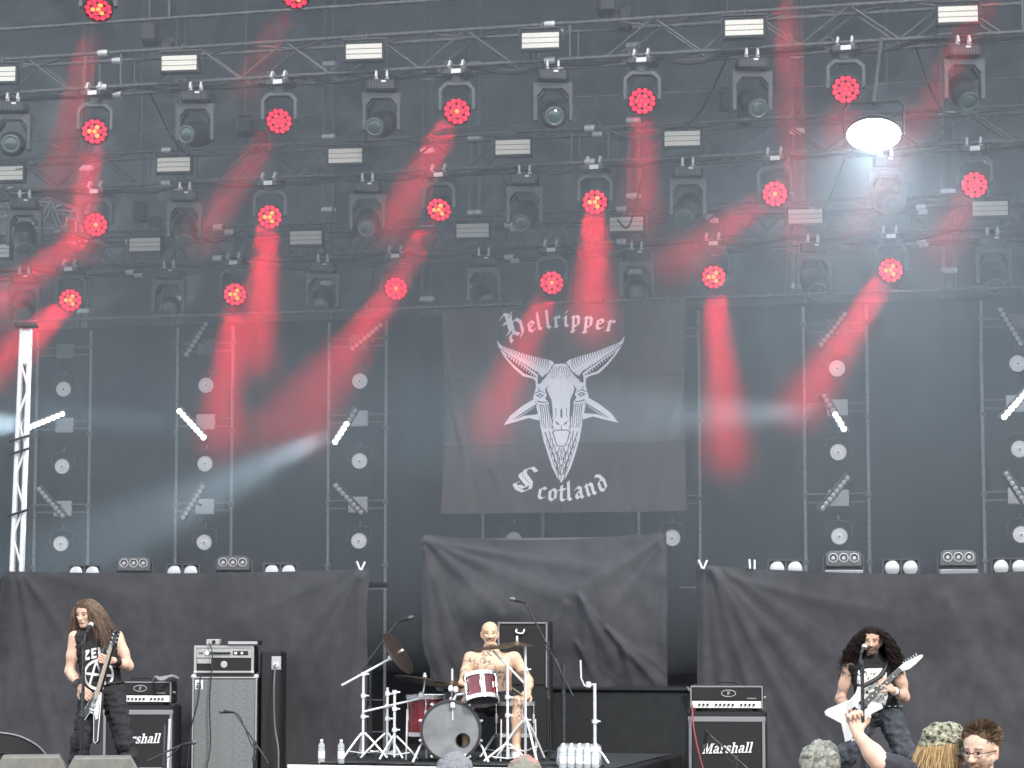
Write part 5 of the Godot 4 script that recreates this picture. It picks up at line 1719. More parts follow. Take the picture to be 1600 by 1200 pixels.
func hand_bones(w: Vector3, dir: Vector3, nrm: Vector3, side: float, curl: float) -> Array:
	# palm and five fingers; nrm is where the palm looks, side puts the thumb
	dir = dir.normalized()
	nrm = (nrm - dir * nrm.dot(dir)).normalized()
	var l := dir.cross(nrm) * side
	var out := []
	for k in 3:
		var o: Vector3 = l * (0.024 - 0.024 * k)
		out.append([w + o * 0.6, 0.017, w + dir * 0.085 + o, 0.013])
	var lens := [0.072, 0.082, 0.076, 0.058]
	for i in 4:
		var p: Vector3 = w + dir * 0.090 + l * (0.034 - 0.0225 * i)
		var a := curl * 0.5
		for j in 3:
			var seg: float = lens[i] * [0.45, 0.31, 0.24][j]
			var q: Vector3 = p + (dir * cos(a) + nrm * sin(a)) * seg
			out.append([p, 0.0092 - 0.0008 * j, q, 0.0086 - 0.0010 * j])
			p = q
			a += curl
	var th: Vector3 = w + dir * 0.028 + l * 0.034
	var d1 := (dir * 0.62 + l * 0.62 + nrm * 0.35 * curl).normalized()
	var t1: Vector3 = th + d1 * 0.042
	var t2: Vector3 = t1 + (d1 * 0.7 + nrm * 0.5 * curl + dir * 0.4).normalized() * 0.032
	out.append([th - l * 0.012, 0.014, t1, 0.011])
	out.append([t1, 0.011, t2, 0.009])
	return out


func torso_bones(j: Dictionary, f = 1.0, more = 0.0) -> Array:
	# f scales the girth
	var c: Vector3 = j.chest
	var w: Vector3 = j.waist
	var p: Vector3 = j.pelvis
	var side: Vector3 = (j.shR - j.shL).normalized()
	var out := []
	out.append([j.shL + side * 0.045 + Vector3(0, -0.015, 0), 0.058 * f + more, j.shR - side * 0.045 + Vector3(0, -0.015, 0), 0.058 * f + more])
	for s in [-1.0, 1.0]:
		out.append([c + side * s * 0.085, 0.098 * f + more, w + side * s * 0.060, 0.088 * f + more])
		out.append([w + side * s * 0.060, 0.088 * f + more, p + side * s * 0.065, 0.098 * f + more])
	out.append([j.neck + Vector3(0, -0.02, -0.01), 0.075 * f + more, c, 0.10 * f + more])
	return out


func arm_bones(j: Dictionary, s: String, f = 1.0) -> Array:
	return [[j["sh" + s], 0.056 * f, j["el" + s].lerp(j["sh" + s], 0.45), 0.047 * f], [j["el" + s].lerp(j["sh" + s], 0.45), 0.047 * f, j["el" + s], 0.040 * f], [j["el" + s], 0.041 * f, j["wr" + s].lerp(j["el" + s], 0.65), 0.041 * f], [j["wr" + s].lerp(j["el" + s], 0.65), 0.041 * f, j["wr" + s], 0.027 * f]]


func leg_bones(j: Dictionary, s: String, f = 1.0, more = 0.0) -> Array:
	return [[j["hip" + s], 0.092 * f + more, j["kn" + s], 0.060 * f + more], [j["kn" + s], 0.060 * f + more, j["kn" + s].lerp(j["an" + s], 0.35), 0.058 * f + more], [j["kn" + s].lerp(j["an" + s], 0.35), 0.058 * f + more, j["an" + s], 0.040 * f + more]]


func skin_tint(base: Array, head_xf: Transform3D, look: Dictionary) -> Callable:
	var nz := FastNoiseLite.new()
	nz.seed = 3
	nz.frequency = 14.0
	var ink := FastNoiseLite.new()
	ink.seed = 12
	ink.frequency = 6.5
	var inv := head_xf.affine_inverse()
	return func(p: Vector3, _n: Vector3) -> Color:
		var k := 1.0 + 0.16 * nz.get_noise_3d(p.x, p.y, p.z)
		var flush: float = 0.12 * nz.get_noise_3d(p.x * 0.45 + 7.0, p.y * 0.45, p.z * 0.45)
		var col := Color(base[0] * k, base[1] * (k - flush), base[2] * (k - flush * 1.2))
		var h := inv * p
		if h.length() < 0.16 and h.z > 0.02:
			if absf(absf(h.x) - 0.033) < 0.019 and absf(h.y - 0.030) < 0.006:
				col = col.lerp(look.brow, 0.8)
			if absf(h.x) < 0.024 and absf(h.y + 0.060) < 0.009:
				col = col.lerp(Color(0.42, 0.16, 0.14), 0.6)
			if look.has("moustache") and absf(h.x) < 0.040 and h.y < -0.036 and h.y > -0.056 - absf(h.x) * 0.3 and h.z > 0.05:
				col = col.lerp(look.moustache, 0.85)
			if look.has("beard") and h.y < -0.030 - 0.25 * maxf(0.0, 0.05 - absf(h.x)) and not (absf(h.x) < 0.022 and absf(h.y + 0.060) < 0.008):
				col = col.lerp(look.beard, 0.8 if h.y < -0.05 else 0.5)
		if look.has("tattoo"):
			var t: float = absf(ink.get_noise_3d(p.x * 1.2, p.y * 1.2, p.z * 1.2))
			var zone: float = 0.0
			for z in look.tattoo:
				zone = maxf(zone, 1.0 - (p - z[0]).length() / z[1])
			if zone > 0.0 and t < 0.075 * minf(1.0, zone * 3.0):
				col = col.lerp(Color(0.05, 0.06, 0.07), 0.75)
		return col


func plain_tint(_p, _n) -> Color:
	return Color(1, 1, 1)


func lock_of_hair(s: Shape, pts: Array, r: float, tint: Color):
	var radii := []
	for i in pts.size():
		var t := float(i) / (pts.size() - 1)
		radii.append(maxf(r * (1.0 - t * t * 0.85) * minf(1.0, 0.75 + t * 4.0), 0.0012))
	s.tint = tint
	s.tube(pts, radii, 4, false)


func long_hair(xf: Transform3D, count: int, sd: int, color: Color, length: float, spread: float, curl: float, parting: float, fall: Vector3, thick = 0.011):
	# locks rooted on the scalp that fall past the face on to the shoulders
	var rng := RandomNumberGenerator.new()
	rng.seed = sd
	var s := Shape.new()
	var mid := Vector3(0, 0.042, -0.012)
	for i in count:
		var a := rng.randf_range(-PI, PI)
		var e := asin(rng.randf_range(-0.15, 1.0))
		var o := Vector3(sin(a) * cos(e), sin(e), -cos(a) * cos(e))
		if o.z > 0.15 and o.y < 0.62:
			o.x += signf(o.x) * 0.5
			o.z *= 0.45
			o = o.normalized()
		var root := mid + Vector3(o.x * 0.084, o.y * 0.088, o.z * 0.098)
		var out := Vector3(o.x, 0, o.z)
		if out.length() < 0.1:
			out = Vector3(signf(parting - root.x) * -1.0, 0, -0.3)
		if o.z > 0.0:
			out = Vector3(signf(root.x - parting) * 1.0, 0, 0.12)
		out = out.normalized()
		var shade := rng.randf_range(0.55, 1.5)
		var tint := Color(color.r * shade, color.g * shade, color.b * shade)
		var l := length * rng.randf_range(0.65, 1.1)
		var pts := [xf * root]
		var phase := rng.randf_range(0, TAU)
		var steps := 22 if curl > 0.012 else 10
		var side := Vector3(out.z, 0, -out.x)
		var fly := Vector3(rng.randfn(), rng.randfn() * 0.4, rng.randfn()) * 0.022
		var turns: float = rng.randf_range(22.0, 34.0) if curl > 0.012 else rng.randf_range(8.0, 15.0)
		for k in range(1, steps + 1):
			var t := float(k) / steps
			var round_off: float = minf(1.0, t * 3.0)
			var p: Vector3 = root + out * (0.022 * round_off + spread * (t * (1.35 - 0.35 * t) if curl > 0.012 else sin(t * PI * 0.7)) * rng.randf_range(0.9, 1.1)) - Vector3(0, 1, 0) * l * maxf(0.0, t - 0.10) + Vector3(0, 0.012, 0) * sin(t * PI)
			p += fall * t * t + fly * t * t
			p += (side * sin(phase + t * turns) + out * cos(phase + t * turns)) * curl * minf(1.0, t * 2.5)
			pts.append(xf * p)
		lock_of_hair(s, pts, thick * rng.randf_range(0.7, 1.3), tint)
	return s.mesh()


func cap_of_hair(xf: Transform3D, color: Color, low: float):
	# hair close to the skull, so that no scalp shows between the locks
	var f := Flesh.new()
	f.grow([[xf * Vector3(0, 0.046, -0.045), 0.086, xf * Vector3(0, 0.060, 0.006), 0.080], [xf * Vector3(0, low, -0.06), 0.07, xf * Vector3(0, 0.04, -0.045), 0.082]], 0.009, 0.03, func(p, _n): return Color(color.r, color.g, color.b) * (0.8 + 0.4 * absf(sin(p.x * 190.0 + p.z * 60.0))), 0.006, 4)
	return f.mesh()


func person(words, where, turn, j: Dictionary, base: Array, look: Dictionary, cell = 0.014) -> Dictionary:
	var t = thing("person", words, "person", where, turn)
	var hx: Transform3D = j.head
	var body := Flesh.new()
	var bones := torso_bones(j, look.get("girth", 1.0))
	bones.append([j.neck, 0.054, hx * Vector3(0, -0.03, -0.015), 0.052])
	for s in ["L", "R"]:
		bones.append_array(arm_bones(j, s, look.get("arm", 1.0)))
		if j.has("hip" + s):
			bones.append_array(leg_bones(j, s))
			bones.append([j["an" + s], 0.040, j["an" + s] + Vector3(0, -0.045, 0.10).rotated(Vector3.UP, j.get("toe" + s, 0.0)), 0.034])
	var tint := skin_tint(base, hx, look)
	body.grow(bones, cell, 0.035, tint)
	body.grow(head_bones(hx), 0.0055, 0.016, tint)
	for s in ["L", "R"]:
		if j.has("hand" + s):
			var h: Array = j["hand" + s]
			body.grow(hand_bones(j["wr" + s], h[0], h[1], h[2], h[3]), 0.0055, 0.010, tint)
	part(t, "body", body.mesh(), M.skin)
	for s in [-1.0, 1.0]:
		part(t, "eye", Shape.new().lathe([[0.0, -0.010], [0.008, -0.006], [0.0105, 0.0], [0.008, 0.006], [0.0, 0.010]], hx * at(s * 0.032, 0.010, 0.0795), 10).mesh(), M.eye)
	return {"node": t, "head": hx}


func print_material(ground: Color, paint: Callable, x0: float, x1: float, y0: float, y1: float, size := 512):
	# flat print on cloth: the picture spans x0..x1, y0..y1 of the wearer's own axes
	var pr := Print.new(size, size, ground)
	pr.zoom = size / 100.0
	paint.call(pr)
	var m := StandardMaterial3D.new()
	m.albedo_texture = ImageTexture.create_from_image(pr.img)
	m.texture_repeat = false
	m.roughness = 0.92
	m.uv1_scale = Vector3(1.0 / (x1 - x0), -1.0 / (y1 - y0), 1)
	m.uv1_offset = Vector3(-x0 / (x1 - x0), y1 / (y1 - y0), 0)
	return m


func build_musicians():
	left_guitarist()
	right_guitarist()
	drummer()


func left_guitarist():
	var hx := Transform3D(Basis(Vector3.UP, -0.62) * Basis(Vector3.RIGHT, 0.16), Vector3(-0.125, 1.625, 0.05))
	var j := {
		"head": hx, "neck": Vector3(-0.06, 1.485, 0.0), "chest": Vector3(-0.04, 1.33, 0.0), "waist": Vector3(0.01, 1.08, 0.0), "pelvis": Vector3(0.03, 0.95, 0.0),
		"shL": Vector3(-0.225, 1.425, 0.05), "elL": Vector3(-0.265, 1.12, 0.03), "wrL": Vector3(-0.175, 0.995, 0.19),
		"shR": Vector3(0.150, 1.43, -0.02), "elR": Vector3(0.255, 1.165, 0.05), "wrR": Vector3(0.125, 1.215, 0.235),
		"hipL": Vector3(-0.065, 0.93, 0.0), "knL": Vector3(-0.155, 0.50, 0.10), "anL": Vector3(-0.19, 0.09, 0.02), "toeL": -0.3,
		"hipR": Vector3(0.115, 0.93, 0.0), "knR": Vector3(0.225, 0.49, 0.06), "anR": Vector3(0.33, 0.09, -0.04), "toeR": 0.5,
		"handL": [Vector3(0.55, -0.62, 0.35), Vector3(0.3, -0.2, -0.9), -1.0, 0.45],
		"handR": [Vector3(-0.92, 0.15, 0.15), Vector3(-0.1, 0.25, -0.9), 1.0, 0.75],
	}
	var p = person("long-haired guitarist in black sleeveless shirt singing into a microphone on the left", Vector3(-1.10, 1.25, -20.8), 0.42, j, [0.64, 0.42, 0.31], {"brow": Color(0.10, 0.06, 0.04)})
	var t = p.node
	part(t, "scalp_hair", cap_of_hair(hx, Color(0.075, 0.048, 0.034), -0.04), M.hair)
	part(t, "hair", long_hair(hx, 1300, 5, Color(0.17, 0.12, 0.092), 0.42, 0.070, 0.007, -0.01, Vector3(0.03, 0, -0.02), 0.0030), M.hair)
	var zek := func(pr):
		pr.color = Color(0.90, 0.90, 0.90)
		# Z E K E in heavy capitals, slanting up to the right
		pr.poly(v2([22, 30, 36, 27, 37, 31, 28, 42, 37, 40, 37.5, 45, 22, 48, 21.5, 43, 30, 32.5, 22.5, 34]))
		pr.poly(v2([40, 26, 52, 24, 52.5, 28, 45, 29.3, 45.4, 32, 51, 31, 51.4, 35, 45.8, 36, 46.2, 39, 53, 38, 53.4, 42, 41.5, 44]))
		pr.poly(v2([55, 24, 60, 23, 60.8, 29, 66, 22, 71, 21, 65, 29.5, 72, 38, 66, 39, 61.5, 33, 62, 40, 57, 41]))
		pr.poly(v2([74, 20, 84, 18.5, 84.4, 22.5, 78.6, 23.5, 78.9, 26, 83.6, 25.2, 84, 29, 79.3, 29.8, 79.6, 33, 85.4, 32, 85.8, 36, 76, 37.6]))
		# a ring with crossing bars below it
		var ring := []
		for k in 37:
			ring.append(Vector2(58 + 32 * cos(TAU * k / 36.0), 72 + 25 * sin(TAU * k / 36.0)))
		pr.stroke(ring, 5.0, 5.0)
		pr.stroke(v2([52, 48, 38, 90]), 4.5, 4.5)
		pr.stroke(v2([52, 48, 74, 92]), 4.5, 4.5)
		pr.stroke(v2([30, 70, 89, 74]), 4.5, 4.5)
		pr.stroke(v2([62, 72, 60, 97]), 4.0, 4.0)
	var shirt := Flesh.new()
	var sb := torso_bones(j, 1.0, 0.018)
	shirt.grow(sb, 0.013, 0.04, plain_tint, 0.022, 3)
	part(t, "sleeveless_shirt", shirt.mesh(), print_material(Color(0.15, 0.145, 0.155), zek, -0.235, 0.155, 0.95, 1.45))
	var jeans := Flesh.new()
	var jb := leg_bones(j, "L", 1.0, 0.021)
	jb.append_array(leg_bones(j, "R", 1.0, 0.021))
	jb.append([Vector3(-0.03, 0.97, 0), 0.108, Vector3(0.09, 0.97, 0), 0.108])
	jeans.grow(jb, 0.013, 0.04, plain_tint, 0.026, 9)
	part(t, "jeans", jeans.mesh(), M.denim_black)
	var belt := []
	for k in 25:
		belt.append(Vector3(0.028 + 0.185 * cos(TAU * k / 24.0), 1.015 + 0.006 * sin(TAU * k / 8.0), 0.124 * sin(TAU * k / 24.0)))
	part(t, "belt", tube(belt, 0.014, 6), M.leather)
	part(t, "buckle", box(Vector3(0.05, 0.034, 0.012), 0.004), M.silver, at(0.03, 1.015, 0.138))
	for s in [["L", -0.3], ["R", 0.5]]:
		var a: Vector3 = j["an" + s[0]]
		part(t, "boot", Flesh.new().grow([[a + Vector3(0, 0.12, 0), 0.058, a, 0.056], [a + Vector3(0, -0.04, 0), 0.050, a + Vector3(0, -0.05, 0.13).rotated(Vector3.UP, s[1]), 0.040]], 0.012, 0.03, plain_tint).mesh(), M.boot)
	for w in [["L", 0.88], ["R", 0.82]]:
		var a: Vector3 = j["el" + w[0]].lerp(j["wr" + w[0]], w[1])
		var d: Vector3 = (j["wr" + w[0]] - j["el" + w[0]]).normalized()
		part(t, "wristband", Shape.new().tube([a - d * 0.035, a - d * 0.03, a + d * 0.03, a + d * 0.035], [0.030, 0.038, 0.036, 0.028], 12).mesh(), M.leather)
	v_guitar()
	mic_stand("vocal microphone stand in front of the long-haired guitarist", Vector3(-1.09, 1.25, -20.42), 0.42, 1.36, Vector3(0.0, -0.06, 0), Vector3(0.02, 0.10, -0.02), Vector3(0.05, 0.15, -0.10), true, "vocal_microphone_stand")


func v_guitar():
	# a black V-shaped guitar with pale edges, neck pointing up to the right
	var g = thing("v_guitar", "black V-shaped electric guitar held by the long-haired guitarist", "guitar", Vector3(-1.10, 1.25, -20.8), 0.42)
	var ax := Vector3(0.27, 0.95, 0.12).normalized()
	var nz := Vector3(-0.80, 0.05, 0.62)
	nz = (nz - ax * nz.dot(ax)).normalized()
	var xf := Transform3D(Basis(ax.cross(nz), ax, nz), Vector3(-0.005, 0.905, 0.225)).scaled_local(Vector3(0.9, 0.9, 0.9))
	var poly := PackedVector2Array(v2([-0.045, 0.04, 0.045, 0.04, 0.075, -0.03, 0.205, -0.40, 0.180, -0.435, 0.150, -0.42, 0.035, -0.185, 0.0, -0.165, -0.035, -0.185, -0.150, -0.42, -0.180, -0.435, -0.205, -0.40, -0.075, -0.03]))
	var b = part(g, "body", Shape.new().prism(poly, 0.040, Transform3D.IDENTITY, 0.005).mesh(), M.guitar_black, xf)
	var rim := []
	for p in poly:
		rim.append(Vector3(p.x, p.y, 0.018))
	rim.append(rim[0])
	part(b, "binding", tube(rim, 0.0045, 5), M.panel_white)
	var pg = part(b, "pickguard", Shape.new().prism(PackedVector2Array(v2([0.01, 0.03, 0.05, 0.02, 0.115, -0.20, 0.09, -0.22, 0.02, -0.15])), 0.004, at(0, 0, 0.022)).mesh(), M.panel_white)
	part(pg, "knob", Shape.new().lathe([[0.011, 0.0], [0.009, 0.014], [0.0, 0.015]], Transform3D(Basis(Vector3.RIGHT, PI / 2), Vector3(0.085, -0.17, 0.024)), 10).mesh(), M.chrome)
	for y in [-0.02, -0.10]:
		part(b, "pickup", box(Vector3(0.075, 0.032, 0.012), 0.003, Vector3(0, y, 0.026)), M.plate_grey)
	part(b, "bridge", box(Vector3(0.085, 0.018, 0.014), 0.004, Vector3(0, -0.145, 0.026)), M.chrome)
	part(b, "tailpiece", box(Vector3(0.06, 0.014, 0.012), 0.004, Vector3(0, -0.175, 0.026)), M.chrome)
	var n = part(g, "neck", Shape.new().tube([Vector3(0, -0.02, 0.010), Vector3(0, 0.50, 0.010)], [0.026, 0.021], 10).mesh(), M.guitar_black, xf)
	part(n, "fretboard", Shape.new().prism(PackedVector2Array(v2([-0.028, -0.03, 0.028, -0.03, 0.021, 0.50, -0.021, 0.50])), 0.008, at(0, 0, 0.032)).mesh(), M.maple)
	var hd = part(g, "headstock", Shape.new().prism(PackedVector2Array(v2([-0.022, 0.49, 0.022, 0.49, 0.050, 0.55, 0.045, 0.66, 0.0, 0.72, -0.03, 0.60])), 0.016, at(0, 0, 0.014), 0.003).mesh(), M.guitar_black, xf)
	for k in 6:
		part(hd, "tuner", rod(Vector3(0.035 if k % 2 else -0.02, 0.54 + 0.02 * k, 0.02), Vector3(0.062 if k % 2 else -0.04, 0.545 + 0.02 * k, 0.02), 0.006, 6), M.chrome)
	for k in 6:
		part(n, "string", rod(Vector3(-0.02 + k * 0.008, -0.17, 0.040), Vector3(-0.016 + k * 0.0064, 0.55, 0.038), 0.0012, 4), M.chrome)
	part(g, "strap", tube(soft([xf * Vector3(0.0, 0.03, -0.02), Vector3(0.02, 1.28, 0.16), Vector3(0.10, 1.44, 0.06), Vector3(0.09, 1.47, -0.06), Vector3(-0.05, 1.2, -0.15), xf * Vector3(-0.08, -0.2, -0.02)], 5), 0.018, 6), M.leather)


func right_guitarist():
	var hx := Transform3D(Basis(Vector3.UP, -0.10) * Basis(Vector3.RIGHT, 0.06), Vector3(0.0, 1.385, 0.05))
	var j := {
		"head": hx, "neck": Vector3(0.0, 1.245, 0.0), "chest": Vector3(0.01, 1.09, 0.0), "waist": Vector3(0.03, 0.86, 0.01), "pelvis": Vector3(0.05, 0.75, 0.0),
		"shL": Vector3(-0.205, 1.17, 0.03), "elL": Vector3(-0.285, 0.88, 0.05), "wrL": Vector3(-0.225, 0.815, 0.23),
		"shR": Vector3(0.225, 1.16, -0.01), "elR": Vector3(0.275, 0.90, 0.08), "wrR": Vector3(0.175, 0.965, 0.28),
		"hipL": Vector3(-0.06, 0.74, 0.0), "knL": Vector3(-0.24, 0.40, 0.18), "anL": Vector3(-0.36, 0.09, 0.0), "toeL": -0.5,
		"hipR": Vector3(0.14, 0.74, 0.0), "knR": Vector3(0.28, 0.40, 0.14), "anR": Vector3(0.44, 0.09, -0.04), "toeR": 0.6,
		"handL": [Vector3(0.85, -0.22, 0.25), Vector3(0.0, -0.4, -0.9), -1.0, 0.45],
		"handR": [Vector3(-0.72, 0.62, 0.10), Vector3(-0.35, -0.1, -0.9), 1.0, 0.65],
	}
	var p = person("curly-haired bearded guitarist singing on the right, white print on his shirt", Vector3(5.64, 1.25, -22.2), 0.12, j, [0.55, 0.35, 0.25], {"brow": Color(0.02, 0.015, 0.012), "moustache": Color(0.035, 0.025, 0.02), "beard": Color(0.05, 0.035, 0.028), "tattoo": [[Vector3(-0.27, 0.90, 0.10), 0.10], [Vector3(-0.215, 1.14, 0.07), 0.07]]})
	var t = p.node
	part(t, "scalp_hair", cap_of_hair(hx, Color(0.014, 0.011, 0.010), -0.05), M.hair)
	part(t, "hair", long_hair(hx, 1000, 8, Color(0.022, 0.016, 0.014), 0.37, 0.140, 0.024, 0.02, Vector3(0, 0, -0.01), 0.0045), M.hair)
	var art := func(pr):
		pr.color = Color(0.87, 0.86, 0.84)
		pr.poly(v2([14, 14, 40, 10, 80, 9, 92, 20, 88, 48, 94, 70, 86, 94, 60, 90, 40, 96, 16, 90, 22, 60, 10, 40]))
		var rng := RandomNumberGenerator.new()
		rng.seed = 31
		pr.color = Color(0.16, 0.15, 0.16)
		for k in 46:
			var a := Vector2(rng.randf_range(12, 92), rng.randf_range(18, 92))
			var b := a + Vector2.from_angle(rng.randf_range(0, TAU)) * rng.randf_range(5, 16)
			pr.stroke([a, (a + b) / 2 + Vector2(rng.randf_range(-4, 4), rng.randf_range(-4, 4)), b], rng.randf_range(1.0, 3.2), 0.6)
		for k in 10:
			pr.dab(Vector2(rng.randf_range(15, 88), rng.randf_range(20, 90)), rng.randf_range(1.5, 4.0))
	var shirt := Flesh.new()
	shirt.grow(torso_bones(j, 1.0, 0.019), 0.013, 0.04, plain_tint, 0.022, 5)
	part(t, "sleeveless_shirt", shirt.mesh(), print_material(Color(0.13, 0.125, 0.13), art, -0.17, 0.15, 0.80, 1.19))
	var jeans := Flesh.new()
	var jb := leg_bones(j, "L", 1.08, 0.022)
	jb.append_array(leg_bones(j, "R", 1.08, 0.022))
	jb.append([Vector3(-0.02, 0.775, 0), 0.115, Vector3(0.11, 0.775, 0), 0.115])
	jeans.grow(jb, 0.013, 0.04, plain_tint, 0.028, 11)
	part(t, "jeans", jeans.mesh(), M.denim_grey)
	var belt := []
	for k in 25:
		belt.append(Vector3(0.045 + 0.19 * cos(TAU * k / 24.0), 0.822, 0.13 * sin(TAU * k / 24.0)))
	part(t, "belt", tube(belt, 0.016, 6), M.leather)
	for k in 12:
		var a := -0.2 + 0.32 * k
		part(t, "belt_stud", box(Vector3(0.014, 0.014, 0.012), 0.004), M.silver, at(0.045 + 0.205 * cos(a), 0.822, 0.145 * sin(a)))
	for s in [["L", -0.5], ["R", 0.6]]:
		var a: Vector3 = j["an" + s[0]]
		part(t, "shoe", Flesh.new().grow([[a + Vector3(0, -0.03, -0.02), 0.052, a + Vector3(0, -0.045, 0.14).rotated(Vector3.UP, s[1]), 0.042]], 0.012, 0.03, plain_tint).mesh(), M.boot)
	for o in [0.80, 0.88]:
		var a: Vector3 = j.elR.lerp(j.wrR, o)
		var d: Vector3 = (j.wrR - j.elR).normalized()
		part(t, "bracelet", Shape.new().tube([a - d * 0.012, a - d * 0.010, a + d * 0.010, a + d * 0.012], [0.032, 0.039, 0.038, 0.031], 12).mesh(), M.leather if o < 0.85 else M.panel_white)
	explorer_guitar()
	mic_stand("straight vocal microphone stand in front of the curly-haired guitarist", Vector3(5.60, 1.25, -21.75), 0.12, 1.20, Vector3(0.0, -0.16, 0), Vector3(-0.005, 0.08, -0.02), Vector3(0.02, 0.13, -0.12), false, "vocal_microphone_stand")


func explorer_guitar():
	# a white guitar with a long angular body, neck rising to the right
	var g = thing("angular_guitar", "white angular electric guitar held by the curly-haired guitarist", "guitar", Vector3(5.64, 1.25, -22.2), 0.12)
	var ax := Vector3(0.72, 0.68, 0.10).normalized()
	var nz := Vector3(0.05, -0.12, 0.99)
	nz = (nz - ax * nz.dot(ax)).normalized()
	var xf := Transform3D(Basis(ax.cross(nz), ax, nz), Vector3(-0.085, 0.845, 0.245)).scaled_local(Vector3(0.95, 0.95, 0.95))
	# local y runs up the neck, local x to the lower right
	var poly := PackedVector2Array(v2([0.040, 0.075, 0.115, 0.120, 0.150, 0.105, 0.120, 0.0, 0.120, -0.10, 0.215, -0.355, 0.205, -0.385, 0.175, -0.390, -0.010, -0.270, -0.165, -0.320, -0.190, -0.305, -0.190, -0.27, -0.110, -0.06, -0.120, 0.02, -0.150, 0.075, -0.125, 0.095, -0.04, 0.05]))
	var b = part(g, "body", Shape.new().prism(poly, 0.042, Transform3D.IDENTITY, 0.006).mesh(), M.guitar_white, xf)
	part(b, "pickguard", Shape.new().prism(PackedVector2Array(v2([0.03, 0.05, 0.09, 0.09, 0.10, 0.0, 0.09, -0.11, 0.04, -0.10])), 0.004, at(0, 0, 0.023)).mesh(), M.panel_white)
	for y in [0.0, -0.085]:
		part(b, "pickup", box(Vector3(0.085, 0.036, 0.014), 0.003, Vector3(0, y, 0.027)), M.rubber)
	part(b, "bridge", box(Vector3(0.085, 0.016, 0.014), 0.004, Vector3(0, -0.135, 0.027)), M.rubber)
	part(b, "tailpiece", box(Vector3(0.095, 0.014, 0.014), 0.004, Vector3(0, -0.175, 0.027)), M.rubber)
	for k in 3:
		part(b, "knob", Shape.new().lathe([[0.012, 0.0], [0.010, 0.014], [0.0, 0.015]], Transform3D(Basis(Vector3.RIGHT, PI / 2), Vector3(0.11 + 0.022 * k, -0.16 - 0.055 * k, 0.022)), 10).mesh(), M.rubber)
	var n = part(g, "neck", Shape.new().tube([Vector3(0, 0.02, 0.008), Vector3(0, 0.47, 0.008)], [0.027, 0.022], 10).mesh(), M.guitar_white, xf)
	var fb = part(n, "fretboard", Shape.new().prism(PackedVector2Array(v2([-0.028, 0.02, 0.028, 0.02, 0.022, 0.475, -0.022, 0.475])), 0.008, at(0, 0, 0.031)).mesh(), M.fretboard)
	for y in [0.07, 0.12, 0.17, 0.23, 0.30, 0.38]:
		part(fb, "inlay", box(Vector3(0.016, 0.010, 0.002), 0.0, Vector3(0, y, 0.0362)), M.panel_white)
	var hd = part(g, "headstock", Shape.new().prism(PackedVector2Array(v2([-0.023, 0.465, 0.023, 0.465, 0.055, 0.53, 0.062, 0.60, 0.060, 0.695, 0.045, 0.71, 0.028, 0.69, -0.02, 0.53])), 0.016, at(0, 0, 0.016), 0.003).mesh(), M.guitar_white, xf)
	for k in 6:
		part(hd, "tuner", rod(Vector3(-0.012 + k * 0.005, 0.53 + k * 0.027, 0.02), Vector3(-0.035 + k * 0.005, 0.535 + k * 0.027, 0.02), 0.006, 6), M.chrome)
	for k in 6:
		part(n, "string", rod(Vector3(-0.022 + k * 0.009, -0.17, 0.040), Vector3(-0.017 + k * 0.0068, 0.50, 0.037), 0.0012, 4), M.chrome)
	part(g, "strap", tube(soft([xf * Vector3(-0.13, 0.07, -0.01), Vector3(0.06, 1.08, 0.145), Vector3(0.13, 1.20, 0.06), Vector3(0.12, 1.22, -0.05), Vector3(-0.05, 0.95, -0.14), xf * Vector3(-0.15, -0.28, -0.02)], 5), 0.020, 6), M.leather)


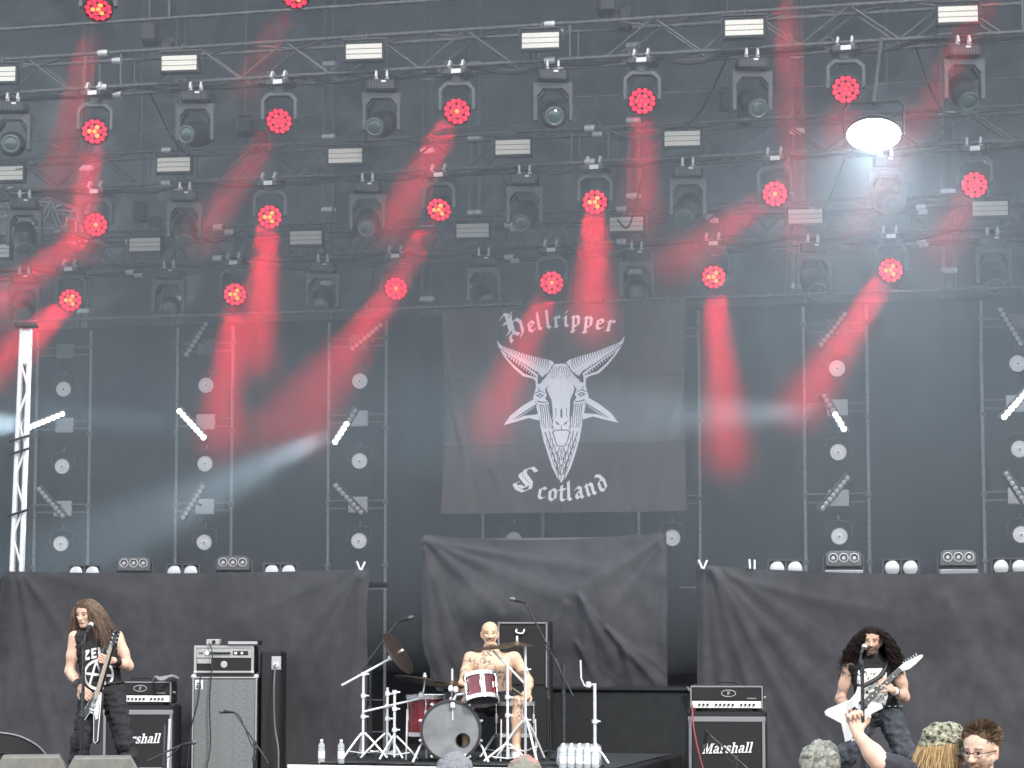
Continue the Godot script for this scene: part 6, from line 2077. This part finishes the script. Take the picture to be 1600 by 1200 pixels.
func drummer():
	var hx := Transform3D(Basis(Vector3.UP, 0.05) * Basis(Vector3.RIGHT, 0.02), Vector3(-0.03, 1.215, 0.03))
	# origin on the drum riser under the stool
	var j := {
		"head": hx, "neck": Vector3(-0.02, 1.07, -0.01), "chest": Vector3(0.0, 0.90, 0.02), "waist": Vector3(0.02, 0.70, 0.0), "pelvis": Vector3(0.02, 0.59, 0.0),
		"shL": Vector3(-0.225, 0.985, 0.02), "elL": Vector3(-0.295, 0.72, 0.08), "wrL": Vector3(-0.255, 0.62, 0.28),
		"shR": Vector3(0.215, 0.985, 0.02), "elR": Vector3(0.345, 0.76, 0.04), "wrR": Vector3(0.345, 0.66, 0.22),
		"hipL": Vector3(-0.09, 0.56, 0.03), "knL": Vector3(-0.24, 0.56, 0.42), "anL": Vector3(-0.26, 0.12, 0.44), "toeL": -0.3,
		"hipR": Vector3(0.12, 0.56, 0.03), "knR": Vector3(0.24, 0.56, 0.38), "anR": Vector3(0.22, 0.12, 0.40), "toeR": 0.3,
		"handL": [Vector3(0.25, -0.2, 0.8), Vector3(0.6, -0.7, 0), -1.0, 0.95],
		"handR": [Vector3(-0.2, -0.2, 0.85), Vector3(-0.6, -0.7, 0), 1.0, 0.95],
	}
	var look := {"brow": Color(0.14, 0.08, 0.05), "moustache": Color(0.12, 0.06, 0.03), "girth": 1.1, "arm": 1.08, "tattoo": [[Vector3(0.0, 0.95, 0.10), 0.19], [Vector3(-0.24, 0.86, 0.03), 0.18], [Vector3(-0.27, 0.66, 0.15), 0.12], [Vector3(0.34, 0.74, 0.1), 0.18], [Vector3(0.06, 0.76, 0.11), 0.09], [Vector3(0.24, 0.5, 0.42), 0.12]]}
	var p = person("bald shirtless tattooed drummer with a moustache sitting behind the drum kit", Vector3(1.75, 1.48, -23.72), 0.27, j, [0.68, 0.45, 0.31], look, 0.008)
	var t = p.node
	var sh := Flesh.new()
	sh.grow([[j.hipL, 0.108, j.hipL.lerp(j.knL, 0.8), 0.082], [j.hipR, 0.108, j.hipR.lerp(j.knR, 0.8), 0.082], [Vector3(-0.05, 0.60, 0), 0.115, Vector3(0.09, 0.60, 0), 0.115]], 0.013, 0.04, plain_tint, 0.014, 2)
	part(t, "shorts", sh.mesh(), M.shorts)
	var chain := []
	for k in 13:
		var a := PI * k / 12.0
		chain.append(Vector3(-0.02 + 0.075 * cos(a), 1.045 - 0.10 * sin(a), 0.055 + 0.055 * sin(a)))
	part(t, "necklace", tube(chain, 0.0035, 5), M.steel_dark)
	for s in ["L", "R"]:
		var a: Vector3 = j["an" + s]
		part(t, "shoe", Flesh.new().grow([[a + Vector3(0, -0.05, -0.03), 0.048, a + Vector3(0, -0.07, 0.14), 0.040]], 0.012, 0.03, plain_tint).mesh(), M.panel_white)
		var h: Array = j["hand" + s]
		var w: Vector3 = j["wr" + s]
		var grip: Vector3 = w + (h[0] as Vector3).normalized() * 0.09 + (h[1] as Vector3).normalized() * 0.03
		var d := Vector3(0.75 if s == "L" else -0.35, 0.10 if s == "L" else 0.25, 0.6).normalized()
		part(t, "drumstick", Shape.new().tube([grip - d * 0.10, grip + d * 0.20, grip + d * 0.28], [0.0075, 0.007, 0.004], 8).mesh(), M.maple)


# ---------------------------------------------------------------- the crowd in front
func crowd_joints(hx: Transform3D, h: float) -> Dictionary:
	# a plain standing figure under a head at height h
	return {
		"head": hx, "neck": Vector3(0, h - 0.155, -0.02), "chest": Vector3(0, h - 0.32, -0.02), "waist": Vector3(0, h - 0.58, -0.01), "pelvis": Vector3(0, h - 0.72, -0.01),
		"shL": Vector3(-0.20, h - 0.235, -0.02), "elL": Vector3(-0.25, h - 0.52, -0.02), "wrL": Vector3(-0.23, h - 0.74, 0.08),
		"shR": Vector3(0.20, h - 0.235, -0.02), "elR": Vector3(0.25, h - 0.52, -0.02), "wrR": Vector3(0.23, h - 0.74, 0.08),
		"hipL": Vector3(-0.09, h - 0.74, 0), "knL": Vector3(-0.10, h - 1.15, 0.02), "anL": Vector3(-0.11, 0.09, -0.02),
		"hipR": Vector3(0.09, h - 0.74, 0), "knR": Vector3(0.10, h - 1.15, 0.02), "anR": Vector3(0.11, 0.09, -0.02),
	}


func dress(t, j: Dictionary, shirt_m, legs_m, sleeves = true):
	var sb := torso_bones(j, 1.0, 0.018)
	if sleeves:
		for s in ["L", "R"]:
			sb.append([j["sh" + s], 0.076, j["sh" + s].lerp(j["el" + s], 0.80), 0.070])
	part(t, "shirt", Flesh.new().grow(sb, 0.014, 0.04, plain_tint, 0.014, 6).mesh(), shirt_m)
	var lb := leg_bones(j, "L", 1.0, 0.016)
	lb.append_array(leg_bones(j, "R", 1.0, 0.016))
	lb.append([j.pelvis + Vector3(-0.05, 0, 0), 0.115, j.pelvis + Vector3(0.05, 0, 0), 0.115])
	part(t, "trousers", Flesh.new().grow(lb, 0.02, 0.04, plain_tint, 0.012, 7).mesh(), legs_m)


func cloth_cap(t, hx: Transform3D, m, brim_dir, called = "cap"):
	# a soft cap pulled over the skull, with a short peak
	var f := Flesh.new()
	f.grow([[hx * Vector3(0, 0.062, -0.030), 0.094, hx * Vector3(0, 0.072, 0.006), 0.090], [hx * Vector3(0, 0.03, -0.04), 0.093, hx * Vector3(0, 0.03, 0.0), 0.090]], 0.007, 0.03, plain_tint, 0.020, 15)
	var c = part(t, called, f.mesh(), m)
	if brim_dir != null:
		var s := Shape.new()
		var d: Vector3 = brim_dir
		var side := Vector3(d.z, 0, -d.x)
		for k in 10:
			var a0 := PI * k / 10.0
			var a1 := PI * (k + 1) / 10.0
			var p := func(a, r, y): return hx * (Vector3(0, y, -0.01) + side * cos(a) * r + d * (sin(a) * r * 0.95 + 0.015))
			for e in [0.0, 0.004]:
				s.quad(p.call(a0, 0.088, 0.025 + e), p.call(a1, 0.088, 0.025 + e), p.call(a1, 0.088 + 0.07 * sin(a1), 0.008 + e), p.call(a0, 0.088 + 0.07 * sin(a0), 0.008 + e), hx.basis * Vector3(0, 1 if e > 0 else -1, 0))
		part(c, "peak", s.mesh(), m)
	return c


func camo_material(a: Color, b: Color, c2: Color, sd: int, scale: float):
	var t := NoiseTexture2D.new()
	t.width = 256
	t.height = 256
	t.seamless = true
	var f := FastNoiseLite.new()
	f.seed = sd
	f.frequency = 0.022
	f.fractal_octaves = 2
	f.domain_warp_enabled = true
	f.domain_warp_amplitude = 18.0
	t.noise = f
	var g := Gradient.new()
	g.interpolation_mode = Gradient.GRADIENT_INTERPOLATE_CONSTANT
	g.offsets = PackedFloat32Array([0.0, 0.43, 0.55, 0.66])
	g.colors = PackedColorArray([a, b, c2, b])
	t.color_ramp = g
	var m := StandardMaterial3D.new()
	m.albedo_texture = t
	m.uv1_triplanar = true
	m.uv1_scale = Vector3.ONE * scale
	m.roughness = 0.9
	return m


func build_crowd():
	var away := PI + 0.1
	# the crumpled pale camouflage cap in front of the white guitar
	var h := 1.565
	var where := Vector3(6.475, 0.45, -13.0)
	var hx := Transform3D(Basis(Vector3.UP, PI - 0.2), Vector3(0, h, 0))
	var j := crowd_joints(hx, h)
	var p = person("spectator in a crumpled grey camouflage cap below the white guitar", where, 0.0, j, [0.45, 0.31, 0.25], {"brow": Color(0.1, 0.07, 0.05)}, 0.02)
	dress(p.node, j, M.shirt_black, M.denim_black)
	cloth_cap(p.node, hx, camo_material(Color(0.36, 0.37, 0.34), Color(0.60, 0.60, 0.56), Color(0.46, 0.47, 0.44), 3, 4.0), null)
	# blonde spectator with camouflage cap, face turned right, left arm raised with a clenched fist
	h = 1.665
	where = Vector3(7.10, 0.45, -13.0)
	hx = Transform3D(Basis(Vector3.UP, 1.75) * Basis(Vector3.RIGHT, 0.25), Vector3(0.0, h, 0.0))
	j = crowd_joints(hx, h)
	j.shL = Vector3(-0.13, h - 0.13, 0.05)
	j.elL = Vector3(-0.315, h - 0.045, 0.13)
	j.wrL = Vector3(-0.425, h + 0.090, 0.10)
	j.handL = [Vector3(-0.30, 0.95, 0.0), Vector3(0.5, 0.1, 0.85), 1.0, 1.25]
	p = person("blonde spectator in a camouflage cap raising a bare arm with clenched fist", where, 0.08, j, [0.68, 0.46, 0.35], {"brow": Color(0.2, 0.14, 0.08), "arm": 1.12}, 0.014)
	dress(p.node, j, M.shirt_navy, M.denim_black)
	cloth_cap(p.node, hx, camo_material(Color(0.15, 0.17, 0.13), Color(0.70, 0.69, 0.60), Color(0.34, 0.36, 0.28), 8, 4.5), Vector3(0, 0, 1))
	part(p.node, "hair", long_hair(Transform3D(hx.basis, hx.origin + Vector3(0, -0.02, 0)), 1300, 21, Color(0.42, 0.29, 0.15), 0.40, 0.02, 0.005, 0.0, Vector3(0, 0, 0), 0.0026), M.hair)
	# the man with glasses and a beard, looking left
	h = 1.68
	where = Vector3(7.30, 0.45, -12.85)
	hx = Transform3D(Basis(Vector3.UP, -0.45) * Basis(Vector3.RIGHT, 0.12), Vector3(0, h, 0))
	j = crowd_joints(hx, h)
	p = person("bearded spectator with glasses and short brown hair facing the camera", where, 0.0, j, [0.66, 0.44, 0.33], {"brow": Color(0.10, 0.06, 0.04), "beard": Color(0.17, 0.09, 0.05), "moustache": Color(0.17, 0.09, 0.05)}, 0.016)
	dress(p.node, j, M.shirt_black, M.denim_black)
	var hair := Flesh.new()
	hair.grow([[hx * Vector3(0, 0.052, -0.042), 0.080, hx * Vector3(0, 0.064, 0.002), 0.072], [hx * Vector3(0, 0.0, -0.065), 0.065, hx * Vector3(0, 0.05, -0.045), 0.080], [hx * Vector3(-0.04, 0.094, 0.034), 0.026, hx * Vector3(0.04, 0.096, 0.034), 0.026]], 0.006, 0.025, func(q, _n): return Color(0.12, 0.08, 0.052) * (0.7 + 0.6 * absf(sin(q.x * 260.0 + q.y * 90.0))), 0.010, 8)
	var hr = part(p.node, "hair", hair.mesh(), M.hair)
	var tufts := Shape.new()
	var rng := RandomNumberGenerator.new()
	rng.seed = 17
	for k in 1100:
		var o := Vector3(rng.randfn(), absf(rng.randfn()) + 0.1, rng.randfn() - 0.25).normalized()
		if o.z > 0.62 and o.y < 0.55:
			continue
		var root: Vector3 = Vector3(0, 0.054, -0.012) + Vector3(o.x * 0.078, o.y * 0.082, o.z * 0.094)
		var lean := (o * 0.6 + Vector3(0.35, 0.25, 0.35 if o.y > 0.6 else -0.3)).normalized()
		var sh := rng.randf_range(0.5, 1.6)
		lock_of_hair(tufts, [hx * root, hx * (root + o * 0.010 + lean * 0.010), hx * (root + o * 0.010 + lean * 0.026)], 0.0045, Color(0.17 * sh, 0.115 * sh, 0.075 * sh))
	part(hr, "tufts", tufts.mesh(), M.hair)
	var specs := Shape.new()
	for s in [-1.0, 1.0]:
		var ring := []
		for k in 15:
			ring.append(hx * Vector3(s * 0.034 + 0.025 * clampf(cos(TAU * k / 14.0) * 1.3, -1, 1), 0.004 + 0.014 * clampf(sin(TAU * k / 14.0) * 1.3, -1, 1), 0.096))
		specs.tube(ring, 0.0014, 5)
		specs.tube([hx * Vector3(s * 0.058, 0.010, 0.096), hx * Vector3(s * 0.082, 0.012, 0.05), hx * Vector3(s * 0.086, 0.012, -0.01)], 0.0022, 5)
	specs.tube([hx * Vector3(-0.011, 0.010, 0.098), hx * Vector3(0.011, 0.010, 0.098)], 0.0022, 5)
	part(p.node, "glasses", specs.mesh(), M.rubber)
	# two caps just showing at the bottom edge
	var low := [[Vector3(4.50, 0.42, -13.0), 1.510, "spectator in a plain grey cap at the bottom edge below the bass drum", worn([0.24, 0.25, 0.27], 0.9, 0.0, noise_texture(0.05, 0.8, 1.0, 71), 4.0), Vector3(-0.3, 0, 1)], [Vector3(4.86, 0.42, -13.1), 1.490, "spectator in a flat beige cap at the bottom edge right of the bass drum", worn([0.26, 0.25, 0.21], 0.9, 0.0, noise_texture(0.05, 0.8, 1.0, 72), 4.0), Vector3(0.4, 0, 1)]]
	for q in low:
		hx = Transform3D(Basis(Vector3.UP, PI + 0.2), Vector3(0, q[1], 0))
		j = crowd_joints(hx, q[1])
		p = person(q[2], q[0], 0.0, j, [0.45, 0.31, 0.25], {"brow": Color(0.1, 0.07, 0.05)}, 0.022)
		dress(p.node, j, M.shirt_navy, M.denim_black)
		cloth_cap(p.node, hx, q[3], q[4])


# ---------------------------------------------------------------- small things on the stage
func build_small_things():
	# floor monitors at the stage edge
	var poly := PackedVector2Array(v2([-0.30, 0.0, -0.30, 0.30, -0.24, 0.405, 0.24, 0.405, 0.30, 0.30, 0.30, 0.0]))
	var n := 0
	for x in [-1.39, -0.72]:
		var t = thing("floor_monitor", ["grey floor monitor cut by the left edge of the picture", "grey floor monitor in front of the long-haired guitarist's feet"][n], "loudspeaker", Vector3(x, 1.25, -20.05), 0.42, "floor monitors")
		part(t, "cabinet", Shape.new().prism(poly, 0.40, Transform3D.IDENTITY, 0.018).mesh(), M.wedge)
		for s in [-1, 1]:
			part(t, "handle", box(Vector3(0.012, 0.09, 0.14), 0.004, Vector3(s * 0.298, 0.2, 0)), M.rubber)
			part(t, "foot", box(Vector3(0.05, 0.014, 0.3), 0.003, Vector3(s * 0.24, 0.0, 0)), M.rubber)
		part(t, "grille", box(Vector3(0.50, 0.30, 0.012), 0.004), M.grille_black, Transform3D(Basis(Vector3.RIGHT, 0.0), Vector3(0, 0.20, -0.203)))
		n += 1
	var w = thing("wedge_loudspeaker", "black wedge loudspeaker with a pale curved edge at the left", "loudspeaker", Vector3(-2.60, 1.25, -22.0), 0.6)
	var pw := PackedVector2Array(v2([-0.42, 0.0, -0.42, 0.40, -0.10, 0.52, 0.10, 0.48, 0.30, 0.36, 0.42, 0.16, 0.44, 0.0]))
	part(w, "cabinet", Shape.new().prism(pw, 0.45, Transform3D.IDENTITY, 0.012).mesh(), M.black)
	var edge := []
	for q in [Vector2(-0.10, 0.52), Vector2(0.10, 0.48), Vector2(0.30, 0.36), Vector2(0.42, 0.16), Vector2(0.44, 0.0)]:
		edge.append(Vector3(q.x, q.y, 0.228))
	part(w, "edge_trim", tube(soft(edge, 4), 0.010, 6), M.piping)
	part(w, "horn", Shape.new().lathe([[0.10, 0.0], [0.09, 0.012], [0.05, -0.02], [0.0, -0.03]], Transform3D(Basis(Vector3.RIGHT, PI / 2), Vector3(-0.05, 0.24, 0.226)), 20).mesh(), M.grille_black)
	# microphones before the cabinets
	mic_stand("short boom stand with a black microphone in front of the bass cabinet", Vector3(-0.72, 1.25, -23.7), 0.3, 0.36, Vector3(0.14, -0.20, 0), Vector3(-0.20, 0.30, -0.04), Vector3(-0.32, 0.31, -0.06), true)
	mic_stand("short boom stand with a microphone in front of the right guitar cabinet", Vector3(4.20, 1.25, -23.45), 0.2, 0.28, Vector3(0.16, -0.14, 0), Vector3(-0.28, 0.25, -0.03), Vector3(-0.29, 0.16, -0.06), true)
	mic_stand("short stand with a pale microphone seen between the long-haired guitarist's legs", Vector3(-1.22, 1.25, -22.6), 0.35, 0.30, Vector3(-0.16, -0.07, 0), Vector3(0.15, 0.08, 0.0), Vector3(0.25, 0.10, -0.05), true)
	var st = thing("guitar_stand", "pale upright tube between the long-haired guitarist's legs", "stand", Vector3(-1.32, 1.25, -22.9), 0.35)
	part(st, "pole", rod(Vector3(0, 0, 0), Vector3(0.02, 0.62, 0), 0.014, 8), M.bright_alu)
	part(st, "pole", rod(Vector3(-0.04, 0, -0.05), Vector3(-0.03, 0.56, -0.05), 0.010, 8), M.alu)
	part(st, "foot", lathe([[0.0, 0.0], [0.11, 0.0], [0.11, 0.012], [0.02, 0.03], [0.0, 0.03]], 16), M.black)
	# water bottles
	var glass = lathe([[0.0, 0.0], [0.030, 0.002], [0.032, 0.02], [0.032, 0.13], [0.029, 0.145], [0.032, 0.16], [0.028, 0.18], [0.013, 0.20], [0.013, 0.212]], 16)
	var band = lathe([[0.0325, 0.05], [0.0327, 0.052], [0.0327, 0.115], [0.0325, 0.117]], 16)
	var lid = lathe([[0.0145, 0.205], [0.0148, 0.226], [0.0, 0.228]], 12)
	var bottle := func(t):
		part(t, "bottle", glass, M.bottle)
		part(t, "label", band, M.label_paper)
		part(t, "cap", lid, M.cap_white)
	n = 0
	for x in [0.39, 0.585]:
		var t = thing("water_bottle", ["left one of two water bottles on the drum riser's edge", "right one of two water bottles on the drum riser's edge"][n], "bottle", Vector3(x, 1.48, -22.56), 0.0, "water bottles")
		bottle.call(t)
		n += 1
	var crate = thing("crate", "black crate that the pack of water bottles stands on", "crate", Vector3(2.90, 1.25, -22.55), 0.2)
	part(crate, "box", box(Vector3(0.62, 0.22, 0.36), 0.012, Vector3(0, 0.11, 0)), M.wedge)
	for s in [-1, 1]:
		part(crate, "handle", box(Vector3(0.12, 0.03, 0.01), 0.004, Vector3(s * 0.15, 0.14, 0.184)), M.rubber)
	var k := 0
	for r in 3:
		for c in 5:
			var t = thing("packed_water_bottle", "water bottle in the shrink-wrapped pack, %s in its %s row" % [NTH[c], ["front", "middle", "back"][r]], "bottle", Vector3(2.90, 1.47, -22.55) + Vector3(-0.148 + c * 0.074, 0, 0.074 - r * 0.074).rotated(Vector3.UP, 0.2), 0.0, "bottles in the pack")
			bottle.call(t)
			k += 1
	var film := Flesh.new()
	film.grow([[Vector3(-0.15, 0.05, 0.0), 0.05, Vector3(0.15, 0.05, 0.0), 0.05], [Vector3(-0.15, 0.05, -0.07), 0.05, Vector3(0.15, 0.05, -0.07), 0.05], [Vector3(-0.15, 0.05, 0.07), 0.05, Vector3(0.15, 0.05, 0.07), 0.05], [Vector3(-0.15, 0.17, -0.06), 0.05, Vector3(0.15, 0.17, -0.06), 0.05], [Vector3(-0.15, 0.17, 0.06), 0.05, Vector3(0.15, 0.17, 0.06), 0.05], [Vector3(-0.15, 0.11, -0.07), 0.05, Vector3(0.15, 0.11, -0.07), 0.05], [Vector3(-0.15, 0.11, 0.07), 0.05, Vector3(0.15, 0.11, 0.07), 0.05]], 0.014, 0.04, plain_tint, 0.02, 3)
	whole("shrink_wrap", film.mesh(), M.wrap, "clear shrink wrap round the pack of water bottles", "wrapping", Vector3(2.90, 1.47, -22.55), 0.2)
	# the pale truss leg at the left edge, bound with tape and cable
	var tl = thing("truss_leg", "bright pale truss upright at the left edge of the stage", "truss", Vector3(-3.80, 3.36, -24.6), 0.35)
	for x in [-0.05, 0.05]:
		for z in [-0.05, 0.05]:
			part(tl, "chord", rod(Vector3(x, 0, z), Vector3(x * 0.85 + 0.05, 2.62, z * 0.75), 0.026, 8), M.bright_alu)
	for i in 8:
		var y := 0.05 + i * 0.32
		var s := 1.0 if i % 2 else -1.0
		part(tl, "brace", rod(Vector3(-0.05 * s + y * 0.019, y, 0.053), Vector3(0.05 * s + (y + 0.32) * 0.019, y + 0.32, 0.050), 0.014, 6), M.bright_alu)
		part(tl, "brace", rod(Vector3(0.053 + y * 0.019, y, -0.05 * s), Vector3(0.053 + (y + 0.32) * 0.019, y + 0.32, 0.05 * s), 0.014, 6), M.bright_alu)
	part(tl, "sleeve", box(Vector3(0.13, 0.40, 0.13), 0.02, Vector3(0.048, 2.42, 0)), M.edge_white)
	part(tl, "top_plate", box(Vector3(0.24, 0.03, 0.24), 0.006, Vector3(0.05, 2.66, 0)), M.steel_dark)
	for y in [0.62, 1.28, 1.42]:
		part(tl, "strap", Shape.new().tube([Vector3(-0.10, y - 0.03, 0.10), Vector3(0.12, y + 0.04, 0.10)], 0.014, 6).mesh(), M.rubber)
	# loose clamps and cable ends on top of the drapes
	n = 0
	for q in [[Vector3(3.52, 3.36, -25.42), "white cable clamp at the left upper corner of the right drape"], [Vector3(4.02, 3.36, -25.50), "pair of small white plugs on top of the right drape"], [Vector3(-0.20, 3.37, -25.45), "bright metal clamp at the right upper corner of the left drape"]]:
		var t = thing("clamp", q[1], "clamp", q[0], 0.2)
		part(t, "jaw", box(Vector3(0.02, 0.10, 0.03), 0.005), M.white_label, Transform3D(Basis(Vector3.BACK, 0.4 if n != 1 else 0.05), Vector3(-0.02, 0.05, 0)))
		part(t, "jaw", box(Vector3(0.02, 0.10, 0.03), 0.005), M.white_label, Transform3D(Basis(Vector3.BACK, -0.4 if n != 1 else 0.0), Vector3(0.03, 0.045, 0)))
		part(t, "bolt", rod(Vector3(-0.04, 0.04, 0.0), Vector3(0.05, 0.04, 0.0), 0.010, 6), M.steel_dark)
		n += 1
	# microphone cables lying on the stage and the riser
	var runs := [
		[[Vector3(0.4, 1.49, -22.5), Vector3(0.8, 1.49, -22.62), Vector3(1.1, 1.49, -22.5), Vector3(1.3, 1.49, -22.6)], "black cable lying along the front of the drum riser, left of the bass drum"],
		[[Vector3(1.75, 1.49, -22.6), Vector3(2.1, 1.49, -22.55), Vector3(2.5, 1.49, -22.75), Vector3(3.1, 1.49, -22.7)], "black cable lying along the front of the drum riser, right of the bass drum"],
		[[Vector3(3.1, 1.262, -22.9), Vector3(3.5, 1.262, -22.7), Vector3(3.9, 1.262, -22.9), Vector3(4.4, 1.262, -22.6)], "black cable snaking over the stage floor before the right cabinet"],
	]
	for q in runs:
		whole("floor_cable", tube(soft(q[0], 6), 0.010, 6), M.cable, q[1], "cable")
